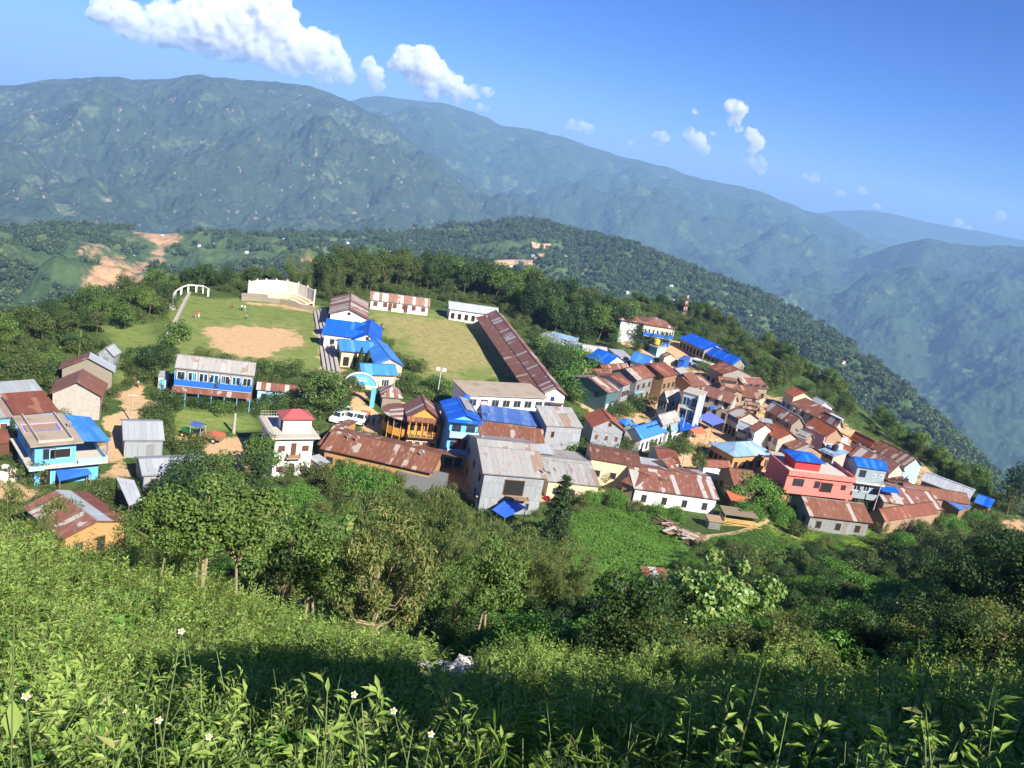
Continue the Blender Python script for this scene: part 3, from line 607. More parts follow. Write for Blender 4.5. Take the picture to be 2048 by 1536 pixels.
# white house with the red roofed stair cabin
def white_house():
    A, B, X, Y, L, zb, ze = frame_of((543,877), (641,876), 6.6, -.2)
    D = min(16, abs((on_z((508,831), ze)-A).dot(Y))); C = (A+B)/2
    r = empty('white_house', (C.x, C.y, zb), math.atan2(X.y, X.x), 'white plastered house with balconies and a red hipped cabin on its roof terrace', 'house')
    W = L-1.6; y0 = .8; y1 = D-.5
    MB().box(-W/2, W/2, y0, y1, -3, 6.4).build('wall', M['white'], r)
    s = MB().box(-L/2, L/2, 0, D, 6.4, 6.6).build('roof_terrace', M['terrace'], r)
    rl = MB()
    for (xa, ya, xb, yb) in [(-L/2+.3,.3,L/2-.3,.3),(-L/2+.3,.3,-L/2+.3,D-.3),(-L/2+.3,D-.3,L/2-.3,D-.3)]:
        n = 16
        for i in range(n+1):
            x = xa+(xb-xa)*i/n; y = ya+(yb-ya)*i/n; rl.box(x-.02, x+.02, y-.02, y+.02, 6.603, 7.5)
        for z in (7.05, 7.5): rl.tube([(xa,ya,z),(xb,yb,z)], .025, 4)
    rl.build('railing', M['concrete'], s)
    cx0, cx1, cy0, cy1 = W/2-4.3, W/2-.1, 2.3, 5.4
    c = MB().box(cx0, cx1, cy0, cy1, 6.603, 8.7).build('stair_cabin', M['white'], r)
    m = MB(); roof_slabs(m, cx1-cx0, cy1-cy0, 0, 1.0, 'hip', .4); o = m.build('cabin_roof', M['redroof'], c); o.location = ((cx0+cx1)/2, cy0, 8.78)
    MB().box(cx0-.03, cx0-.001, cy0+.6, cy0+1.4, 6.61, 8.3).build('cabin_door', M['dark'], c)
    for z in (.9, 4.2):
        for u in (-W/2+1.05, W/2-1.05): opening(r, 'f', u, z, 1.0, .9, 'shut', 'brown', W, y1, ins=y0)
        opening(r, 'f', 0, z-.6, .8, 1.9, 'shut', 'brown', W, y1, ins=y0)
    opening(r, 'l', 3.2, 4.6, .8, 1.2, 'win', 'brown', W, y1)
    b = MB().box(-1.1, 1.1, y0-.95, y0-.01, 3.3, 3.42).build('balcony', M['concrete'], r)
    MB().box(-.95, .95, y0-.95, y0-.9, 3.423, 3.98).box(-.95, -.9, y0-.9, y0-.02, 3.423, 3.98).box(.9, .95, y0-.9, y0-.02, 3.423, 3.98).build('railing', M['wood'], b)
    t = MB().box(-W/2+.6, W/2+.9, -4.6, y0-.02, -3, .0).build('front_terrace', M['white'], r)
    MB().box(-W/2+.4, W/2+1.1, -4.8, y0-.03, .003, .15).build('terrace_floor', M['terrace'], t)
white_house()
house('small_lean_shed', 'little grey sheet roof beside the white house', (640,931), (662,925), ('e',655,908), 2.4, .4, 'mono', 'tin', 'mud', .1, cat='shed')
# long rusty house along the lane
r_, W_, D_ = house('long_rusty_house', 'long low ochre walled house under one continuous rusty roof', (640,895), (866,946), 9.5, 3.6, 1.25, 'x', 'rust', 'ochre', .6, [F(9,1.0,1.1,1.2), F(4,.1,1.1,2.0,'dark','wood',(.03,.97))])
MB().box(W_/2-5, W_/2+2.4, -.2, 3.2, -1.8, 2.5).build('side_wall', M['tinwallold'], r_)
MB().slab([(W_/2-3, 5.6, 4.55), (W_/2+3.6, 6.2, 4.3), (W_/2+3.6, 10.4, 3.2), (W_/2-3, 10.4, 3.2)], .06).build('lean_roof', M['rustplain'], r_)
house('rusty_end_house', 'short rusty roofed house between the white house and the long rusty roof', (634,888), (655,893), ('k',668,850), 3.4, 1.0, 'x', 'rustwhite', 'ochre', .3)
# yellow timber house with the curved wing
def timber_house():
    r, W, D = house('timber_house', 'yellow timber house with open verandahs and a curved wing under striped rusty tin', (814,832), (888,839), ('k',847,790), 6.6, 1.7, 'y', 'rustwhite', 'yellowwood', .55, [F(4,3.9,1.4,1.4,'dark','yellowwood'), F(4,.8,1.3,1.4,'shut','white')])
    MB().slab([(-W/2-.5,-1.3,5.95),(W/2+.5,-1.3,5.95),(W/2+.5,-.4,6.55),(-W/2-.5,-.4,6.55)], .05).build('verandah_roof', M['rust'], r)
    balcony(r, W, 3.3, 1.2, .95, 'ochre', posts=6, ph=2.6, postcol='yellowwood', solid=False, floorcol='wood')
    MB().box(-W/2, W/2, -1.5, -.02, -2, .35).build('plinth', M['cream'], r)
    # curved wing on the left
    n = 9; cx = -W/2+.4; R_ = 4.1; cy = 4.8
    arc = [(cx-R_*math.cos(t)*1.0, cy-R_*math.sin(t)) for t in [math.radians(-78+i*165/n) for i in range(n+1)]]
    w = MB(); w2 = MB(); w3 = MB(); rf = MB(); gl = MB(); gl2 = MB(); bd = MB()
    for i in range(n):
        (xa, ya), (xb, yb) = arc[i], arc[i+1]
        w.face([(xa,ya,-2),(xb,yb,-2),(xb,yb,.8),(xa,ya,.8)]); w2.face([(xa,ya,2.3),(xb,yb,2.3),(xb,yb,3.7),(xa,ya,3.7)]); w3.face([(xa,ya,5.1),(xb,yb,5.1),(xb,yb,5.5),(xa,ya,5.5)])
        k = .96; f = lambda x, y: (cx+(x-cx)*k, cy+(y-cy)*k)
        (xc, yc), (xd, yd) = f(xa, ya), f(xb, yb)
        gl.face([(xc,yc,.8),(xd,yd,.8),(xd,yd,2.3),(xc,yc,2.3)]); gl2.face([(xc,yc,3.7),(xd,yd,3.7),(xd,yd,5.1),(xc,yc,5.1)])
        g = lambda x, y: (cx+(x-cx)*1.12, cy+(y-cy)*1.12); (xe, ye), (xf, yf) = g(xa, ya), g(xb, yb)
        q = [(xe,ye,5.45),(xf,yf,5.45),(cx+.4,cy,6.5)]; rf.face(q, [(p[1],p[0]) for p in q]); rf.face([(a,b,c-.05) for a,b,c in q][::-1], [(p[1],p[0]) for p in q][::-1])
        bd.tube([(xa,ya,-1),(xa,ya,5.4)], .07, 5)
    [q.build('wing_wall', M['yellowwood'], r) for q in (w, w2, w3)]; rf.build('wing_roof', M['rustwhite'], r); [q.build('wing_windows', M['dark'], r) for q in (gl, gl2)]; bd.build('wing_posts', M['yellowwood'], r)
timber_house()
# bright blue house
def balcony_house():
    r, W, D = house('balcony_house', 'three storey sky blue house with bright blue roof and patterned balconies', (897,837), (966,843), ('k',942,796), 8.7, .9, 'y', 'blue', 'skyblue', .5, [F(2,6.2,1.5,1.4,'win','brown'), F(2,3.2,1.3,1.5,'win','brown'), F(2,3.1,.9,2.0,'door','redcloth',(.3,.75)), F(3,.2,1.2,1.9,'dark')], cat='house')
    balcony(r, W, 5.8, 1.1, .95, 'skylight'); b = balcony(r, W, 2.9, 1.3, .9, 'skylight'); MB().box(-W/2-.1, W/2+.1, -1.45, -1.303, 2.35, 2.95).build('band', M['skyblue'], b)
    MB().slab([(-W/2-.5,-.9,8.25),(W/2+.5,-.9,8.25),(W/2+.5,-.3,8.62),(-W/2-.5,-.3,8.62)], .05).build('front_eave', M['blue'], r)
    MB().slab([(.5,2.2,9.62),(2.0,2.2,9.28),(2.0,9,9.28),(.5,9,9.62)], .03).build('old_sheets', M['tinrust'], r)
balcony_house()
# white two-storey building facing the schoolyard
def white_block():
    r, W, D = house('white_block', 'long white two storey building with a stained flat roof and grey awning', (934,789), (1097,796), ('ea',921,760), 6.2, .25, 'flat', 'roofconc', 'white', .45, [F(7,3.9,1.5,1.4,'win','concrete'), F(6,.2,1.6,2.1,'dark','wood')], 'building')
    MB().slab([(W*.0,-2.4,2.6),(W*.42,-2.4,2.6),(W*.42,-.02,3.2),(0,-.02,3.2)], .05).build('awning', M['tinlight'], r)
    MB().box(-W/2, -.1, -.9, -.01, 2.9, 3.05).build('sunshade', M['cream'], r)
    MB().box(-W*.32, -W*.25, -.04, -.005, 4.1, 4.9).build('notice', M['pinkpale'], r)
white_block()
tank('water_tank', 'blue water tank at the corner of the white two storey building', (930,808), 6.3, 'bluepaint', .75, 1.7)
# long rusty classroom range
def long_school():
    r, W, D = house('long_classroom_block', 'very long classroom block with rusty roof along the right side of the schoolyard', (972,626), (1088,784), ('k',1113,773), 4.4, 1.15, 'x', 'rustwhite', 'white', .5, [Rw(1,2.6,.8,.9,'win','bluepaint',(.3,.5)), Rw(1,.2,1,2,'door','skyblue',(.1,.35)), F(26,.9,1.6,1.3,'dark','concdark')], 'school building')
    m = MB().slab([(-W/2-.3,-3.1,3.0),(W/2+.3,-3.1,3.0),(W/2+.3,-.56,3.95),(-W/2-.3,-.56,3.95)], .06); o = m.build('verandah_roof', M['rust'], r)
    for i in range(26): x = -W/2+.2+(W-.5)*i/25; MB().box(x, x+.12, -2.95, -2.83, -1, 2.95).build('post', M['concrete'], o)
    MB().box(W/2+.02, W/2+.9, 0, D, 2.3, 2.42).build('sunshade', M['rustold'], r)
long_school()
house('covered_row', 'long faded blue roof below the white two storey building', (965,840), (1088,855), ('m',1066,822), 4.2, 1.2, 'mono', 'bluegrey', 'tinwallold', .2, [F(3,1,1,1.1)])
house('rusty_mono_house', 'patchy rusty roof sloping down beneath the faded blue roof', (957,872), (1090,890), ('m',1085,858), 4.0, 1.3, 'mono', 'rust', 'tinwallold', .2)
def big_tin():
    r, W, D = house('tin_warehouse', 'tall weathered tin clad house with a long grey streaked roof', (966,946), (1095,957), ('k',1070,887), 6.4, 2.3, 'x', 'tinrust', 'tinwall', .35, [Lw(3,3.8,1,1.2,'dark'), Lw(2,.6,1,1.4,'dark'), F(1,.8,.6,1.2,'dark','tinwall',(.75,.85)), F(1,3.0,3.2,2.6,'dark','wood',(.38,.66))])
    balcony(r, W, 2.9, 1.1, .1, 'wood', x0=-.9, x1=2.6, floorcol='wood')
big_tin()
def kiosk():
    A, B, X, Y, L, zb, ze = frame_of((955,992), (1009,1000), 2.3)
    r = empty('kiosk', (A+B)/2-Vector((0,0,2.3)), math.atan2(X.y, X.x), 'small kiosk with blue and cream striped front under a littered flat roof', 'kiosk')
    m = MB().box(-L/2, L/2, .1, 3.2, -1.5, 2.2); m.build('wall', M['cream'], r)
    for i in range(4): u = -L/2+L*(i*2+.5)/7.5; MB().box(u, u+L/7.5, .02, .098, 0, 2.1).build('stripe_panel', M['bluepaint'], r)
    MB().box(-L/2-.2, L/2+.3, -.2, 3.4, 2.2, 2.32).build('roof', M['terrace'], r)
    return r, zb+2.32
kr, kz = kiosk()
tank('water_butt', 'green plastic water butt on the kiosk roof', (972,972), 0, 'grn', .42, .95, z=kz)
tank('water_butt', 'blue plastic drum on the kiosk roof', (998,968), 0, 'bluepaint', .3, .8, z=kz)
lean('tarpaulin_hut', 'bright blue sheet roof on posts below the tall tin house', [(984,1019),(1010,1036),(1054,1014),(1016,996)], (2.2, 2.5), 'tarp', 'shelter')
lean('lean_roof', 'small grey roof with blue front right of the tall tin house', [(1079,907),(1110,910),(1101,888),(1070,887)], (4.2, 4.8), 'tin', 'roof shelter', posts='bluepaint')
house('striped_roof_house', 'grey and brown striped roof beside the small conifer', (1095,962), (1202,973), ('k',1177,923), 3.0, 1.2, 'x', 'tinrust', 'cream', .3, [F(3,.8,.9,1)])
house('tin_tower_house', 'grey tin clad house with mottled roof left of the orange rusty roof', (1093,852), (1167,856), ('m',1136,814), 6.0, 1.6, 'mono', 'tinrust', 'tinwall', .2, [F(1,3.8,.7,1.2,'dark','wood',(.1,.3)), F(1,1.2,.7,1.2,'dark','wood',(.1,.3))])
house('orange_roof_house', 'tall tin clad house with orange rusty gabled roof', (1184,852), (1253,860), ('k',1183,813), 6.0, 1.6, 'y', 'rustorange', 'tinwall', .45, [F(1,6.1,.7,.8,'dark','wood',(.45,.6)), F(3,3.4,.6,.9,'shut','wood'), F(2,.8,.7,1,'shut','wood')])
r_, W_, D_ = house('cream_house', 'cream walled house with speckled rusty roof in the middle of the town', (1181,917), (1283,934), ('k',1280,909), 4.6, .8, 'x', 'rustold', 'cream', .25, [F(3,1.4,1.2,1.3,'dark','concrete')])
house('long_patched_house', 'long low house with rust and white patched roof above the crop field', (1268,976), (1440,999), ('k',1423,953), 2.9, 1.4, 'x', 'rustwhite', 'white', .4, [F(4,.5,.9,1.3)])
house('rusty_gable_end', 'rusty gable roof joined to the left of the patched long house', (1242,962), (1270,974), ('k',1262,936), 3.0, 1.0, 'x', 'rust', 'mud', .3)
house('grey_strip_house', 'narrow grey roof between the cream house and the patched long house', (1286,940), (1340,948), ('e',1322,925), 3.0, .5, 'mono', 'tin', 'white', .2)
house('patchwork_gable_house', 'small gabled house with grey and rusty roof halves behind a bush', (1297,921), (1345,944), ('k',1318,905), 3.2, 1.2, 'y', 'tinrust', 'concrete', .3, roof2='rust')
house('dark_red_house', 'plain dark red roof below the light blue roofed houses', (1318,921), (1362,927), ('k',1366,905), 3.0, .8, 'x', 'rustplain', 'white', .3)
house('dark_red_house', 'second plain dark red roof right of the grey willow', (1408,931), (1464,934), ('k',1459,921), 3.0, .8, 'x', 'rustplain', 'white', .3)
r_, W_, D_ = house('dark_gable_house', 'rusty roofed house with dark timber gable beside the coral pink house', (1470,974), (1520,980), ('k',1519,943), 3.4, 1.8, 'x', 'rust', 'wood', .4, [Lw(2,.8,1,1.1,'dark')])
house('roofed_yard', 'tiny roof shelter of a yard beside the crop field', (1462,1000), (1492,1004), 3, 2.0, .4, 'mono', 'orange', 'dark', .1, cat='shed')
# ------------------------------------------------------------------ houses: right side of the town
def pink_house():
    A, B, X, Y, L, zb, ze = frame_of((1579,938), (1710,953), 7.0, -.2)
    D = min(9.0, abs((on_z((1554,907), ze)-A).dot(Y))); C = (A+B)/2; r = empty('pink_house', (C.x, C.y, zb), math.atan2(X.y, X.x), 'big coral pink house with stepped balconies and a small blue roof on top', 'house')
    W = L; MB().box(-W/2, W/2, 0, D, -3, 6.2).build('wall', M['pink'], r)
    p = MB(); p.box(-W/2-.15, W/2+.15, -.5, -.3, 6.0, 6.9); p.box(-W/2-.15, -W/2+.05, -.3, D, 6.0, 6.9); p.box(W/2-.05, W/2+.15, -.3, D, 6.0, 6.9); p.build('parapet', M['pink'], r)
    MB().box(-W/2+.06, W/2-.06, -.29, D, 6.2, 6.3).build('roof_terrace', M['terrace'], r)
    b = MB(); b.box(-W/2-.1, W/2, -1.1, -.01, 2.85, 3.0); b.box(-W/2-.1, W/2, -1.1, -.98, 3.003, 3.7); b.build('balcony', M['pink'], r)
    b = MB(); b.box(-W/2-.4, W/2, -1.7, -.01, -.2, 0); b.box(-W/2-.4, W/2, -1.7, -1.58, .003, .75); b.build('lower_balcony', M['pink'], r)
    for u, z, w, h, k in [(-W/2+2.4,3.9,2.2,1.5,'win'),(-W/2+6.3,3.9,1.5,1.4,'win'),(W/2-5,3.1,2.6,2.2,'dark'),(W/2-1.6,4.1,1,1,'win'),(-W/2+2.2,.9,2.4,1.5,'win'),(-W/2+5.2,.9,1,1.2,'dark'),(-W/2+7.2,.9,1,1.2,'dark'),(1.6,.1,1.2,2.1,'shut'),(W/2-3,.9,2.6,1.5,'win')]:
        opening(r, 'f', u, z, w, h, k, 'brown' if k != 'dark' else 'pink', W, D)
    c = MB().box(-W/2+2.2, -W/2+7.2, 2.2, 6.5, 6.303, 8.1).build('stair_cabin', M['redcloth'], r)
    m = MB(); roof_slabs(m, 5.6, 5.0, 0, .9, 'hip', .3); o = m.build('cabin_roof', M['blue'], c); o.location = (-W/2+4.7, 1.9, 8.18)
pink_house()
def grey_house():
    r, W, D = house('blue_roofed_block', 'three storey blue grey house with bright blue roof right of the coral pink house', (1715,932), (1779,941), ('k',1764,921), 8.4, 1.0, 'x', 'blue', 'greyp', .3, [F(1,6.3,1.3,1.4,'win','brown',(.1,.35)), F(2,6.6,.6,.6,'win','white',(.5,1)), F(3,3.6,1.3,1.3,'win','white'), F(1,.3,1.6,1.9,'dark','skylight',(.05,.4))], cat='house')
    balcony(r, W, 5.4, .9, .12, 'white'); balcony(r, W, 2.7, 1.3, .95, 'greyp', x0=-W/2-.3, x1=W/2+.4)
    MB().slab([(W/2-1,-2.2,4.9),(W/2+2.6,-2.2,4.9),(W/2+2.6,-.2,5.3),(W/2-1,-.2,5.3)], .05).build('side_awning', M['blue'], r)
grey_house()
house('front_rusty_house', 'rusty gabled house in front of the coral pink house', (1620,1030), (1748,1045), ('k',1750,1010), 3.0, 1.5, 'x', 'rust', 'tinwallold', .5, [Lw(2,.8,1,1.1,'dark'), F(3,.6,1,1.3,'dark')])
house('front_plain_house', 'plain red brown roof at the near edge beyond the bare pole', (1772,1040), (1880,1024), ('k',1866,1003), 3.0, 1.2, 'x', 'rustplain', 'mud', .4)
house('front_speckled_house', 'wide speckled rusty roof between the grey blue house and the blue sheds', (1768,1003), (1888,1020), ('k',1872,985), 3.4, 1.2, 'x', 'rustwhite', 'mud', .3)
house('front_striped_house', 'rusty roof with white stripes beside the small blue roofs', (1812,986), (1942,1008), ('k',1912,983), 3.4, 1.2, 'x', 'rust', 'mud', .3)
house('silver_roof_house', 'very long plain silver grey roof at the right end of the town', (1840,960), (1940,998), ('m',1964,988), 3.6, 1.6, 'mono', 'tinlight', 'tinwallold', .3, [F(4,1,1,1.2,'dark')])
house('blue_shed', 'dark blue lean roof shed near the right end', (1920,1021), (1945,1014), ('e',1897,1000), 2.8, .8, 'mono', 'bluegrey', 'wood', .2, cat='shed')
house('blue_end_house', 'bright blue roofed house at the far right end of the town', (1948,1003), (1982,1015), ('k',1995,1001), 3.0, 1.0, 'x', 'blue', 'wood', .4)
R1 = [Rw(1,.1,1,2,'door','wood')]
def row(name, label, a, b, k, h=5.2, rise=1.5, roof='rustwhite', wall='concrete', ridge='x', wins=None, **kw):
    wins = [F(3,.2,1.1,1.9,'dark','wood'), F(3,3.2,1.0,1.2,'win','brown')] if wins is None else wins
    return house(name, label, a, b, k, h, rise, ridge, roof, wall, .4, wins, group=kw.pop('group', 'houses stepping down the town street'), **kw)
row('street_house', 'rust striped roof with cream gable, lowest of the outer row before the valley', (1738,893), (1812,931), ('k',1844,921), 4.8, 1.6, 'rust', 'skylight')
row('street_house', 'half silver half rusty roof behind the blue roofed grey house', (1697,907), (1781,946), ('k',1808,932), 4.8, 1.6, 'rustwhite', 'cream')
row('street_house', 'brown patched roof on the valley side above the silver and rusty roof', (1700,872), (1741,893), ('k',1756,885), 4.4, 1.2, 'rustorange', 'concrete')
row('street_house', 'small grey brown roof right behind the pale pink gabled house', (1716,888), (1748,904), ('e',1758,897), 4.0, .5, 'tinrust', 'concrete', 'mono')
row('street_house', 'silver and orange rusty roof with the pale pink gable', (1610,845), (1654,871), ('k',1682,861), 5.2, 1.6, 'rustorange', 'mud')
row('street_house', 'grey stone gabled house with long rusty streaked roof', (1528,815), (1584,847), ('k',1612,840), 5.2, 1.5, 'rustwhite', 'stone')
row('street_house', 'long plain rusty roof with white edging on the valley side', (1577,805), (1634,834), ('k',1661,820), 5.0, 1.4, 'rust', 'greyp')
row('street_house', 'rust and pale streaked roof at the outer edge above the valley', (1637,833), (1673,851), ('k',1694,845), 5.0, 1.3, 'rustwhite', 'concrete')
row('street_house', 'cream gabled house with orange brown roof and blue shopfront', (1565,780), (1587,793), ('k',1610,784), 4.6, 1.3, 'rustorange', 'cream', wins=[F(2,.2,1.2,1.9,'door','bluepaint')])
row('street_house', 'light grey gable annex behind the cream gabled house', (1612,800), (1634,812), ('k',1646,800), 4.0, 1.1, 'tin', 'tinlight')
row('street_house', 'striped rusty roof with pale ribs below the outer trees', (1493,774), (1540,777), ('k',1525,756), 3.6, 1.3, 'rustwhite', 'stone')
row('street_house', 'broad dark rusty roof with a hipped edge behind the blue market sheet', (1452,789), (1525,797), ('k',1510,773), 4.4, 1.6, 'rustold', 'stone')
row('street_house', 'rusty roof with white striped sheets next to the tall blue grey building', (1403,785), (1466,806), ('k',1440,780), 5.0, 1.4, 'rustwhite', 'concrete')
row('street_house', 'rusty roof with stained concrete gable below the yellow market stall', (1452,822), (1478,837), ('k',1509,829), 4.6, 1.3, 'rustwhite', 'concrete')
row('street_house', 'low silver sheet roof at the head of the lower street row', (1472,850), (1496,860), ('k',1502,850), 4.4, .9, 'tinlight', 'concrete')
row('street_house', 'small all rusty roof in the middle of the lower street row', (1496,854), (1512,862), ('k',1540,852), 5.4, 1.3, 'rust', 'white')
row('street_house', 'grey and orange roof with a stained concrete gable', (1524,855), (1556,877), ('k',1583,865), 5.0, 1.4, 'rustorange', 'concrete')
row('street_house', 'pale rust streaked roof directly behind the small blue roof', (1563,884), (1597,905), ('k',1636,899), 4.6, 1.3, 'rustwhite', 'mud')
row('street_house', 'light grey blue roof right of the pale rust streaked roof', (1636,899), (1668,914), ('e',1690,907), 4.2, .7, 'paleblue', 'concrete', 'mono')
row('street_house', 'patchy brown roof below the pale pink gable', (1662,893), (1700,909), ('k',1712,898), 4.2, 1.0, 'rustorange', 'pinkpale')
row('street_house', 'narrow grey strip roof behind the stone gabled house', (1524,848), (1548,853), ('e',1546,843), 4.0, .4, 'tin', 'concrete', 'mono')
row('street_house', 'small blue roofed shed between the wide hall and the coral pink house', (1530,913), (1554,913), ('e',1552,905), 3.2, .5, 'blue', 'tinwallold', 'mono')
row('street_house', 'unfinished concrete house with flat cream top left of the coral pink house', (1556,921), (1584,925), ('e',1590,909), 5.6, .1, 'concrete', 'concdark', 'flat')
row('street_house', 'brown mud coloured low roof beside the grey blue house', (1778,963), (1824,967), ('e',1834,952), 3.6, .4, 'rustold', 'wood', 'mono')
row('street_house', 'dark rusty lean roof filling the gap behind the tall blue grey building', (1424,786), (1456,797), ('k',1448,772), 5.2, 1.2, 'rustold', 'mud')
row('street_house', 'small rust roof between the dark stone house and the market', (1440,765), (1478,770), ('k',1470,757), 3.6, 1.0, 'rust', 'stone')
row('street_house', 'pale roof squeezed between the two middle street rows', (1590,868), (1614,878), ('k',1626,868), 4.2, 1.0, 'tinrust', 'mud')
row('street_house', 'brown roof behind the rusty roof with concrete gable', (1490,812), (1520,818), ('k',1516,806), 4.0, 1.0, 'rustold', 'mud')
r_, W_, D_ = house('pink_gable_house', 'small pale pink house with grey verandah roof', (1650,873), (1702,874), 6.0, 5.0, 1.2, 'y', 'rustwhite', 'pinkpale', .3, [F(2,.3,1,1.8,'shut','white'), F(1,3.9,.7,.8,'dark','white',(.4,.6))])
MB().slab([(-W_/2-.2,-1.6,2.9),(W_/2+.2,-1.6,2.9),(W_/2+.2,-.01,3.7),(-W_/2-.2,-.01,3.7)], .05).build('verandah_roof', M['tin'], r_)
r_, W_, D_ = house('hall', 'wide hall with pale blue hipped roof and ochre wall in the middle of the town', (1468,914), (1552,909), ('e',1506,881), 3.6, 1.5, 'hip', 'paleblue', 'ochre', .5, [F(5,.9,1.0,1.4,'dark'), Lw(5,.9,1,1.4,'dark')], 'hall')
def tall_building():
    r, W, D = house('tall_building', 'tall narrow blue grey building with glazed dark front and plain pale side', (1366,782), (1404,793), ('e',1428,787), 9.0, .4, 'flat', 'concrete', 'paleblueWall', .2, [F(2,6.2,1.8,1.8,'win','skylight'), F(2,3.3,1.8,1.8,'win','skylight'), F(1,.2,2.6,2.2,'win','bluepaint')], 'building', roofname='roof_slab')
    for z in (2.8, 5.7): MB().box(-W/2-.1, W/2+.1, -.9, -.02, z, z+.15).build('balcony', M['concrete'], r)
    MB().box(W/2-.25, W/2+.12, -1.1, -.03, -1, 9.1).build('corner_pier', M['white'], r)
M['paleblueWall'] = plain('pale_blue_grey_wall', (.36, .42, .47), .12)
tall_building()
r_, W_, D_ = house('grey_gable_house', 'grey house with open upper gallery and grey rusty gabled roof', (1336,801), (1365,797), ('k',1346,779), 5.6, 1.7, 'x', 'tinrust', 'tinwallold', .35, [Lw(3,.6,1,1.6,'dark','concdark'), Lw(3,3.4,1.2,1.6,'dark','concdark'), F(1,4.1,.6,.8,'dark')])
r_, W_, D_ = house('solar_roof_house', 'white house with light blue roof carrying two dark solar arrays', (1285,877), (1335,861), ('k',1313,841), 3.2, 1.5, 'x', 'bluelight', 'white', .4, [F(5,.3,.9,1.7,'dark','greyp'), Lw(1,.6,1.4,1.3,'dark')])
for u in (-1.1, 1.9):
    s = D_/2; a = math.atan2(1.5, s)
    def pp(y): return 3.2+1.5*(y/s)+.12
    MB().slab([(u,1.0,pp(1.0)),(u+2.6,1.0,pp(1.0)),(u+2.6,s-.6,pp(s-.6)),(u,s-.6,pp(s-.6))], .05).build('solar_panel', M['glass'], r_)
house('blue_annex', 'light blue hipped roof behind the solar roofed white house', (1250,851), (1277,850), ('e',1290,838), 3.0, .9, 'hip', 'bluelight', 'greyp', .3)
house('grey_stripe_house', 'house with grey and rusty striped roof behind the solar roofed house', (1328,849), (1363,839), ('k',1341,823), 4.6, 1.4, 'x', 'tinrust', 'greyp', .35, [Lw(2,1,1,1.2), F(3,.6,1,1.5,'dark','white')])
house('pale_blue_shop', 'low pale blue sheet roof joining the solar roofed house', (1336,866), (1368,858), ('e',1362,846), 2.8, .5, 'mono', 'paleblue', 'white', .15, [F(3,.2,1,1.7,'dark','white')], 'shop')
lean('blue_canopy', 'bright blue sheet canopy over the street by the pale blue shop', [(1361,864),(1397,853),(1379,834),(1357,838)], (2.7, 3.3), 'blue', 'canopy')
lean('violet_canopy', 'violet blue tarpaulin canopy below the tall blue grey building', [(1426,851),(1452,843),(1421,824),(1393,833)], (2.8, 3.3), 'tarpviolet', 'canopy')
lean('orange_canopy', 'faded orange cloth canopy under the bright blue canopy', [(1392,868),(1415,866),(1403,853),(1378,858)], (2.0, 2.5), 'orange', 'canopy')
lean('market_canopy', 'bright blue market sheet stretched in front of the dark rusty roof', [(1468,798),(1500,796),(1488,787),(1457,792)], (2.8, 3.2), 'blue', 'canopy')
lean('yellow_stall', 'cream and yellow roofed market stall beside the street rows', [(1508,815),(1522,810),(1532,798),(1520,796)], (3.0, 3.3), 'cream', 'stall')
lean('white_canopy', 'white cloth canopy on the corner beside the tall blue grey building', [(1426,805),(1446,800),(1443,792),(1429,797)], (3.2, 3.5), 'white', 'canopy')
lean('white_canopy', 'white cloth canopy in front of the rusty roof with concrete gable', [(1444,817),(1463,812),(1460,804),(1443,808)], (3.2, 3.5), 'white', 'canopy')
lean('blue_awning', 'small blue awning at the foot of the pale side wall', [(1421,820),(1440,814),(1437,808),(1420,813)], (2.6, 2.8), 'bluepaint', 'awning')
tank('water_tank', 'orange drum beside the small blue awning', (1437,823), .1, 'orange', .45, 1.0)
M['tealdark'] = plain('faded_teal_paint', (.07, .14, .14), .4)
# upper street row
row('street_house', 'teal gabled house with rust and white striped roof at the top of the street', (1216,785), (1241,781), ('k',1209,750), 5.0, 1.5, 'rustwhite', 'tealdark', wins=[F(2,.3,1,1.9,'door','white'), Lw(2,3,1,1.1,'dark')])
row('street_house', 'narrow plain rusty roof between two taller street houses', (1249,771), (1266,765), ('k',1238,746), 6.0, 1.0, 'rustplain', 'tinwall')
row('street_house', 'wide rust streaked roof over pink and white awnings', (1276,760), (1312,751), ('k',1287,729), 5.8, 1.5, 'rust', 'tinwallold')
row('street_house', 'plain deep red brown roof with pink balcony in the upper street', (1330,753), (1360,747), ('k',1337,723), 6.4, 1.4, 'rustplain', 'wood')
row('street_house', 'grey brown roof with blue front right of the deep red brown roof', (1371,755), (1388,751), ('k',1371,732), 6.0, 1.2, 'tinrust', 'bluepaint')
row('street_house', 'rusty roof at the corner beside the roof with drying food', (1383,764), (1402,759), ('k',1387,742), 5.6, 1.2, 'rust', 'skyblue')
row('street_house', 'rusty roof strewn with drying pots above the white canopies', (1387,774), (1424,768), ('k',1406,748), 5.0, 1.2, 'rust', 'mud')
house('low_rusty_house', 'low rusty roof with tin wall above the teal gabled house', (1172,748), (1228,747), ('k',1222,738), 3.0, .9, 'x', 'rust', 'tinwallold', .3)
house('hidden_rusty_house', 'long brown roof right behind the narrow rusty roof', (1207,741), (1262,738), ('k',1255,726), 3.6, 1.0, 'x', 'rustold', 'concrete', .3)
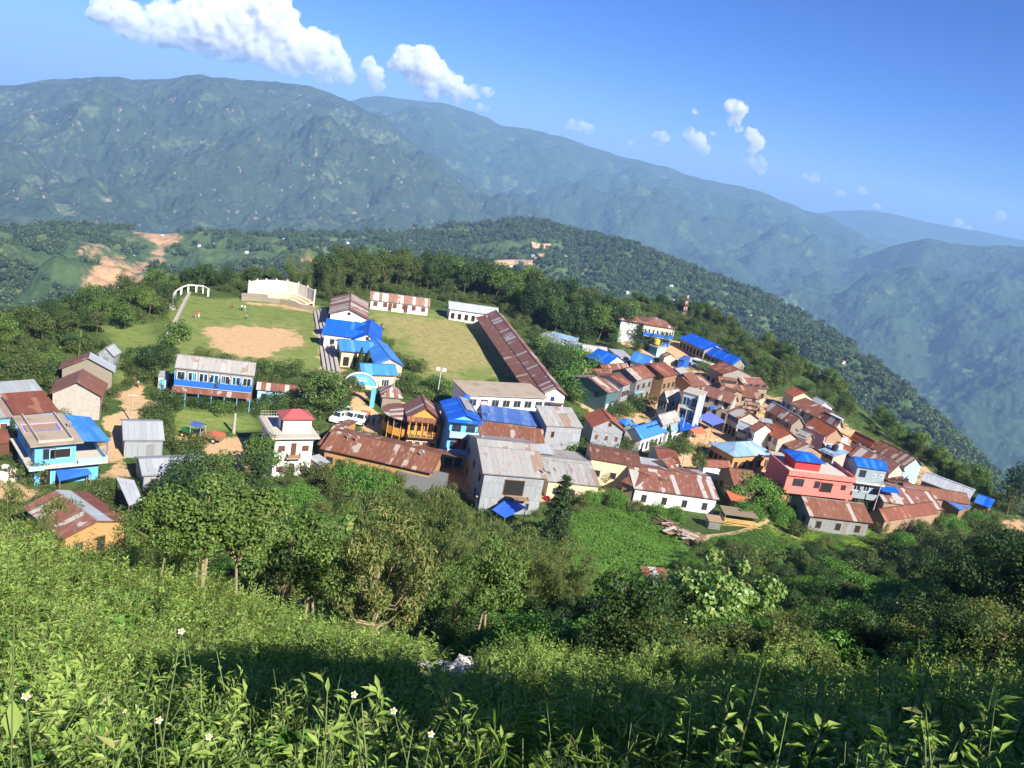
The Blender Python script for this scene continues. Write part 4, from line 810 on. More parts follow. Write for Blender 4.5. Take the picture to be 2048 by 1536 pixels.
for lab, quad, hs, mat in [('pale violet cloth awning under the teal gabled house', [(1216,797),(1240,793),(1240,785),(1218,788)], (2.6,3.2), 'white'), ('purple cloth hung beside the teal gabled house', [(1202,793),(1214,796),(1214,786),(1205,783)], (2.0,3.6), 'purple'),
    ('cream awning over a shop of the upper street', [(1247,784),(1265,779),(1264,775),(1247,779)], (2.8,3.2), 'cream'), ('white and pink awning under the wide rust streaked roof', [(1268,772),(1290,766),(1288,760),(1268,766)], (3.0,3.6), 'white'),
    ('green grey awning at the corner of the upper street', [(1294,772),(1317,768),(1314,759),(1294,764)], (2.6,3.2), 'greyp'), ('blue shop awning with hanging clothes', [(1270,789),(1292,781),(1290,775),(1270,782)], (2.4,2.9), 'skyblue'),
    ('cream awning under the deep red brown roof', [(1322,764),(1357,758),(1355,752),(1323,757)], (3.0,3.6), 'cream'), ('blue strip awning over the lower floor of the pink balcony house', [(1325,777),(1352,771),(1351,767),(1326,773)], (1.8,2.3), 'bluepaint')]:
    lean('shop_awning', lab, quad, hs, mat, 'awning')
house('bright_blue_house', 'bright blue roofed house with white gable at the top left of the town', (1172,713), (1214,729), ('k',1240,713), 3.6, 1.8, 'x', 'blue', 'white', .4, [F(3,.8,1,1.2,'dark'), Rw(1,.9,1,1.1,'win')])
house('light_blue_house', 'light blue roofed house behind the bright blue roof', (1259,717), (1296,729), ('k',1313,716), 3.6, 1.7, 'x', 'bluelight', 'white', .4, [F(3,.8,1,1.2,'dark')])
tank('water_tank', 'small bright green water tank by the bright blue roof', (1187,724), 1.2, 'grn', .6, 1.5)
house('grey_row', 'long low grey tin roof behind the green bank, farthest left', (1078,668), (1108,688), ('k',1122,680), 3.0, .8, 'x', 'tinlight', 'tinwall', .3)
house('grey_row', 'second low grey tin roof behind the green bank', (1113,687), (1160,702), ('e',1168,692), 3.0, .5, 'mono', 'tin', 'tinwall', .2)
house('pale_strip_house', 'thin pale blue grey roof behind the two grey tin roofs', (1096,670), (1150,684), ('e',1153,678), 3.2, .4, 'mono', 'paleblue', 'tinwall', .2)
house('brown_grey_house', 'brown grey roof left of the bright blue roof', (1165,699), (1215,706), ('k',1222,696), 3.2, 1.2, 'x', 'tinrust', 'wood', .3)
house('pale_flat_house', 'pale grey flat roof between the bright blue and the light blue roof', (1235,713), (1265,716), ('e',1275,705), 3.0, .3, 'mono', 'tin', 'white', .2)
# compound on the shelf above
def compound():
    r, W, D = house('balcony_school', 'two storey building with blue balcony and rust streaked hipped roof at the lane end', (1286,648), (1350,658), ('e',1352,646), 5.8, 1.6, 'hip', 'rustwhite', 'cream', .4, [F(8,.3,1.2,1.9,'door','bluepaint'), F(7,3.3,1.3,1.4,'dark','white')], 'school building')
    balcony(r, W, 2.95, 1.4, .9, 'bluepaint', posts=8, ph=2.7, postcol='white')
    MB().box(-W/2-6, -W/2-.02, 1.5, D-.5, -3, 5.6).build('side_wing', M['white'], r); o = MB(); roof_slabs(o, 6.6, D-.6, 0, 1.3, 'hip', .4); o = o.build('wing_roof', M['rustwhite'], r); o.location = (-W/2-3.2, 1.3, 5.75)
compound()
house('blue_range', 'long bright blue roofed classroom range, upper half', (1357,675), (1409,699), ('k',1420,682), 3.2, 1.5, 'x', 'blue', 'concdark', .5, [F(7,.5,1.4,1.8,'dark','concrete')], 'school building')
house('blue_range', 'long bright blue roofed classroom range, lower half', (1411,704), (1466,728), ('k',1478,714), 3.2, 1.6, 'x', 'blue', 'concdark', .5, [F(6,.5,1.4,1.8,'dark','concrete')], 'school building')
house('washroom', 'small pale green flat roofed washroom with a yellow tank above the lane', (1298,688), (1316,695), ('e',1323,690), 2.6, .1, 'flat', 'concrete', 'skylight', .2, [F(3,.2,.8,1.8,'door','teal')], 'hut')
tank('water_tank', 'yellow water tank on the pale green washroom', (1313,688), 2.8, 'yellow', .8, 1.4)
house('gate_hut', 'tiny rusty gabled hut below the pale green washroom', (1319,709), (1329,714), ('k',1335,705), 2.4, .8, 'x', 'rust', 'cream', .2, cat='hut')
house('blue_kiosk', 'small bright blue kiosk at the compound corner', (1356,718), (1370,722), ('e',1376,714), 2.6, .3, 'mono', 'bluegrey', 'bluepaint', .2, cat='kiosk')
house('dark_stone_house', 'dark stone house with small rusty roof below the long blue range', (1414,732), (1446,748), 9.0, 4.4, 1.4, 'x', 'rustplain', 'concdark', .3, [F(3,1,1,1.2,'dark')])
# ------------------------------------------------------------------ school between the two playing fields
house('rusty_school', 'rust and silver roofed school hall between the two fields', (657,626), (738,637), ('k',681,583), 3.8, 1.6, 'y', 'rustwhite', 'white', .5, [Lw(6,.9,1.2,1.3,'dark'), F(1,3.8,.7,.7,'dark')], 'school building')
r_, W_, D_ = house('blue_school', 'deep blue roofed school block with two short wings', (706,677), (762,685), ('k',733,637), 3.6, 1.4, 'y', 'blue', 'white', .4, [F(1,3.6,.7,.7,'dark')], 'school building')
for y0, y1 in ((D_*.12, D_*.42), (D_*.66, D_*.98)):
    w = MB().box(-W_/2-6.5, -W_/2-.02, y0+.4, y1-.4, -1.5, 3.2).build('wing', M['white'], r_)
    m = MB().slab([(-W_/2-7.1,y0,3.1),(-.6,y0,3.25),(-.6,(y0+y1)/2,4.6),(-W_/2-7.1,(y0+y1)/2,4.4)], .08).slab([(-.6,y1,3.25),(-W_/2-7.1,y1,3.1),(-W_/2-7.1,(y0+y1)/2,4.4),(-.6,(y0+y1)/2,4.6)], .08); m.build('wing_roof', M['blue'], w)
    for u in (.35, .7):
        x = -W_/2-6.5+5*u; MB().box(x-.5, x+.5, y0+.36, y0+.399, 1.0, 2.2).build('wing_window', M['glass'], w)
r_, W_, D_ = house('light_blue_school', 'light blue roofed courtyard school block, nearest part', (724,746), (797,748), ('k',810,729), 3.6, 1.3, 'x', 'bluelight', 'cream', .5, [F(1,.9,1.6,1.4,'win','white',(.55,.9)), F(1,.9,1.2,1.3,'shut','concrete',(.05,.5))], 'school building')
house('light_blue_school', 'light blue roofed courtyard school block, spine along the field', (751,727), (810,731), ('e',765,687), 3.6, 1.2, 'y', 'bluelight', 'cream', .4, cat='school building')
house('light_blue_school', 'light blue roofed courtyard school block, far wing with porch', (680,700), (752,706), ('k',752,684), 3.6, 1.3, 'x', 'bluelight', 'cream', .5, [F(3,.1,1.4,2.1,'dark','cream'), Lw(1,1,1.2,1.3)], 'school building')
house('white_classrooms', 'low white classroom block with rusty roof at the back of the schoolyard', (740,594), (861,609), ('k',862,598), 3.2, 1.3, 'x', 'rustwhite', 'white', .4, [F(6,.9,1.1,1.2,'shut','brown'), F(2,.1,1,2,'door','brown',(.2,.75))], 'school building')
house('white_classrooms', 'white classroom block with silver roof at the far right of the schoolyard', (898,617), (999,631), ('k',998,616), 3.2, 1.3, 'x', 'tinlight', 'white', .4, [F(7,.5,1,1.6,'dark','brown')], 'school building')
house('rusty_hut', 'small hut with rust striped hipped roof beside the gate path', (762,793), (807,797), ('e',800,778), 2.6, 1.4, 'hip', 'rustwhite', 'stone', .4, cat='hut')
house('hill_cabin', 'lone silver roofed cabin in the woods behind the schoolyard', (1098,584), (1120,588), ('k',1122,580), 3.4, 1.6, 'x', 'tinlight', 'concrete', .4, [F(2,.8,.9,1.1,'dark')], 'cabin')
SHADE = [((360,1380),14),((450,1440),14),((560,1400),15),((680,1470),15),((800,1430),16),((930,1490),18),((1160,1420),20),((1290,1370),24),((1430,1385),27),((1560,1350),27),((1700,1375),30),((1850,1350),36),((2000,1330),40),((760,1530),22),((900,1530),22),((1200,1500),22),((1900,1450),22)]
# ------------------------------------------------------------------ foliage
def leaf_mat(name, c1, c2, c3=None, trans=.3, rough=.5, spec=.3, amt3=.1):
    t = NT(name); a = t.attr('tint'); r = t.new('ShaderNodeObjectInfo').outputs['Random']
    f = t.math('ADD', t.math('MULTIPLY', a, .65), t.math('MULTIPLY', r, .35)); col = t.mix(f, c1, c2)
    if c3: col = t.mix(t.math('GREATER_THAN', a, 1-amt3), col, c3)
    t.base(col); t.rough(rough, spec)
    tr = t.new('ShaderNodeBsdfTranslucent'); t.l.new(t.mix(1.0, col, (1.0, 1.15, .5), 'MULTIPLY'), tr.inputs[0])
    mx = t.new('ShaderNodeMixShader'); mx.inputs[0].default_value = trans; t.l.new(t.b.outputs[0], mx.inputs[1]); t.l.new(tr.outputs[0], mx.inputs[2]); t.l.new(mx.outputs[0], t.out.inputs[0])
    return t.mat
LM = {
'dark': leaf_mat('dark_leaves', (.018, .048, .012), (.075, .13, .03)), 'mid': leaf_mat('green_leaves', (.04, .10, .016), (.17, .25, .055), (.25, .27, .09), amt3=.05),
'olive': leaf_mat('olive_leaves', (.045, .08, .018), (.12, .16, .04), (.17, .17, .05)), 'bamboo': leaf_mat('bamboo_leaves', (.08, .13, .03), (.20, .24, .07), (.3, .26, .1), amt3=.12, trans=.4),
'bright': leaf_mat('bright_leaves', (.06, .16, .02), (.13, .27, .035)), 'big': leaf_mat('broad_pale_leaves', (.11, .23, .04), (.27, .38, .12), (.38, .36, .10), amt3=.07, spec=.5, rough=.4),
'weed': leaf_mat('weed_leaves', (.19, .33, .05), (.45, .55, .15), (.38, .38, .14), amt3=.08, trans=.45), 'weed2': leaf_mat('fine_weed_leaves', (.13, .26, .05), (.30, .43, .12), trans=.4),
'dry': leaf_mat('yellowing_leaves', (.08, .12, .03), (.22, .25, .07), (.30, .25, .09), amt3=.16), 'brush': leaf_mat('brushwood_leaves', (.09, .14, .03), (.22, .25, .07), (.24, .17, .08), amt3=.12, trans=.4),
'crop': leaf_mat('crop_leaves', (.10, .25, .03), (.27, .44, .08), trans=.4), 'hill': leaf_mat('hill_tree_leaves', (.02, .045, .014), (.10, .14, .04), trans=.15), 'vine': leaf_mat('vine_leaves', (.06, .17, .02), (.16, .31, .05))}
LM['bark'] = plain('bark', (.17, .12, .075), .5, .9, 4); LM['barkpale'] = plain('pale_bark', (.3, .24, .15), .4, .9, 4); LM['stem'] = plain('green_stem', (.12, .17, .05), .2, .7, 6)
def leaves(C, N, size, mat, name='crown', parent=None, aspect=.55, tint=None, droop=0.0, rng=None, fold=False, mesh_only=False, up=None):
    """one mesh of many small leaf faces: C centres, N facing, size per leaf"""
    n = len(C); rng = rng or np.random.default_rng(1)
    N = N/np.maximum(np.linalg.norm(N, axis=1, keepdims=True), 1e-6)
    rnd = rng.normal(size=(n, 3)) if up is None else up
    rnd[:, 2] -= droop
    t = rnd-(rnd*N).sum(1, keepdims=True)*N; t /= np.maximum(np.linalg.norm(t, axis=1, keepdims=True), 1e-6); b = np.cross(N, t)
    s = size[:, None]; tip = C+t*s*.5; bas = C-t*s*.5; l = C+b*s*aspect*.5-t*s*.08; r = C-b*s*aspect*.5-t*s*.08
    if fold: l = l+N*s*.10; r = r+N*s*.10; tip = tip-N*s*.10
    V = np.stack([bas, r, tip, l], 1).reshape(-1, 3)
    me = bpy.data.meshes.new(name); me.vertices.add(4*n); me.vertices.foreach_set('co', V.ravel())
    if fold:
        q = (np.arange(n)*4)[:, None]+np.array([[0,1,2,0,2,3]]); q = q.ravel(); k = 2*n; tot = 3
    else: q = np.arange(4*n); k = n; tot = 4
    me.loops.add(len(q)); me.loops.foreach_set('vertex_index', q.astype(np.int32))
    me.polygons.add(k); me.polygons.foreach_set('loop_start', (np.arange(k)*tot).astype(np.int32)); me.polygons.foreach_set('loop_total', np.full(k, tot, np.int32))
    me.update(calc_edges=True)
    tint = rng.random(n) if tint is None else tint
    a = me.attributes.new('tint', 'FLOAT', 'POINT'); a.data.foreach_set('value', np.repeat(tint, 4).astype(np.float32)); me.materials.append(mat)
    return me if mesh_only else link(name, me, parent)
def crown_pts(rng, n, H, R, z0, k=11, clump=.42, flat=1.0, shell=.75):
    """leaf centres in uneven clumps filling an egg from z0 to H"""
    cz = (H+z0)/2; rz = (H-z0)/2; cl = []
    while len(cl) < k:
        p = rng.uniform(-1, 1, 3)
        if p@p < 1 and p@p > .08: cl.append(p*np.array([R*.78, R*.78, rz*.78])+np.array([0, 0, cz]))
    cl = np.array(cl); cr = R*clump*rng.uniform(.65, 1.25, k); w = cr**2; idx = rng.choice(k, n, p=w/w.sum())
    d = rng.normal(size=(n, 3)); d /= np.linalg.norm(d, axis=1, keepdims=True); rad = cr[idx]*np.where(rng.random(n) < shell, rng.uniform(.8, 1.08, n), rng.random(n)**.5)
    C = cl[idx]+d*rad[:, None]*np.array([1, 1, flat]); N = d*.8+rng.normal(size=(n, 3))*.45+np.array([0, 0, .35])
    return C, N, cl
PROTO = {}
def tree_proto(key, H, R, z0, n, ls, mat, k=11, clump=.42, trunk=.14, bark='bark', seed=1, flat=.85, droop=.2, aspect=.6, stems=1, fold=False, lean=.3):
    rng = np.random.default_rng(seed); C, N, cl = crown_pts(rng, n, H, R, z0, k, clump, flat)
    cm = leaves(C, N, rng.uniform(.65, 1.25, n)*ls, LM[mat], 'crown', aspect=aspect, droop=droop, rng=rng, mesh_only=True, fold=fold)
    m = MB()
    for s in range(stems):
        a = rng.random()*6.28; bx = (stems > 1)*rng.uniform(.1, .5); bx, by = bx*math.cos(a), bx*math.sin(a); lx, ly = rng.normal()*lean, rng.normal()*lean
        top = (z0+H)/2
        m.tube([(bx,by,-.8),(bx,by,0),(bx+lx*.3,by+ly*.4,z0*.6),(bx+lx,by+ly,top)], [trunk*1.15,trunk,trunk*.75,trunk*.35], 7)
        for q in cl[s::stems]: zs = z0*.75+max(q[2]-z0, 0)*.5; tt = min(zs/top, 1); m.tube([(bx+lx*tt,by+ly*tt,zs),((bx+lx+q[0])*.5,(by+ly+q[1])*.5,(z0+q[2])*.5),tuple(q)], [trunk*.45,trunk*.3,trunk*.1], 4)
    tm = m.build('trunk', LM[bark]); me = tm.data; bpy.data.objects.remove(tm)
    PROTO[key] = (cm, me, H)
_trng = np.random.default_rng(11)
def plant(key, p, H, label, cat='tree', group=None, name='tree', wide=1.0, pos=None, sink=.1, tilt=0.06):
    cm, tm, H0 = PROTO[key]; g = ground(p) if pos is None else Vector((pos[0], pos[1], Tz(pos[0], pos[1])))
    r = empty(name, g-Vector((0,0,sink)), float(_trng.random()*6.28), label, cat, group); s = H/H0; r.scale = (s*wide, s*wide, s); r.rotation_euler.x = float(_trng.normal()*tilt)
    link('trunk', tm, r); link('crown', cm, r); return r
def plant_top(key, x, ytop, r, label, cat='tree', group=None, name='tree', wide=1.0):
    """a plant r metres away whose crown top shows at pixel x, ytop"""
    a, e = azel(x, ytop); X, Y = r*math.sin(a), r*math.cos(a); H = r*math.tan(e)-Tz(X, Y); return plant(key, None, max(H, 1.2), label, cat, group, name, wide, (X, Y), tilt=.03)
tree_proto('round1', 9, 3.6, 1.8, 2600, .42, 'mid', 13, seed=1); tree_proto('round2', 9, 3.8, 1.4, 2600, .42, 'dark', 12, seed=2); tree_proto('round3', 9, 3.2, 2.2, 2300, .40, 'olive', 11, seed=3)
tree_proto('tall1', 12, 2.9, 2.4, 2600, .42, 'dark', 15, .5, seed=4); tree_proto('tall2', 12, 2.6, 2.8, 2400, .40, 'olive', 14, .5, seed=5); tree_proto('bush1', 3, 2.0, .1, 1500, .26, 'mid', 9, .5, .06, seed=6)
tree_proto('bush2', 3, 2.1, .1, 1500, .26, 'dark', 9, .5, .06, seed=7); tree_proto('bush3', 3, 2.2, .1, 1700, .24, 'vine', 9, .5, .05, seed=8); tree_proto('bush4', 3, 1.9, .1, 1500, .24, 'olive', 9, .5, .05, seed=9)
tree_proto('slim1', 6.8, 2.3, 3.5, 5200, .16, 'mid', 36, .21, .07, 'barkpale', 21, stems=1, fold=True, lean=.25); tree_proto('slim2', 6.8, 2.5, 3.3, 6200, .16, 'mid', 38, .21, .08, 'barkpale', 22, stems=3, fold=True)
tree_proto('dryleaf', 6, 2.0, .9, 8000, .17, 'dry', 32, .22, .09, 'barkpale', 23, droop=1.2, fold=True, aspect=.35); tree_proto('bigleaf', 8, 3.1, 1.2, 3000, .36, 'big', 30, .25, .09, 'barkpale', 24, droop=.8, aspect=.85, fold=True, lean=.6)
tree_proto('shrubtree', 5, 2.6, .3, 8000, .17, 'dark', 30, .28, .08, 'bark', 25, fold=True); tree_proto('vinemound', 3, 3.0, -.2, 6500, .2, 'vine', 26, .3, .06, 'bark', 26, fold=True, flat=.8); tree_proto('brushbush', 3.2, 2.2, .1, 5500, .14, 'brush', 30, .26, .05, 'bark', 27, fold=True)
def cypress(key, H, R, seed):
    rng = np.random.default_rng(seed); n = 1800; z = rng.random(n)**.8; r = R*(1-z)**.7*np.minimum(1, z*8+.3)*rng.uniform(.7, 1.1, n); a = rng.random(n)*6.28
    C = np.stack([r*np.cos(a), r*np.sin(a), z*H+.1], 1); N = np.stack([np.cos(a), np.sin(a), rng.normal(size=n)*.4], 1)
    cm = leaves(C, N, rng.uniform(.2, .4, n), LM['dark'], 'crown', rng=rng, mesh_only=True, up=np.tile([0., 0, 1.], (n, 1))+rng.normal(size=(n, 3))*.3)
    tm = MB().tube([(0,0,-.5),(0,0,H*.9)], [.1,.02], 6).build('trunk', LM['bark']); me = tm.data; bpy.data.objects.remove(tm); PROTO[key] = (cm, me, H)
cypress('cypress', 4.5, 1.0, 3)
def conifer(key, H, R, seed):
    rng = np.random.default_rng(seed); C = []; N = []; m = MB().tube([(0,0,-.5),(0,0,H)], [.12,.02], 6)
    for lv in range(11):
        z = H*(.12+.85*lv/11); rr = R*(1-lv/11.5)
        for k in range(9):
            a = k*.7+lv*.4+rng.normal()*.15; m.tube([(0,0,z),(rr*math.cos(a),rr*math.sin(a),z-.1*rr)], [.03,.01], 3); s = rng.random(70)**.7
            P = np.stack([rr*s*np.cos(a), rr*s*np.sin(a), z-.12*rr*s], 1)+rng.normal(size=(70, 3))*[.14,.14,.06]; C.append(P); N.append(np.tile([0., 0, 1], (70, 1))+rng.normal(size=(70, 3))*.5)
    C = np.concatenate(C); N = np.concatenate(N); cm = leaves(C, N, rng.uniform(.16, .3, len(C)), LM['dark'], 'crown', rng=rng, mesh_only=True)
    tm = m.build('trunk', LM['bark']); me = tm.data; bpy.data.objects.remove(tm); PROTO[key] = (cm, me, H)
conifer('conifer', 6, 1.9, 5)
def bamboo(key, H, n_culm, nl, seed, spread=2.6):
    rng = np.random.default_rng(seed); m = MB(); C = []; N = []; U = []
    for i in range(n_culm):
        a = rng.random()*6.28; b0 = rng.random()**.5*.9; h = H*rng.uniform(.7, 1.05); out = spread*rng.uniform(.4, 1.2); P = []
        for j in range(9):
            t = j/8; P.append(np.array([math.cos(a)*(b0+out*t**2.4), math.sin(a)*(b0+out*t**2.4), h*(t-.16*t**5)*1.02]))
        m.tube([tuple(p) for p in P], [.045*(1-.8*k/8) for k in range(9)], 5); P = np.array(P)
        t = rng.uniform(.22, 1, nl)**.85*8; k = np.minimum(t.astype(int), 7); f = (t-k)[:, None]; base = P[k]*(1-f)+P[k+1]*f
        side = rng.normal(size=(nl, 3)); side[:, 2] = -abs(side[:, 2])*.6; side /= np.linalg.norm(side, axis=1, keepdims=True); ln = rng.uniform(.05, .75, nl)
        nb = 26; ti = rng.integers(0, nb, nl); bd = rng.normal(size=(nb, 3)); bd[:, 2] = np.abs(bd[:, 2])*.2; bd /= np.linalg.norm(bd, axis=1, keepdims=True); bt = rng.uniform(2.2, 8, nb); kk = np.minimum(bt.astype(int), 7); ff = (bt-kk)[:, None]; bb = P[kk]*(1-ff)+P[np.minimum(kk+1, 8)]*ff
        base = bb[ti]; ln = rng.uniform(.1, 1.0, nl)
        C.append(base+bd[ti]*ln[:, None]+np.array([0, 0, -1.])*(ln[:, None]**2)*.45+rng.normal(size=(nl, 3))*.09); N.append(rng.normal(size=(nl, 3))+[0, 0, .6]); U.append(bd[ti]*.7+[0, 0, -1.]+rng.normal(size=(nl, 3))*.35)
    C = np.concatenate(C); N = np.concatenate(N); U = np.concatenate(U)
    cm = leaves(C, N, rng.uniform(.16, .30, len(C)), LM['bamboo'], 'crown', aspect=.2, rng=rng, up=U, mesh_only=True); tm = m.build('trunk', LM['stem']); me = tm.data; bpy.data.objects.remove(tm); PROTO[key] = (cm, me, H)
bamboo('bamboo1', 8, 26, 1300, 31); bamboo('bamboo2', 8, 24, 1300, 32, 3.2); bamboo('bamboofar', 11, 14, 260, 33, 1.6)
# --- bamboo clumps and trees on the near slope
BG = 'bamboo clumps on the near slope'
def clumps():
    for k, x, yt, r, w, lab in [('bamboo1',15,965,42,.75,'broad bamboo clump at the left edge under the sky blue house'),('bamboo2',-60,975,44,.9,'bamboo clump partly cut by the left edge of the view'),('bamboo1',150,1105,36,.9,'low bamboo clump below the yellow walled near house'),
        ('bamboo2',325,990,46,.5,'bamboo hanging over the near rusty roof'),('bamboo1',790,955,62,.75,'bamboo clump left of the small blue sheet hut'),('bamboo2',900,962,60,.7,'dense bamboo clump right below the long ochre walled house'),
        ('bamboo1',990,1035,52,.8,'tall arching bamboo clump in the middle of the slope'),('bamboo2',1075,1030,56,.8,'bamboo clump at the left border of the crop field'),('bamboo1',1140,1085,50,.8,'lower bamboo clump beside the bright green patch'),('bamboo1',870,1050,46,.9,'shadowed bamboo clump behind the twin crooked stems'),('bamboo2',700,1040,50,.8,'bamboo clump behind the yellowing tree')]:
        plant_top(k, x, yt, r, lab, 'bamboo', BG, 'bamboo_clump', w)
clumps()
SG = 'slender trunked trees at the rim of the grassy slope'
for k, x, yt, r, w, lab in [('slim1',330,985,24,1.15,'slender tree with a leaning pale trunk, leftmost of the trunk group'),('slim2',425,945,24.5,1.25,'twin stemmed leafy tree in the middle of the trunk group'),('slim1',500,960,25,1.2,'slender tree with a mossy trunk at the right of the trunk group'),
    ('slim2',590,1010,33,1.1,'dark leafy tree behind the bright grass rim'),('slim2',655,1030,34,1.1,'dense dark leafed tree left of the yellowing tree'),('dryleaf',795,985,26,.9,'yellowing tree with drooping dry leaves and one pale trunk'),
    ('slim2',1010,1060,36,.85,'glossy leafed tree with two thin crooked stems in the centre'),('slim1',930,1120,34,.9,'small dark tree in the shade left of the twin crooked stems'),('bigleaf',1440,1088,40,.95,'tree with broad pale heart shaped leaves on the right slope'),('bigleaf',1520,1110,46,.85,'second broad leafed tree just behind the first'),
    ('bigleaf',1810,1190,50,.9,'small broad leafed tree among brushwood on the right'),('bigleaf',690,1012,58,.8,'pale green broad leafed tree below the green vines'),('conifer',1136,938,112,.8,'dark conifer in front of the striped roof')]:
    plant_top(k, x, yt, r, lab, 'tree', SG, 'conifer' if k == 'conifer' else 'tree', w)
DG = 'dark shrubby trees on the right slope'
for i, (p, H, lab) in enumerate([((1900,1215),5,'dark shrubby tree mass in the right middle of the slope'),((1980,1235),6,'large dark tree at the right edge of the slope'),((1830,1180),4.6,'dark tree right of the small yellow green plot'),((2050,1300),6,'dark tree cut by the right edge'),((1960,1140),4.5,'dark bushy tree under the sandy path'),((1890,1120),4,'bushy tree at the foot of the town on the right'),
    ((1760,1180),3.6,'round dark shrub below the yellow green plot'),((1640,1190),3.4,'vine hung dark shrub in the middle of the right slope'),((1700,1140),3.4,'dark shrub left of the yellow green plot'),((1560,1180),3.2,'dark shrub right of the broad leafed tree'),((1620,1130),3.2,'dark shrub under the crossing footpaths'),((1200,1260),2.2,'shadowy shrub below the bright green patch'),((1270,1250),2.2,'dark shrub below the pole pen'),((2010,1110),4,'bush beside the sandy path at the right edge')]):
    plant('shrubtree', p, H, lab, 'shrub', DG, 'shrub', 1.1)
VG = 'vine covered bushes'
for i, (p, H) in enumerate([((660,990),4.2),((700,985),4.5),((745,990),4.2),((790,985),3.6),((600,1010),3.2),((560,1020),3),((640,1040),3),((700,1045),2.4),((1500,1010),5.5),((1530,1025),4.2),((1490,1040),3.2),((1560,1040),3),((1650,1100),2.6),((1720,1200),2.8),((1660,1160),2.8),((1600,1210),2.8),((1780,1230),3),((1230,1010),2.6),((1270,1025),2.6),((1310,1035),2.4),((1180,1005),2.2),((1150,1030),2),((1350,1040),2.2),((1800,1100),3),((1840,1070),3),((1900,1060),3),((1950,1050),3),((1760,1065),2.6),((1700,1060),2.2)]):
    plant('vinemound' if i % 3 else 'brushbush', p, H, ('bright vine covered' if i % 3 else 'olive tangled')+' bush at the lower edge of the '+('white house garden' if p[0] < 900 else 'middle of the town' if p[0] < 1400 else 'right end of the town'), 'bush', VG, 'bush', 1.0)
# --- trees in and around the town
def many(keys, pts, H, label, group, cat='tree', name='tree', jit=.15, **k):
    xs_ = sorted(p[0] for p in pts); n_ = len(xs_)
    def WH(p): return '' if n_ < 7 else (', left part' if p[0] < xs_[n_//3] else ', middle part' if p[0] < xs_[2*n_//3] else ', right part')
    ADJ = {'round1': 'round mid green', 'round2': 'round dark green', 'round3': 'round olive', 'tall1': 'tall dark', 'tall2': 'tall olive', 'bush1': 'leafy green', 'bush2': 'dark', 'bush3': 'bright vine hung', 'bush4': 'olive', 'bamboofar': 'feathery'}
    for i, p in enumerate(pts): plant(keys[i % len(keys)], p, H*(1+float(_trng.normal())*jit), ADJ.get(keys[i % len(keys)], '')+' '+label+WH(p) if isinstance(label, str) else label[i], cat, group, name, **k)
def region(poly, n, seed, mind=3.0):
    rng = np.random.default_rng(seed); P = np.array(poly, float); out = []; W = []
    lo = P.min(0); hi = P.max(0)
    for _ in range(n*30):
        q = rng.uniform(lo, hi)
        if poly_sd(q[0:1], q[1:2], P)[0] > 0: continue
        g = ground(tuple(q))
        if any((g.x-w.x)**2+(g.y-w.y)**2 < mind**2 for w in W): continue
        out.append(tuple(q)); W.append(g)
        if len(out) >= n: break
    return out
many(['round2','tall1','round1','tall2','round2'], region([(640,582),(780,575),(900,590),(990,605),(1060,650),(1140,690),(1240,690),(1260,655),(1150,628),(1000,590),(900,563),(780,557),(640,570)], 95, 5, 4.2), 10.5, 'tree in the wood behind the schoolyard', 'trees of the wood behind the schoolyard')
many(['bamboofar','tall2'], region([(570,574),(640,574),(760,572),(830,570),(830,580),(700,590),(640,588),(580,584)], 26, 6, 3), 11, 'tree or bamboo behind the field wall and classrooms', 'feathery bamboos behind the field', 'bamboo', 'bamboo_clump')
many(['round1','round2','round3'], region([(-40,640),(60,640),(160,615),(240,600),(330,590),(345,615),(300,660),(200,672),(100,690),(-40,715)], 34, 7, 4), 6, 'tree on the slope left of the football ground', 'trees left of the football ground')
many(['round2','round1'], [(330,745),(350,720),(305,755)], 7.5, ['dark round tree touching the left end of the balcony building','dark tree at the corner of the football ground','small tree beside the grey stone pillar wall'], None)
many(['bush2','bush1','bush4'], region([(510,745),(640,770),(650,790),(640,760),(520,735)], 10, 8, 2.5)+region([(330,800),(510,812),(640,820),(650,850),(520,838),(330,822)], 26, 9, 2.6)+region([(530,795),(640,800),(700,800),(690,840),(560,830)], 18, 10, 2.6), 2.7, 'bush in the hedge around the balcony building', 'hedge bushes around the balcony building', 'bush', 'bush')
many(['round1','round3','round2'], [(650,812),(700,812),(672,835),(640,838)], 7, ['olive tree left of the blue arch','dark tree directly beside the blue arch','tree in front of the parked vehicles','tree behind the red cabin roof'], None)
many(['round1','bush1','bush1'], [(818,785),(845,800),(880,785),(792,785)], 3.6, ['bright tree at the near corner of the schoolyard','bush right of the bright corner tree','bush beside the tall lamp post','bush above the rust striped hut'], None)
many(['tall2','tall1'], [(365,800),(398,806),(428,810),(480,815)], 5.5, 'thin shrub growing in front of the balcony building', 'thin shrubs before the balcony building', wide=.5)
plant('cypress', (718,742), 5, 'left pointed cypress in the blue courtyard', 'tree', None, 'cypress'); plant('cypress', (735,745), 4.6, 'right pointed cypress in the blue courtyard', 'tree', None, 'cypress'); plant('cypress', (1335,890), 4.2, 'pointed cypress before the pale blue shop', 'tree', None, 'cypress'); plant('cypress', (750,800), 3.6, 'small dark conifer beside the blue arch', 'tree', None, 'cypress')
many(['bush1','bush3','bush2'], region([(1080,690),(1120,700),(1180,740),(1170,790),(1190,810),(1150,810),(1120,760),(1070,700)], 34, 12, 2.6), 4.2, 'bush on the green bank right of the long classroom block', 'bushes on the bank by the long classroom block', 'bush', 'bush')
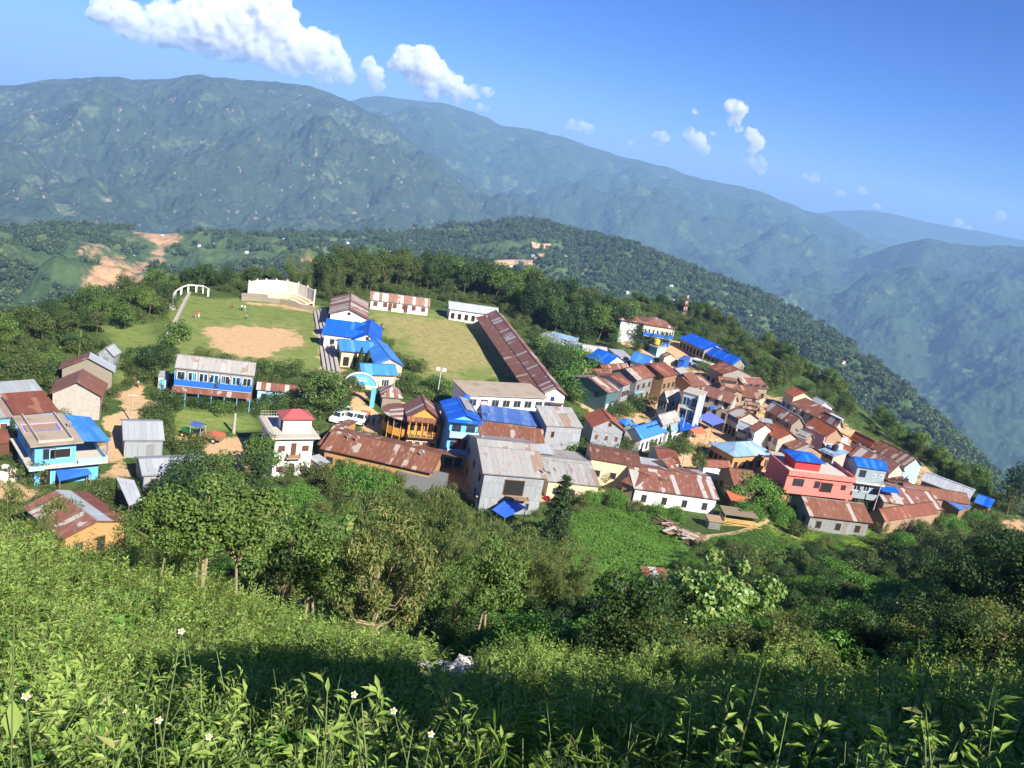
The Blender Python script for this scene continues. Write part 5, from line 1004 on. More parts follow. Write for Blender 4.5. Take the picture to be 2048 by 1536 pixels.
many(['bush2','bush1','bush4'], region([(1355,880),(1420,910),(1400,925),(1330,900)], 12, 13, 2.2)+region([(1240,815),(1300,805),(1270,830),(1215,838)], 8, 14, 2.2)+region([(1100,895),(1180,905),(1175,925),(1110,915)], 8, 15, 2.2), 3, 'bush in a garden between the houses', 'garden bushes between the houses', 'bush', 'bush')
many(['round3'], [(1390,955)], 5.0, 'grey green willow like tree between dark red roofs', None, wide=.8); many(['round3'], [(1318,1000)], 4.4, 'round olive bush in front of the patched long roof', None, wide=.9)
many(['tall1','round2','tall1','round1','tall2','tall1','round2'], [(1405,700),(1432,722),(1452,738),(1530,755),(1550,765),(1478,705),(1385,665)], 6, ['tree in front of the upper blue range','tree before the lower blue range','tall round tree beside the dark stone house','dark tree right of the striped rusty roof, nearer','dark tree on the rim beyond the striped rusty roof','tree behind the far end of the blue range','tree behind the balcony school'], None)
many(['tall1','tall2'], [(1668,845),(1688,850)], 8, ['dark tree behind the outer row of roofs, left of a pair','dark tree behind the outer row of roofs, right of a pair'], None)
many(['tall1'], [(2014,1030)], 11, 'tall lone tree with tufted crown at the right end of the town', None); many(['round1','round2'], [(1920,985),(1942,990),(1965,1005)], 5, 'small tree beyond the long silver roof', 'small trees beyond the silver roof')
many(['bush2','round1','round2'], region([(1220,655),(1290,660),(1330,700),(1300,700),(1260,720),(1200,700)], 14, 16, 3), 5, 'bush beside the dirt lane to the upper compound', 'bushes beside the dirt lane', 'bush', 'bush')
many(['bush1','bush2','bush4'], region([(1360,650),(1480,695),(1560,745),(1600,770),(1560,775),(1480,705),(1370,665)], 22, 17, 3)+region([(1400,740),(1480,760),(1560,775),(1540,770),(1480,750)], 8, 18, 3), 3.2, 'bush on the rim beyond the blue range', 'bushes on the valley rim', 'bush', 'bush')
many(['bush1','bush4','bush2'], region([(0,715),(100,710),(130,740),(110,770),(0,765)], 14, 19, 3)+region([(240,720),(300,715),(300,780),(250,770)], 5, 20, 2.5)+region([(290,850),(330,830),(350,880),(340,900)], 5, 21, 2), 3, 'bush in the gardens at the left end of the town', 'garden bushes at the left end', 'bush', 'bush')
many(['round1','round2'], [(430,985),(380,1000),(520,960),(500,1000),(470,1040),(350,1060)], 7.5, ['leafy tree in front of the dirt yard','leafy tree over the long grey roof','dark tree left of the white house','tree below the white house terrace','broad tree in front of the white house','tree beside the white sheet roof'], None)
tree_proto('flat1', 9, 3.6, 6.2, 2600, .42, 'dark', 16, .34, .14, seed=15, flat=.5)
# --- trees standing behind and to the right of the viewer, which throw the shade on the near slope
def shade_tree(p, t, seed):
    """a tree out of frame whose crown shades the ground seen at pixel p"""
    q = ground(p); t = 8.0
    while t < 90:
        c = q+SD*t; k = CM.T@np.array(c); dep = -k[2]
        if (dep < -4.2 or abs(k[0]) > max(dep, 0)*1024/F_PX+4.8 or abs(k[1]) > max(dep, 0)*768/F_PX+4.8) and c.length > 6.5 and c.z-Tz(c.x, c.y) > 3.5: break
        t += .7
    H = (c.z-Tz(c.x, c.y))/.84
    o = plant('flat1', None, H, 'tall shade tree on the upper slope behind the viewpoint', 'tree', 'shade trees behind the viewpoint', pos=(c.x, c.y), wide=6.0/H)
    o.rotation_euler.x = 0; k = min(1, 1.9/(H*.31)); cr = [q for q in o.children if q.name.startswith('crown')][0]; cr.scale.z = k; cr.location.z = 7.6*(1-k)
for i, (p, t) in enumerate(SHADE): shade_tree(p, t, i)
# ------------------------------------------------------------------ uncountable undergrowth (scattered stuff)
SRC = bpy.data.collections.new('plant_sources')
def src(col, name, me, extra=None):
    o = bpy.data.objects.new(name, me); col.objects.link(o); return o
def merge(*mes):
    bm = bmesh.new(); 
    mats = []
    for me in mes: mats += [m for m in me.materials]
    off = 0; out = bpy.data.meshes.new('plant')
    for me in mes:
        n0 = len(bm.faces); bm.from_mesh(me); bm.faces.ensure_lookup_table()
        for f in bm.faces[n0:]: f.material_index += off
        off += len(me.materials)
    bm.to_mesh(out); bm.free()
    for m in mats: out.materials.append(m)
    return out
def weed(name, H, n, ls, mat, seed, aspect=.5, spread=.25, stems=3, flowers=0):
    rng = np.random.default_rng(seed); m = MB(); C = []; N = []; U = []
    for s in range(stems):
        a = rng.random()*6.28; o = rng.random()*spread*.5; tx, ty = math.cos(a)*spread*rng.uniform(.3, 1), math.sin(a)*spread*rng.uniform(.3, 1); h = H*rng.uniform(.7, 1.1)
        p0 = np.array([math.cos(a)*o, math.sin(a)*o, -.05]); p1 = np.array([p0[0]+tx, p0[1]+ty, h]); m.tube([tuple(p0), tuple((p0+p1)/2+[0, 0, .05]), tuple(p1)], [.006, .005, .002], 3)
        k = n//stems; t = rng.uniform(.12, 1.0, k)**.8; b = rng.random(k)*6.28; d = np.stack([np.cos(b), np.sin(b), rng.uniform(-.1, .5, k)], 1)
        C.append(p0+(p1-p0)*t[:, None]+d*ls*.55*(1.25-t[:, None]*.5)); N.append(np.tile([0, 0, 1.], (k, 1))+rng.normal(size=(k, 3))*.4-d*.3); U.append(d)
    C = np.concatenate(C); N = np.concatenate(N); U = np.concatenate(U); t = (C[:, 2]-C[:, 2].min())/np.ptp(C[:, 2]); sz = ls*rng.uniform(.6, 1.1, len(C))*(1.15-t*.5)
    lm = leaves(C, N, sz, LM[mat], 'leaf', aspect=aspect, rng=rng, up=U, fold=True, mesh_only=True); so = m.build('stem', LM['stem']); sm = so.data; bpy.data.objects.remove(so)
    parts = [lm, sm]
    if flowers:
        f = MB()
        for k in range(flowers):
            x, y, z = rng.normal()*spread*.8, rng.normal()*spread*.8, H*rng.uniform(.95, 1.3); f.tube([(x*.5,y*.5,H*.5),(x,y,z)], .003, 3, 0); nrm = rng.normal(size=3)*.5+[0, -.3, 1]; nrm /= np.linalg.norm(nrm)
            a1 = np.cross(nrm, [1, 0, 0]); a1 /= np.linalg.norm(a1); b1 = np.cross(nrm, a1); c = np.array([x, y, z])
            for q in range(5):
                an = q*1.257; d = a1*math.cos(an)+b1*math.sin(an); e = np.cross(nrm, d); f.face([c+d*.006, c+d*.02+e*.008, c+d*.032, c+d*.02-e*.008], None, 1)
            f.face([c+nrm*.004+(a1*math.cos(q*1.047)+b1*math.sin(q*1.047))*.009 for q in range(6)], None, 2)
        fo = f.build('flower', [LM['stem'], M['white'], M['yellow']]); parts.append(fo.data); bpy.data.objects.remove(fo)
    return merge(*parts)
def cols(name, meshes):
    c = bpy.data.collections.new(name)
    for i, me in enumerate(meshes): src(c, '%s_%d' % (name, i), me)
    return c
def scatter(name, label, cat, P, scl, col, nsrc, seed, tilt=.15, zoff=0.0, wts=None, clus=None):
    rng = np.random.default_rng(seed); n = len(P); me = bpy.data.meshes.new(name); me.vertices.add(n); me.vertices.foreach_set('co', P.astype(np.float32).ravel())
    rot = np.stack([rng.normal(size=n)*tilt, rng.normal(size=n)*tilt, rng.random(n)*6.28], 1); idx = rng.choice(nsrc, n, p=wts)
    if clus:
        q = fbm(P[:,0]/clus, P[:,1]/clus, 3, seed+7); k = np.clip((q*1.1+.5)*(nsrc-1), 0, nsrc-2).astype(int); idx = np.where(rng.random(n) < .6, k, idx)
    for nm, ty, v in (('rot', 'FLOAT_VECTOR', rot), ('scl', 'FLOAT', scl), ('idx', 'INT', idx)):
        a = me.attributes.new(nm, ty, 'POINT')
        if ty == 'FLOAT_VECTOR': a.data.foreach_set('vector', v.astype(np.float32).ravel())
        else: a.data.foreach_set('value', v.astype(np.int32 if ty == 'INT' else np.float32))
    o = link(name, me); tag(o, label, cat, kind='stuff')
    g = bpy.data.node_groups.new(name, 'GeometryNodeTree'); g.interface.new_socket('Geometry', in_out='INPUT', socket_type='NodeSocketGeometry'); g.interface.new_socket('Geometry', in_out='OUTPUT', socket_type='NodeSocketGeometry')
    gi = g.nodes.new('NodeGroupInput'); go = g.nodes.new('NodeGroupOutput'); ip = g.nodes.new('GeometryNodeInstanceOnPoints'); ci = g.nodes.new('GeometryNodeCollectionInfo')
    ci.inputs['Collection'].default_value = col; ci.inputs['Separate Children'].default_value = True; ci.inputs['Reset Children'].default_value = True
    def at(nm, ty):
        nd = g.nodes.new('GeometryNodeInputNamedAttribute'); nd.data_type = ty; nd.inputs['Name'].default_value = nm; return nd.outputs['Attribute']
    g.links.new(gi.outputs[0], ip.inputs['Points']); g.links.new(ci.outputs[0], ip.inputs['Instance']); ip.inputs['Pick Instance'].default_value = True
    g.links.new(at('idx', 'INT'), ip.inputs['Instance Index']); g.links.new(at('rot', 'FLOAT_VECTOR'), ip.inputs['Rotation']); g.links.new(at('scl', 'FLOAT'), ip.inputs['Scale']); g.links.new(ip.outputs[0], go.inputs[0])
    md = o.modifiers.new('scatter', 'NODES'); md.node_group = g; return o
def polar(rng, n, r0, r1, a0=-42, a1=47, pw=1.0):
    r = np.sqrt(rng.uniform(r0**2, r1**2, n)) if pw == 1 else r0+(r1-r0)*rng.random(n)**pw; a = np.radians(rng.uniform(a0, a1, n)); x = r*np.sin(a); y = r*np.cos(a); return np.stack([x, y, TT(x, y)], 1)
rng = np.random.default_rng(77)
near_col = cols('near_weed', [weed('w', .6, 90, .22, 'weed', 21, .05, .3, 9), weed('w', .55, 60, .13, 'weed', 1, .45), weed('w', .40, 80, .085, 'weed', 2, .6, .3, 5), weed('w', .6, 170, .075, 'weed2', 3, .16, .28, 6), weed('w', .45, 60, .10, 'weed', 4, .7, .3, 4), weed('w', 1.0, 90, .12, 'weed', 15, .3, .22, 2), weed('w', .8, 26, .07, 'dry', 22, .3, .25, 6), weed('w', .35, 34, .2, 'vine', 23, .75, .3, 4), weed('w', .5, 60, .07, 'weed2', 5, .3, .25, 4, 3)])
P = np.concatenate([polar(rng, 9000, 2.2, 16), polar(rng, 17000, 14, 36)])
sc = rng.uniform(.75, 1.35, len(P))*(1+.25*sstep(15, 30, np.hypot(P[:,0], P[:,1])))
az_ = np.degrees(np.arctan2(P[:,0], P[:,1])); rr_ = np.hypot(P[:,0], P[:,1])
path = poly_sd(P[:,0], P[:,1], pxpoly([(880,1345),(945,1340),(945,1400),(900,1405),(840,1395)])) < .15
sc = sc[~path]; P = P[~path]
sc = np.where(rr_[~path] < 5, sc*.75, sc)
scatter('undergrowth', 'sunlit green weeds and herbs covering the near grassy slope', 'undergrowth', P, sc, near_col, 9, 1, .22, wts=[.08,.22,.22,.14,.18,.05,.045,.06,.005], clus=2.2)
mid_col = cols('slope_brush', [PROTO['brushbush'][0], PROTO['vinemound'][0], weed('w', 1.1, 300, .17, 'weed', 6, .5, .7, 9), weed('w', 1.0, 420, .13, 'brush', 7, .3, .7, 12), PROTO['shrubtree'][0]])
P = polar(rng, 17000, 25, 172); r = np.hypot(P[:,0], P[:,1]); az_ = np.degrees(np.arctan2(P[:,0], P[:,1])); nz = fbm(P[:,0]/9, P[:,1]/9, 3, 55)
lim = np.interp(az_, [-42,-28,-20,-12,0,6,12,20,30,47], [88,88,98,112,114,104,122,135,160,175])
field = np.zeros(len(P), bool)
for pl in ([(1060,1050),(1140,1032),(1230,1022),(1320,1030),(1390,1110),(1340,1150),(1300,1200),(1230,1222),(1150,1210),(1090,1155)], [(1690,1060),(1740,1050),(1800,1110),(1740,1145)], [(1400,1040),(1640,1045),(1680,1080),(1560,1115),(1440,1100),(1400,1060)], [(1310,1030),(1420,1036),(1530,1030),(1560,1060),(1430,1100),(1340,1090)], [(1235,1140),(1330,1140),(1325,1215),(1235,1215)]): field |= poly_sd(P[:,0], P[:,1], pxpoly(pl)) < 0
keep = (r < lim) & ~field & (r > np.interp(az_, [-42,-8,0,10], [36,36,30,26])); P = P[keep]; r = r[keep]; nz = nz[keep]; az_ = az_[keep]
scatter('brushwood', 'dense tangled brush and creepers covering the lower slope', 'brushwood', P, rng.uniform(.35, .75, len(P))*(1+.35*nz)*np.where((r > 82) & (az_ > 0), .6, 1), mid_col, 5, 2, .12, wts=[.3,.2,.22,.22,.06])
crop_col = cols('crop_plant', [weed('w', .45, 70, .17, 'crop', 8, .7, .35, 5), weed('w', .35, 60, .15, 'vine', 9, .8, .4, 5)])
def infield(poly, n, seed):
    Q = pxpoly(poly); r_ = np.random.default_rng(seed); lo = Q.min(0); hi = Q.max(0); p = r_.uniform(lo, hi, (n, 2)); p = p[poly_sd(p[:,0], p[:,1], Q) < 0]; return np.stack([p[:,0], p[:,1], TT(p[:,0], p[:,1])], 1)
P = infield([(1060,1050),(1140,1032),(1230,1022),(1320,1030),(1390,1110),(1340,1150),(1300,1200),(1230,1222),(1150,1210),(1090,1155)], 16000, 3); sc = rng.uniform(.9, 1.6, len(P))*(.9+.4*fbm(P[:,0]/4, P[:,1]/4, 3, 8))
scatter('crop_field', 'green leafy crop growing on the terrace below the town', 'crop', P, sc, crop_col, 2, 3, .15)
P = np.concatenate([infield([(1420,1075),(1500,1060),(1560,1040),(1640,1055),(1690,1085),(1560,1120),(1440,1110)], 3000, 4), infield([(1690,1060),(1740,1050),(1800,1110),(1740,1145)], 1500, 5)])
scatter('vegetable_plots', 'yellow green vegetable plots beside the footpaths', 'crop', P, rng.uniform(.35, .7, len(P)), crop_col, 2, 4, .15)
# woods of the nearer hills
def blob(seed, n=150):
    rg = np.random.default_rng(seed); C, N, _ = crown_pts(rg, n, 9, 4.2, .6, 7, .5); return leaves(C, N, rg.uniform(1.2, 2.4, n), LM['hill'], 'crown', rng=rg, mesh_only=True, aspect=.8)
hill_col = cols('hill_tree', [blob(1), blob(2), blob(3)])
x, y, z, V = SHEETS['near_hills']; ny, nx = x.shape; n = 60000
vi = rng.uniform(0, 1.04, n)**.75*(np.sum(V[:,0] <= 1)-1); ui = rng.uniform(0, nx-2, n); i0 = np.minimum(vi.astype(int), ny-2); j0 = ui.astype(int); fu = ui-j0; fv = vi-i0
bil = lambda A: (A[i0,j0]*(1-fu)+A[i0,j0+1]*fu)*(1-fv)+(A[i0+1,j0]*(1-fu)+A[i0+1,j0+1]*fu)*fv
P = np.stack([bil(x), bil(y), bil(z)], 1); bm_ = bare_mask(np.arctan2(P[:,0], P[:,1]), 0, P[:,0], P[:,1], P[:,2])
dens = .55+.9*fbm(P[:,0]/120, P[:,1]/120, 4, 71)+.7*fbm(P[:,0]/35, P[:,1]/35, 2, 72)-1.1*bm_+.35*sstep(-14, -4, np.degrees(np.arctan2(P[:,0], P[:,1])))-.12*sstep(-12, -20, np.degrees(np.arctan2(P[:,0], P[:,1])))
P = P[dens > rng.uniform(.1, 1.0, n)]
scatter('hill_woods', 'scattered dark woods covering the nearer hills', 'woods', P, rng.uniform(.55, 1.3, len(P)), hill_col, 3, 6, .05)

tuft = cols('tuft', [weed('w', .5, 50, .22, 'olive', 11, .25, .35, 6), weed('w', .45, 50, .22, 'mid', 12, .4, .4, 6), PROTO['bush4'][0]])
P = polar(rng, 60000, 100, 310, -36, 36); msk = lambda A: A[np.clip(np.searchsorted(GYS, P[:,1])-1, 0, len(GYS)-1), np.clip(np.searchsorted(GXS, P[:,0])-1, 0, len(GXS)-1)]
nz = fbm(P[:,0]/11, P[:,1]/11, 4, 91); keep = (msk(lawn) < .2) & (msk(dirt) < .3) & (msk(dry) < .3) & (nz > -.25) & (poly_sd(P[:,0], P[:,1], pxpoly([(1060,1040),(1140,1025),(1230,1012),(1320,1015),(1560,1030),(1560,1100),(1400,1110),(1340,1150),(1330,1215),(1230,1222),(1150,1210),(1090,1155)])) > 0) & (poly_sd(P[:,0], P[:,1], pxpoly([(478,582),(640,588),(645,628),(478,612)])) > 0); P = P[keep]; nz = nz[keep]
scatter('rough_grass', 'rough grass and weeds between the houses and round the fields', 'grass', P, rng.uniform(.5, 1.2, len(P))*(.9+.5*nz), tuft, 3, 9, .1, wts=[.48,.47,.05])

P = polar(rng, 26000, 150, 560, -50, 50); sd = poly_sd(P[:,0], P[:,1], EDGE); nz = fbm(P[:,0]/30, P[:,1]/30, 3, 93); keep = (sd > 4) & (nz > -.35); P = P[keep]
scatter('slope_woods', 'bushy woods on the steep slopes falling away from the town', 'woods', P, rng.uniform(.35, .8, len(P)), cols('rim_tree', [PROTO['round1'][0], PROTO['round2'][0], PROTO['round3'][0]]), 3, 12, .05)
# ------------------------------------------------------------------ walls, steps, gate and poles
def strip_wall(name, label, pts, h, w, mat, cat='wall', parts=None, z=0.0, capmat=None):
    W_ = [ground(p) for p in pts]; c = sum(W_, Vector())/len(W_); r = empty(name, c, 0, label, cat)
    m = MB(); cap = MB()
    for i in range(len(W_)-1):
        a, b = W_[i]-c, W_[i+1]-c; d = (b-a); d.z = 0; d.normalize(); n = Vector((-d.y, d.x, 0))*w/2; za, zb = a.z+z, b.z+z
        q = [a-n, b-n, b+n, a+n]; lo = [Vector((p.x, p.y, p.z-1.5)) for p in q]; hi = [Vector((p.x, p.y, (za if k in (0, 3) else zb)+h)) for k, p in enumerate(q)]
        m.face(hi); m.face([lo[0],lo[1],hi[1],hi[0]]); m.face([lo[2],lo[3],hi[3],hi[2]]); m.face([lo[1],lo[2],hi[2],hi[1]]); m.face([lo[3],lo[0],hi[0],hi[3]])
    m.build('wall_body', M[mat], r)
    if capmat:
        for i in range(len(W_)-1): a, b = W_[i]-c, W_[i+1]-c; cap.tube([a+Vector((0,0,z+h+.05)), b+Vector((0,0,z+h+.05))], w*.65, 4)
        cap.build('coping', M[capmat], r)
    if parts:
        for i in range(parts):
            t = i/(parts-1)*(len(W_)-1); k = min(int(t), len(W_)-2); p = W_[k].lerp(W_[k+1], t-k)-c
            MB().box(p.x-.16, p.x+.16, p.y-.2, p.y+.2, p.z-1, p.z+z+h+.4).build('pillar', M[mat], r)
    return r
M['stagewall'] = plain('weathered_pale_wall', (.62, .58, .5), .5, .9, .5)
_w = [(496,594),(512,591),(530,590),(550,590),(572,592),(594,597),(612,604),(627,612)]
r_ = strip_wall('stage_wall', 'long curved pale concrete wall with pillars at the far end of the football ground', _w, 4.0, .3, 'stagewall', 'wall', 8)
W_ = [ground(p) for p in _w]; c = Vector(r_.location); m = MB()
for k, (off, hh) in enumerate([(1.2,1.1),(2.4,.75),(3.6,.35)]):
    for i in range(len(W_)-1):
        a, b = W_[i]-c, W_[i+1]-c; d = (b-a).normalized(); n = Vector((d.y, -d.x, 0)); n = n if n.y < 0 else -n
        m.slab([a+n*off+Vector((0,0,hh)), b+n*off+Vector((0,0,hh)), b+n*(off-1.2)+Vector((0,0,hh)), a+n*(off-1.2)+Vector((0,0,hh))], .5)
m.build('steps', M['cream'], r_)
strip_wall('stone_wall', 'low rubble retaining wall under the curved concrete wall', [(482,600),(520,602),(560,607),(600,617),(625,622)], 1.1, .5, 'stone')
strip_wall('stone_wall', 'short upper tier of rubble wall at the curved concrete wall', [(482,596),(520,598),(535,600)], 1.3, .5, 'stone')
for k in range(1):
    L_ = [ground(p) for p in [(627,622),(633,660),(640,700),(648,752)]]; c = L_[0].copy(); r = empty('stepped_terrace', c, 0, 'weathered concrete spectator steps along the right side of the football ground', 'steps')
    for s in range(4):
        m = MB()
        for i in range(3):
            a, b = L_[i]-c, L_[i+1]-c; o = Vector((s*.8, 0, .25+s*.35)); m.slab([a+o, b+o, b+o+Vector((.75,0,0)), a+o+Vector((.75,0,0))][::1], .9)
        m.build('step', M['concrete'], r)
strip_wall('channel_wall', 'narrow grey kerb wall along the left side of the football ground', [(379,588),(370,604),(352,640),(336,672),(324,690)], .5, .7, 'concrete')
def balustrade():
    P = [ground(p) for p in [(345,618),(346,604),(350,598),(362,590),(376,585),(392,586),(406,587),(416,593)]]; c = P[0].copy(); r = empty('balustrade', c, 0, 'white concrete railing curving round the far left corner of the football ground', 'railing')
    MB().tube([p-c+Vector((0,0,1.9)) for p in P], .16, 6).build('top_rail', M['white'], r)
    for p in P: q = p-c; MB().box(q.x-.18, q.x+.18, q.y-.18, q.y+.18, q.z-.5, q.z+1.8).build('post', M['white'], r)
    q = P[0]-c; MB().box(q.x-.5, q.x+.5, q.y-.5, q.y+.5, q.z-1, q.z+1.2).build('end_block', M['white'], r)
balustrade()
def gate_arch():
    a, b = ground((702,806)), ground((731,811)); c = (a+b)/2; X = (b-a); L = 4.9; rz = math.atan2(X.y, X.x); r = empty('gate_arch', c, rz, 'light blue arched gateway with white trim over the school path', 'gate')
    for s in (-1, 1): MB().box(s*L/2-.4, s*L/2+.4, -.3, .3, -1, 3.6).build('pillar', M['skyblue'], r)
    m = MB(); tr = MB(); n = 16; R_ = L/2+.5; pts = [(R_*math.cos(math.pi*i/n), R_*.78*math.sin(math.pi*i/n)+3.75) for i in range(n+1)]
    for y in (-.2, .2): m.face([(x, y, z) for x, z in (pts if y < 0 else pts[::-1])])
    for i in range(n): (x0, z0), (x1, z1) = pts[i], pts[i+1]; m.face([(x0,-.2,z0),(x0,.2,z0),(x1,.2,z1),(x1,-.2,z1)]); tr.tube([(x0,-.22,z0),(x1,-.22,z1)], .17, 5)
    m.build('arch_panel', M['skyblue'], r); tr.tube([(-R_,-.22,3.72),(R_,-.22,3.72)], .15, 5); tr.build('trim', M['white'], r)
    m = MB()
    for z, w in ((4.55, 1.3), (5.0, .9)):
        for k in range(9): x = -w+2*w*k/9; m.box(x, x+2*w/9*.6, -.235, -.21, z, z+.2)
    m.build('lettering', M['white'], r)
gate_arch()
def pole(name, label, base, top, rad, mat, cat='pole', arms=0, group=None, lean=0):
    g = ground(base); a, e = azel(*top); H = math.hypot(g.x, g.y)*math.tan(e)-g.z; r = empty(name, g, a*-1, label, cat, group); r.rotation_euler.y = lean
    MB().tube([(0,0,-.6),(0,0,H)], [rad, rad*.7], 8).build('shaft', M[mat], r)
    for k in range(arms): MB().box(-.7, .7, -.05, .05, H-.5-k*.7, H-.4-k*.7).build('crossarm', M['metal'], r)
    return r, H
pole('concrete_pillar', 'thick pale concrete pillar standing alone in the meadow', (467,867), (472,827), .28, 'concrete', 'pillar')
r_, H_ = pole('lamp_post', 'tall lamp post with white floodlights at the near edge of the schoolyard', (873,800), (881,738), .1, 'metal', 'lamp post')
for s in (-.6, .6): MB().box(s-.35, s+.35, -.3, 0, H_-.3, H_+.3).build('floodlight', M['white'], r_)
PG = 'utility poles of the town'
for lab, b, t in [('pale utility pole beside the dirt yard at the left', (262,845), (266,785)), ('utility pole beside the rust striped hut', (783,806), (788,752)), ('leaning utility pole by the purple cloth', (1193,812), (1203,780)), ('utility pole behind the dark rusty roof', (1441,775), (1447,737)),
    ('bare leaning pole before the grey blue house', (1742,1034), (1758,960)), ('utility pole before the solar roofed house', (1358,884), (1369,812)), ('utility pole next to the grey willow', (1357,960), (1366,905)), ('thin pole on the plain red roof by the blue sheds', (1822,1020), (1842,980)), ('utility pole by the pale green washroom', (1316,712), (1320,692)), ('utility pole in front of the cream house', (1134,905), (1146,838)), ('pole at the yard of the cream house', (1205,970), (1212,936)), ('white pole in the wood behind the long classroom block', (1116,640), (1109,622)), ('pole at the market corner', (1485,812), (1490,788))]:
    pole('utility_pole', lab, b, t, .12, 'concrete', 'utility pole', 1, PG)
def wire(label, a, b, ha, hb, sag=1.2):
    A = ground(a); B = ground(b); A.z += ha; B.z += hb; c = A.copy(); P = [A.lerp(B, i/10)-c-Vector((0,0,sag*4*(i/10)*(1-i/10))) for i in range(11)]
    o = MB().tube(P, .022, 3).build('power_line', M['blk']); o.location = c; tag(o, label, 'wire', 'power lines between the poles')
wire('power line from the rust striped hut to the cream house pole', (783,806), (1134,905), 6.2, 7.6, 2.5); wire('power line from the cream house pole to the willow pole', (1134,905), (1357,960), 7.6, 6, 2); wire('power line from the willow pole to the bare leaning pole', (1357,960), (1742,1034), 6, 7, 3); wire('power line from the solar roof pole to the market pole', (1358,884), (1485,812), 7, 5, 2); wire('power line from the yard pole to the grey pillar', (262,845), (467,867), 7, 4, 2)
def mast():
    g = ground((1364,643)); a, e = azel(1373, 590); H = math.hypot(g.x, g.y)*math.tan(e)-g.z; r = empty('radio_mast', g, 0, 'tall red and white lattice radio mast behind the balcony school', 'radio mast')
    n = 9
    for k in range(n):
        m = MB(); z0, z1 = H*k/n, H*(k+1)/n; w0, w1 = 1.0-.75*k/n, 1.0-.75*(k+1)/n; P0 = [(w0*math.cos(t), w0*math.sin(t), z0) for t in (0, 2.09, 4.19)]; P1 = [(w1*math.cos(t), w1*math.sin(t), z1) for t in (0, 2.09, 4.19)]
        for i in range(3): m.tube([P0[i], P1[i]], .07, 4); m.tube([P0[i], P1[(i+1) % 3]], .04, 3); m.tube([P1[i], P1[(i+1) % 3]], .04, 3)
        m.build('lattice_section', M['redcloth' if k % 2 else 'white'], r)
mast()
# ------------------------------------------------------------------ vehicles
def wheel(parent, x, y, r, w, mat='rubber', hub='metal'):
    m = MB(); n = 14
    ring = lambda rr, yy: [(x+rr*math.cos(k*2*math.pi/n), yy, r+rr*math.sin(k*2*math.pi/n)) for k in range(n)]
    a, b = ring(r, y-w/2), ring(r, y+w/2)
    for k in range(n): j = (k+1) % n; m.face([a[k], a[j], b[j], b[k]])
    m.face(a[::-1]); m.face(b); o = m.build('wheel', M[mat], parent)
    h = MB(); s = 1 if y > 0 else -1; c = ring(r*.5, y+s*(w/2+.015)); h.face(c if s > 0 else c[::-1]); h.build('rim', M[hub], o)
def jeep(p, rz, label, load=None, lm='purple'):
    g = ground(p); r = empty('pickup_jeep', g, rz, label, 'jeep', 'white jeeps parked below the gate arch')
    m = MB(); m.box(-2.1, 2.1, -.82, .82, .45, .95); m.box(.9, 2.0, -.78, .78, .953, 1.12)
    m.build('body', M['whitep'], r)
    c = MB(); q = [(-.6,-.78,.953),(.95,-.78,.953),(.95,.78,.953),(-.6,.78,.953)]; t = [(-.55,-.68,1.85),(.45,-.68,1.85),(.45,.68,1.85),(-.55,.68,1.85)]
    for i in range(4): j = (i+1) % 4; c.face([q[i], q[j], t[j], t[i]])
    c.face(t); o = c.build('cab', M['whitep'], r)
    w = MB(); w.face([(.97,-.66,1.02),(.97,.66,1.02),(.52,.6,1.75),(.52,-.6,1.75)]); w.build('windscreen', M['glass'], o)
    for s in (-1, 1): w = MB(); w.face([(-.5,s*.77,1.1),(.75,s*.77,1.1),(.42,s*.71,1.7),(-.45,s*.71,1.7)]); w.build('side_window', M['glass'], o); MB().box(2.1, 2.13, s*.65-.14, s*.65+.14, .65, .85).build('headlight', M['metal'], r)
    MB().box(-2.05, -.65, -.8, .8, .953, 1.0 if not load else 1.7).build('load' if load else 'bed_floor', M[lm if load else 'metal'], r)
    for x in (-1.3, 1.35):
        for y in (-.8, .8): wheel(r, x, y, .36, .22)
jeep((676,842), 4.5, 'white jeep at the left of the parked group', True, 'white'); jeep((688,832), 5.6, 'jeep with a violet covered load', True, 'purple'); jeep((703,843), 4.3, 'small white jeep beside the loaded one'); jeep((722,846), 4.55, 'white jeep parked nearest the timber house', True, 'orange')
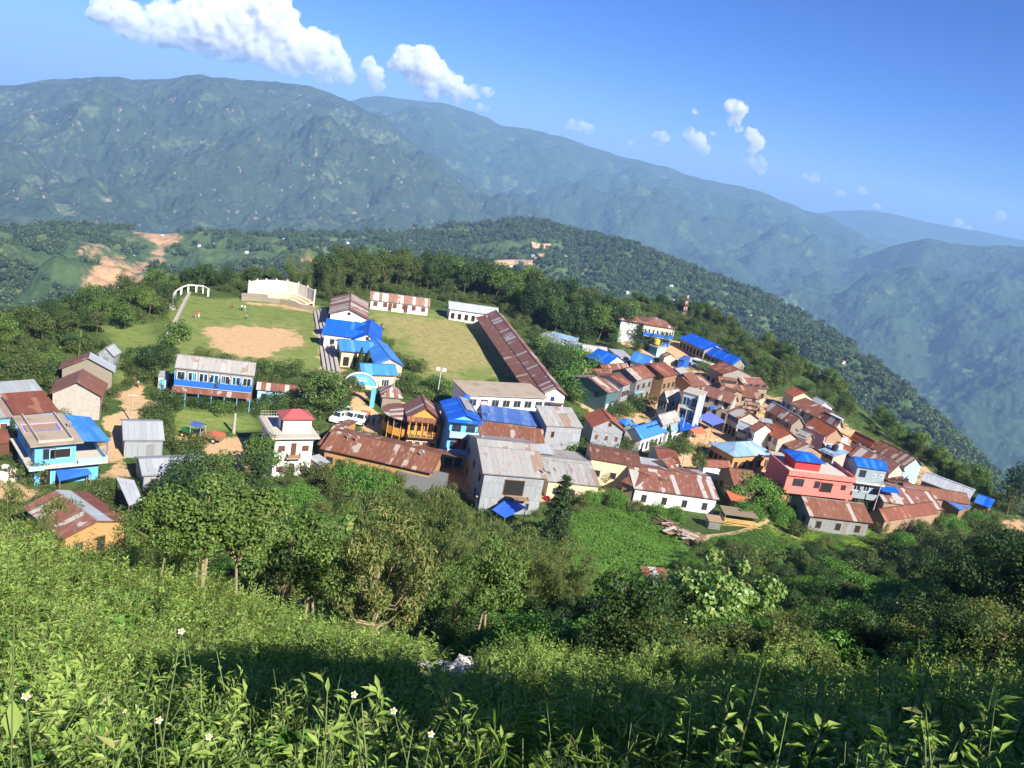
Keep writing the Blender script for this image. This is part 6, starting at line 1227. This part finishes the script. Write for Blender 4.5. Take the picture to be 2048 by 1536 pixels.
def tractor():
    g = ground((388,876)); r = empty('tractor', g, 3.0, 'green tractor with a blue canopy on the dirt track', 'tractor')
    MB().box(.2, 2.0, -.4, .4, .75, 1.35).build('bonnet', M['tractor'], r); MB().box(-1.0, .2, -.55, .55, .7, 1.05).build('chassis', M['tractor'], r); MB().box(-.7, -.2, -.3, .3, 1.053, 1.5).build('seat', M['blk'], r)
    for y in (-.85, .85): wheel(r, -.6, y, .75, .38, 'rubber', 'yellow'); wheel(r, 1.6, y*.8, .4, .24, 'rubber', 'yellow')
    c = MB(); n = 6
    for i in range(n):
        t0, t1 = math.pi*i/n, math.pi*(i+1)/n; c.slab([(-1.5,-math.cos(t0)*.85,2.3+.35*math.sin(t0)),(-1.5,-math.cos(t1)*.85,2.3+.35*math.sin(t1)),(.4,-math.cos(t1)*.85,2.3+.35*math.sin(t1)),(.4,-math.cos(t0)*.85,2.3+.35*math.sin(t0))], .04)
    c.build('canopy', M['canvas'], r)
    for x in (-1.4, .3):
        for y in (-.8, .8): MB().box(x-.03, x+.03, y-.03, y+.03, .9, 2.25).build('canopy_post', M['metal'], r)
    g = ground((424,882)); r = empty('farm_trailer', g, 3.0, 'brown farm trailer loaded under an orange cloth behind the tractor', 'trailer')
    MB().box(-1.8, 1.6, -.9, .9, .7, .85).box(-1.8, 1.6, -.9, -.82, .853, 1.35).box(-1.8, 1.6, .82, .9, .853, 1.35).box(-1.8, -1.72, -.82, .82, .853, 1.35).box(1.52, 1.6, -.82, .82, .853, 1.35).build('box', M['wood'], r)
    MB().box(-1.7, .2, -.8, .8, .86, 1.5).build('load', M['orange'], r); MB().box(1.6, 3.0, -.06, .06, .72, .82).build('drawbar', M['metal'], r)
    for y in (-.95, .95): wheel(r, -.7, y, .48, .25)
tractor()
def bus():
    g = ground((1403,738)); r = empty('minibus', g, 2.5, 'white minibus parked in the upper compound', 'minibus')
    MB().box(-2.8, 2.8, -.95, .95, .4, 2.2).build('body', M['whitep'], r); MB().box(-2.6, 2.6, -.97, -.951, 1.3, 1.9).build('side_window', M['glass'], r); MB().box(-2.6, 2.6, .951, .97, 1.3, 1.9).build('side_window', M['glass'], r); MB().box(2.801, 2.82, -.8, .8, 1.2, 1.95).build('windscreen', M['glass'], r)
    for x in (-1.8, 1.9):
        for y in (-.9, .9): wheel(r, x, y, .4, .22)
bus()
# ------------------------------------------------------------------ people
def person(p, label, shirt, legs, rz=0, h=1.6, sit=False):
    g = ground(p); r = bpy.data.meshes.new('person'); s = h/1.7
    J = [(0,0,.95),(0,0,1.2),(0,0,1.42),(0,0,1.5),(0,0,1.62),(0,.02,1.72),(.09,0,.92),(.12,.05,.5),(.11,0,.06),(.12,.13,.03),(-.09,0,.92),(-.12,-.06,.5),(-.12,-.1,.06),(-.12,.04,.03),(.19,0,1.4),(.27,.02,1.13),(.26,.14,.9),(.26,.18,.8),(-.19,0,1.4),(-.27,-.02,1.13),(-.25,.05,.88),(-.25,.08,.78)]
    E = [(0,1),(1,2),(2,3),(3,4),(4,5),(0,6),(6,7),(7,8),(8,9),(0,10),(10,11),(11,12),(12,13),(2,14),(14,15),(15,16),(16,17),(2,18),(18,19),(19,20),(20,21)]
    R_ = [.13,.12,.13,.055,.10,.09,.085,.06,.04,.035,.085,.06,.04,.035,.055,.045,.032,.03,.055,.045,.032,.03]
    r.from_pydata([tuple(c*s for c in j) for j in J], E, []); o = link('person', r); o.location = g; o.rotation_euler = (0, 0, rz); tag(o, label, 'person', None); o.data.materials.append(M['skin'])
    sk_ = o.modifiers.new('skin', 'SKIN'); 
    if not r.skin_vertices: 
        bm = bmesh.new(); bm.from_mesh(r); bm.verts.layers.skin.verify(); bm.to_mesh(r); bm.free()
    for i, v in enumerate(r.skin_vertices[0].data): v.radius = (R_[i]*s, R_[i]*s); v.use_root = (i == 0)
    o.modifiers.new('sub', 'SUBSURF').levels = 1; o.modifiers['sub'].render_levels = 1
    a = MB(); a.lathe((0,0,0), [(.15*s,.9*s),(.165*s,1.1*s),(.19*s,1.3*s),(.17*s,1.42*s),(.06*s,1.5*s)], 10)
    for k in (-1, 1): a.tube([(k*.17*s,0,1.42*s),(k*.27*s,0,1.16*s)], [.075*s,.065*s], 7)
    a.build('shirt', M[shirt], o, True); b = MB()
    for k, q in ((1, .05), (-1, -.06)): b.tube([(k*.07*s,0,.98*s),(k*.12*s,q*s,.5*s),(k*.12*s,(0 if k > 0 else -.1)*s,.1*s)], [.115*s,.085*s,.07*s], 8)
    b.build('trousers', M[legs], o, True); MB().lathe((0,-.01*s,1.6*s), [(.09*s,.0),(.108*s,.06*s),(.09*s,.13*s),(.04*s,.165*s),(0,.17*s)], 10).build('hair', M['hair'], o, True)
for p, lab, sh, lg, rz, h in [((391,636),'person in a red top walking with another on the left of the football ground','redcloth','greyp',.5,1.5),((397,635),'second person in a red jacket close beside the first walker','orange','white',.8,1.5),((464,617),'small person in red near the stone tier','redcloth','brown',2,1.4),((483,621),'person in white shirt below the curved wall','white','dark',1,1.5),((489,622),'person in pale clothes at the right of the pair below the curved wall','white','greyp',2.5,1.5),((492,639),'child in dark clothes at the edge of the bare patch','greyp','dark',0,1.3),
    ((762,658),'person in dark clothes at the left edge of the schoolyard','brown','dark',.4,1.6),((765,662),'person in dark trousers just behind on the schoolyard','mud','dark',.2,1.6),((276,776),'person in pink on the dirt yard','pinkpale','redcloth',2,1.5),((268,768),'person bending over wares on the dirt yard','orange','brown',1,1.5),((741,797),'person in dark clothes near the blue arch','blk','dark',0,1.6),((746,852),'person in the shade of the timber house','blk','dark',1,1.6),((1430,890),'person crossing the square above the wide hall','white','dark',1,1.6),((1480,870),'person walking down the market square','redcloth','dark',2,1.6),((1270,797),'person under the blue shop awning','redcloth','dark',2,1.6),((1290,797),'person in white before the street shops','white','dark',2,1.6)]:
    person(p, lab, sh, lg, rz, h)
# ------------------------------------------------------------------ pens, timber stacks, rocks, small goods
def logs(name, label, p, L, n, r0, rz, mat='wood', seed=1, cat='timber stack', spread=1.2, sheets=False):
    g = ground(p); rg = random.Random(seed); r = empty(name, g, rz, label, cat)
    for k in range(n):
        y = rg.uniform(-spread, spread); z = .15+rg.random()*.8*(1-abs(y)/spread/1.4); x = rg.uniform(-.6, .6); a = rg.uniform(-.12, .12); l = L*rg.uniform(.6, 1)/2
        MB().tube([(x-l,y-a*l,z+rg.uniform(-.1,.1)),(x+l,y+a*l,z+rg.uniform(-.1,.1))], [r0*rg.uniform(.7,1.2), r0*.6], 6).build('pole', M[mat], r)
    return r
r_ = logs('timber_stack', 'long weathered stack of old boards and poles on the crop field edge', (1340,1062), 7, 26, .1, -1.15, seed=3, spread=2.0)
r2_ = logs('timber_stack', 'nearer end of the weathered board stack beside the path', (1385,1085), 6, 22, .1, -.9, seed=4, spread=1.8)
for r in (r_, r2_):
    rb = random.Random(int(abs(r.location.x)*10))
    for k in range(12):
        cx, cy, an, l, w, z = rb.uniform(-2.2, 2.2), rb.uniform(-1.2, 1.2), rb.uniform(-.5, .5)+(1.57 if k % 3 else 0), rb.uniform(.8, 1.7), rb.uniform(.12, .35), .8+rb.random()*.35; ux, uy = math.cos(an), math.sin(an)
        MB().slab([(cx-ux*l+uy*w, cy-uy*l-ux*w, z), (cx+ux*l+uy*w, cy+uy*l-ux*w, z+rb.uniform(-.1,.1)), (cx+ux*l-uy*w, cy+uy*l+ux*w, z+rb.uniform(-.1,.1)), (cx-ux*l-uy*w, cy-uy*l+ux*w, z)], .05).build('board', M[rb.choice(['mud','wood','concrete','wood'])], r)
logs('bamboo_stack', 'stack of yellow split bamboo beside the open shelter', (1480,1052), 7, 18, .07, .12, 'bamboo', 5, 'bamboo stack', .5)
def shelter(name, label, p, L, D, h, rz, roofm, wallm, half=False, tilt=0):
    g = ground(p); r = empty(name, g, rz, label, 'pen')
    for x in (-L/2, L/2):
        for y in (-D/2, D/2): MB().box(x-.06, x+.06, y-.06, y+.06, -.6, h).build('post', M['wood'], r)
    for k in range(4):
        z = .15+k*.28; MB().box(-L/2, L/2, -D/2-.09, -D/2-.061, z, z+.2).build('rail', M[wallm], r); MB().box(-L/2-.09, -L/2-.061, -D/2, D/2, z, z+.2).build('rail', M[wallm], r)
    x0 = 0 if half else -L/2-.3
    MB().slab([(x0,-D/2-.3,h),(L/2+.3,-D/2-.3,h),(L/2+.3,D/2+.3,h+.25+tilt),(x0,D/2+.3,h+.25+tilt)], .05).build('roof', M[roofm], r)
shelter('animal_pen', 'small pole pen half roofed with a white and rusty sheet', (1281,1188), 4.6, 2.6, 1.6, .25, 'rustwhite', 'bamboo', True, .3)
shelter('open_shelter', 'open shelter with pale sheet roof behind the bamboo stack', (1472,1046), 5.2, 2.4, 1.9, .12, 'thatch', 'bamboo')
shelter('tiny_hut', 'tiny grey sided hut left of the open shelter', (1424,1055), 1.8, 1.6, 1.5, .1, 'mud', 'tin')
def rocks(label, pts, s, seed):
    rg = np.random.default_rng(seed)
    for i, p in enumerate(pts):
        bm = bmesh.new(); bmesh.ops.create_icosphere(bm, subdivisions=3, radius=1)
        o3 = rg.random(3)*50; k = s*rg.uniform(.6, 1.3); st = rg.uniform(.6, 1.2, 3)*[1,1,.6]
        for v in bm.verts:
            c = v.co; n = float(noise2(c.x*1.1+o3[0], c.y*1.1+c.z*1.3+o3[1], 5))*.5+float(noise2(c.x*3+o3[2], c.y*3-c.z*2.6, 6))*.2; v.co = Vector((c.x*st[0], c.y*st[1], c.z*st[2]))*(1+n)*k
        me = bpy.data.meshes.new('boulder'); bm.to_mesh(me); bm.free(); me.materials.append(M['paleRock']); o = link('boulder', me); o.location = ground(p)+Vector((0,0,k*.1)); tag(o, label, 'rock', 'pale boulders on the slope')
M['paleRock'] = plain('pale_rock', (.62, .56, .47), .35, .9, 2)
rocks('pale boulder in the small heap on the shady slope', [(905,1352),(920,1358),(935,1362),(895,1370),(912,1378),(930,1385),(900,1352),(925,1345),(845,1378),(860,1382),(835,1390),(915,1368)], .62, 4)
rocks('pale rubble in the heap left of the sky blue house', [(10,935),(25,945),(40,955),(5,955),(50,960),(20,965)], .9, 5)
def banana():
    g = ground((148,700)); r = empty('banana_plant', g, 0, 'dark green banana clump left of the football ground', 'banana plant'); rg = np.random.default_rng(3)
    m = MB(); 
    for s in range(5): x, y = rg.normal()*1.2, rg.normal()*1.2; m.tube([(x,y,-.5),(x*1.2,y*1.2,2.6)], [.16,.1], 7)
    m.build('stem', LM['stem'], r); lf = MB()
    for s in range(34):
        a = rg.random()*6.28; x, y = rg.normal()*1.1, rg.normal()*1.1; L = rg.uniform(1.8, 3.0); pts = []
        for k in range(6): t = k/5; pts.append((x+math.cos(a)*L*t*.85, y+math.sin(a)*L*t*.85, 2.2+L*(.9*t-1.15*t*t)+rg.uniform(0,.1)))
        n = Vector((-math.sin(a), math.cos(a), 0))
        for k in range(5): w0 = .32*math.sin(math.pi*min(k/5+.08, 1)); w1 = .32*math.sin(math.pi*min((k+1)/5+.04, 1)); p, q = Vector(pts[k]), Vector(pts[k+1]); lf.face([p-n*w0, q-n*w1, q+n*w1, p+n*w0])
    o = lf.build('crown', LM['dark'], r); at = o.data.attributes.new('tint', 'FLOAT', 'POINT'); at.data.foreach_set('value', np.random.default_rng(1).random(len(o.data.vertices)).astype(np.float32))
banana()
for i, (p, h, lab) in enumerate([((695,878),4.6,'grey dish on the left part of the long rusty roof'),((712,882),4.6,'second grey dish beside it on the long rusty roof'),((842,912),4.4,'dish near the right end of the long rusty roof'),((1086,948),6.6,'dish at the right eave of the tall tin house'),((1107,946),4,'dish on the striped roof beside the tall tin house'),((898,846),5.6,'white dish on the blue balcony house wall'),((978,829),5,'small dish on the faded blue roof'),((961,881),7.4,'dish at the top corner of the tall tin house'),((1263,849),4.6,'dish on the blue annex roof'),((136,853),6.3,'dish on the flat roof of the sky blue house'),((1585,822),5,'dish on the valley side row'),((1597,826),5,'second dish on the valley side row'),((1504,876),4,'dish on the lower street row'),((1592,866),4,'dish below the stone gabled house')]):
    dish(lab, p, h)
for i, (p, h, col, lab, z) in enumerate([((1470,925),.0,'white','white water tank behind the wide hall, left',1),((1482,928),0,'blk','black water tank behind the wide hall',1),((1500,922),0,'white','white water tank behind the wide hall, right',1),((1515,936),0,'white','white tank at the corner of the wide hall',1),((1668,901),4.4,'blk','black tank on the light grey blue roof',1),((1678,899),4.4,'white','white tank on the light grey blue roof',1),((283,762),0,'grn','green drum at the far side of the dirt yard',1),((1058,997),0,'pinkcloth','pink tub by the tall tin house',1),((1075,996),0,'pinkcloth','second pink tub by the tall tin house',1),((1094,1000),0,'redcloth','red tub at the white cloth',1),((1350,792),5.6,'blk','black tank on the wide street roof',1)]):
    g = ground(p, h); tank('water_tank' if 'tank' in lab else 'tub', lab, p, h, col, .6 if 'tank' in lab else .45, 1.2 if 'tank' in lab else .6, cat='water tank' if 'tank' in lab else 'tub')
# ------------------------------------------------------------------ far cabins on the hillside
x, y, z, V = SHEETS['near_hills']
def hill_hit(p):
    a, e = azel(*p); j = int(np.argmin(np.abs(np.arctan2(x[0], y[0])-a))); el = np.arctan2(z[:,j], np.hypot(x[:,j], y[:,j])); ok = np.where((el[1:] >= e) & (V[1:,j] <= 1))[0]
    k = int(ok[0])+1 if len(ok) else int(np.sum(V[:,j] <= 1))-3; return Vector((x[k,j], y[k,j], z[k,j]))
cab = MB().box(-5,5,-4,4,-3,4.5).build('wall', M['white']); cm_ = cab.data; bpy.data.objects.remove(cab); t = MB(); roof_slabs(t, 10, 8, 4.5, 2.0, 'x', .8); rfo = []
for mt in ('tinlight', 'rust', 'blue'): o = t.build('roof', M[mt]); rfo.append(o.data); bpy.data.objects.remove(o)
rg = random.Random(5); PT = [(905,530),(930,528),(945,533),(1040,528),(1050,525),(1062,530),(1075,522),(1068,510),(1035,533),(1022,532),(1080,500),(400,492),(430,488),(470,500),(500,500),(495,508),(520,535),(535,538),(610,480),(640,487),(690,490),(760,482),(800,485),(820,490),(570,478),(330,470),(720,500),(780,510),(860,505),(1130,515),(1180,520),(1230,535),(1290,560),(1340,580),(1380,600),(1450,620),(1500,640),(1560,660),(1590,690),(1640,700),(1540,700),(1490,670),(1430,650),(1350,610),(1200,560),(1250,590),(1700,760),(1680,730),(1740,800),(1600,740),(1660,780),(1790,850)]
for i, p in enumerate(PT):
    g = hill_hit((p[0]+rg.uniform(-4,4), p[1]+rg.uniform(-3,3))); o = empty('hillside_cabin', g, rg.uniform(-1, 1), 'tiny pale cabin far off on the wooded hillside', 'cabin', 'cabins scattered over the far hillside'); o.scale = [rg.uniform(.35, .6)*math.hypot(g.x, g.y)/1500]*3
    link('wall', cm_, o); link('roof', rfo[rg.choice([0,0,1,2])], o)
def hill_road(label, pts, w):
    P = [hill_hit(p) for p in pts]; Q = []
    for i in range(len(P)-1):
        for k in range(6): Q.append(P[i].lerp(P[i+1], k/6))
    Q.append(P[-1]); m = MB(); c = Q[0].copy()
    for i in range(len(Q)-1):
        a, b = Q[i]-c, Q[i+1]-c; d = Vector((b.x-a.x, b.y-a.y, 0)).normalized(); n = Vector((-d.y, d.x, 0))*w; m.slab([a-n+Vector((0,0,5)), b-n+Vector((0,0,5)), b+n+Vector((0,0,5)), a+n+Vector((0,0,5))], 8)
    o = m.build('hill_road', M['dirtroad']); o.location = c; tag(o, kind='structure')
M['dirtroad'] = plain('road_dirt', (.50, .34, .19), .3, .95, .2)
hill_road('', [(975,545),(995,533),(1030,530),(1055,531),(1068,528),(1078,515),(1070,502),(1062,492)], 4); hill_road('', [(1070,498),(1085,495),(1100,494)], 3); hill_road('', [(1068,528),(1085,520),(1090,512)], 3)
def path(name, pts, w, mat):
    Q = []; P = [Vector((*ground(p)[:2], 0)) for p in pts]
    for i in range(len(P)-1):
        n = max(2, int((P[i+1]-P[i]).length/.8))
        for k in range(n): Q.append(P[i].lerp(P[i+1], k/n))
    Q.append(P[-1]); m = MB()
    for i in range(len(Q)-1):
        d = (Q[i+1]-Q[i]).normalized(); n0 = Vector((-d.y, d.x, 0)); w0 = w*(1+.25*float(noise2(i*.3, 1.5))); w1 = w*(1+.25*float(noise2((i+1)*.3, 1.5)))
        if i: n0p = prev
        else: n0p = n0
        a, b, c_, e = Q[i]-n0p*w0, Q[i+1]-n0*w1, Q[i+1]+n0*w1, Q[i]+n0p*w0; prev = n0
        m.face([Vector((q.x, q.y, Tz(q.x, q.y)+.06)) for q in (a, b, c_, e)])
    o = m.build(name, mat); tag(o, kind='structure')
path('dirt_lane', [(1232,662),(1236,672),(1250,684),(1270,696),(1290,706),(1304,714),(1330,728),(1352,740)], 1.7, M['dirtroad'])
path('footpath', [(1390,1085),(1420,1072),(1460,1068),(1500,1058),(1530,1042),(1545,1032)], .55, M['dirtroad']); path('footpath', [(1525,1045),(1560,1062),(1600,1080)], .4, M['dirtroad']); path('footpath', [(700,1025),(740,1018),(790,1015)], .5, M['dirtroad'])
# ------------------------------------------------------------------ tall herbs right in front of the viewer
def tall_herb(x, ytop, r, label, nl, ls, flowers, seed, mat='weed', thick=.0026):
    a, e = azel(x, ytop); X, Y = r*math.sin(a), r*math.cos(a); g = Tz(X, Y); H = r*math.tan(e)-g; rg = np.random.default_rng(seed); root = empty('tall_herb', (X, Y, g), 0, label, 'wild plant', 'tall herbs close to the viewer')
    lx, ly = rg.normal()*.08*H, rg.normal()*.05*H; P = [np.array([lx*t**2, ly*t**2, H*t]) for t in np.linspace(-.08, 1, 8)]; m = MB().tube([tuple(p) for p in P], [thick*(1.2-.8*k/8) for k in range(8)], 6)
    tops = [P[-1]]
    for k in range(flowers):
        t = rg.uniform(.65, .9); b = P[0]*(1-t)+P[-1]*t; q = b+np.array([rg.normal()*.09, rg.normal()*.09, H*rg.uniform(.08, .25)]); m.tube([tuple(b), tuple((b+q)/2+[0,0,.01]), tuple(q)], thick*.4, 4); tops.append(q)
    m.build('stem', LM['stem'], root); C = []; N = []; U = []
    for k in range(nl):
        t = .15+.75*(k//2)/max(nl//2, 1); b = P[0]*(1-t)+P[-1]*t; an = (k//2)*1.57+(k % 2)*math.pi+rg.normal()*.3; d = np.array([math.cos(an), math.sin(an), rg.uniform(.1, .6)]); d /= np.linalg.norm(d); C.append(b+d*ls*.5); N.append(np.array([0, 0, 1.])-d*d[2]+rg.normal(size=3)*.1); U.append(d)
    leaves(np.array(C), np.array(N), ls*rg.uniform(.7, 1.15, nl), LM[mat], 'foliage', root, aspect=.42, rng=rg, up=np.array(U), fold=True)
    for q in tops[:max(flowers, 1)] if flowers else []:
        f = MB(); nrm = rg.normal(size=3)*.4+[0, -.6, .8]; nrm /= np.linalg.norm(nrm); a1 = np.cross(nrm, [1, 0, 0]); a1 /= np.linalg.norm(a1); b1 = np.cross(nrm, a1)
        for k in range(5): an = k*1.257; d = a1*math.cos(an)+b1*math.sin(an); e2 = np.cross(nrm, d); f.face([q+d*.0015, q+d*.0045+e2*.0025, q+d*.0075, q+d*.0045-e2*.0025])
        o = f.build('flower', M['white'], root); c = MB().lathe((0,0,0), [(.0,0),(.0033,.001),(.0038,.0025),(.002,.004),(0,.0045)], 8).build('flower_head', M['yellow'], o, True); c.location = tuple(q)
for args in [(298,1288,1.55,'tall slim herb with two yellow flowers in the lower left',6,.11,2,1),(30,1180,1.6,'leafy tall herb cut by the left edge',16,.12,0,2),(75,1330,1.3,'broad leaved stalk at the lower left corner',14,.10,0,3),(150,1400,1.25,'herb with white and yellow flowers at the bottom left',8,.05,1,4),(440,1400,1.5,'thin branching stalk with seed heads at the bottom',4,.05,2,5),(575,1440,1.45,'small stalk with seed heads near the bottom',4,.05,1,6),(860,1480,1.5,'branching seed stalk at the bottom centre',4,.05,2,7),(60,1480,1.1,'flower stalk at the extreme lower left',6,.05,1,8)]:
    tall_herb(*args)
# ------------------------------------------------------------------ clouds, far beyond the last ridge
def cloud(label, puffs, dist=17000, seed=1):
    """puffs: (px, py, radius px)"""
    bm = bmesh.new(); k = dist/F_PX; rg = np.random.default_rng(seed); P = []
    for px, py, r in puffs:
        P.append((px, py, r, 0)); 
        for j in range(7):
            a = rg.random()*6.28; q = r*rg.uniform(.5, .95); P.append((px+math.cos(a)*q, py+math.sin(a)*q*.8, r*rg.uniform(.25, .5), rg.normal()*.5))
    d0 = ray(puffs[0][0], puffs[0][1]); c0 = Vector(d0)*dist
    for px, py, r, dz in P:
        c = Vector(ray(px, py))*(dist+dz*r*k)-c0; g = bmesh.ops.create_icosphere(bm, subdivisions=2, radius=max(r*k, 25), matrix=Matrix.Translation(c))
    me = bpy.data.meshes.new('cloud'); bm.to_mesh(me); bm.free(); me.materials.append(CLOUDM); o = link('cloud', me); o.location = c0; tag(o, label, 'cloud', 'white cumulus clouds over the far ridge')
    mr = max(p[2] for p in puffs)*k*1.0; rm = o.modifiers.new('r', 'REMESH'); rm.mode = 'VOXEL'; rm.voxel_size = max(22, mr/20); rm.use_smooth_shade = True
    for sz, st in ((mr*.55, mr*.34), (mr*.22, mr*.12), (mr*.1, mr*.035)):
        t = bpy.data.textures.new('puff', 'CLOUDS'); t.noise_scale = sz; t.noise_depth = 3; dm = o.modifiers.new('d', 'DISPLACE'); dm.texture = t; dm.strength = st*1.6; dm.mid_level = .5; dm.texture_coords = 'LOCAL'
def _cm():
    t = NT('cloud_vapour'); t.n.remove(t.b); v = t.new('ShaderNodeVolumePrincipled'); v.inputs['Color'].default_value = (.94, .955, .98, 1); v.inputs['Anisotropy'].default_value = -.1
    p = t.pos(); n1 = t.noise(p, .0042, 6, .62); d = t.math('MULTIPLY', t.ramp(n1, .36, .56), .010); t.l.new(d, v.inputs['Density']); t.l.new(v.outputs[0], t.out.inputs['Volume']); return t.mat
CLOUDM = _cm()
cloud('big bank of cumulus stretching down from the upper left', [(215,20,30),(255,40,34),(290,65,26),(330,50,40),(370,60,36),(400,40,46),(440,65,44),(480,30,46),(530,20,50),(560,50,40),(520,85,40),(470,90,32),(560,110,36),(600,100,40),(640,95,34),(590,130,22),(640,140,24),(670,120,28),(690,145,20),(420,90,24),(330,80,20)], seed=1)
cloud('small cumulus puff between the two big clouds', [(735,135,16),(750,150,18),(755,170,16),(740,125,12)], seed=2)
cloud('rounded cumulus above the middle ridge', [(810,120,28),(845,125,34),(865,150,32),(835,150,24),(890,165,24),(920,185,22),(860,185,18),(945,185,14),(975,182,12),(910,170,18)], seed=3)
cloud('thin wisp under the rounded cumulus', [(960,215,9),(975,218,7)], seed=4)
cloud('small cloud left of the middle gap', [(1145,250,12),(1160,255,14),(1178,258,11)], seed=5)
cloud('small puff left of the round puff', [(1312,270,9),(1325,275,13),(1320,285,8)], seed=6)
cloud('round bright puff in the middle right', [(1380,268,14),(1395,282,18),(1410,300,12),(1385,292,12)], seed=7)
cloud('tall ragged cloud, upper part', [(1462,210,14),(1475,222,18),(1468,240,14),(1478,258,9)], seed=8)
cloud('tall ragged cloud, lower part', [(1500,270,14),(1515,285,15),(1505,300,13),(1515,325,15),(1522,338,12),(1498,322,9)], seed=9)
for i, (x_, y_, r_) in enumerate([(1625,355,11),(1610,352,7),(1680,387,8),(1722,382,9),(1752,412,7),(1915,445,9),(1935,458,8),(1998,431,10),(1390,222,7),(1425,265,6),(1260,285,6),(1990,440,7)]): cloud('tiny distant puff of cloud low over the right ridge', [(x_, y_, r_), (x_+r_*.8, y_+r_*.3, r_*.7)], seed=20+i)
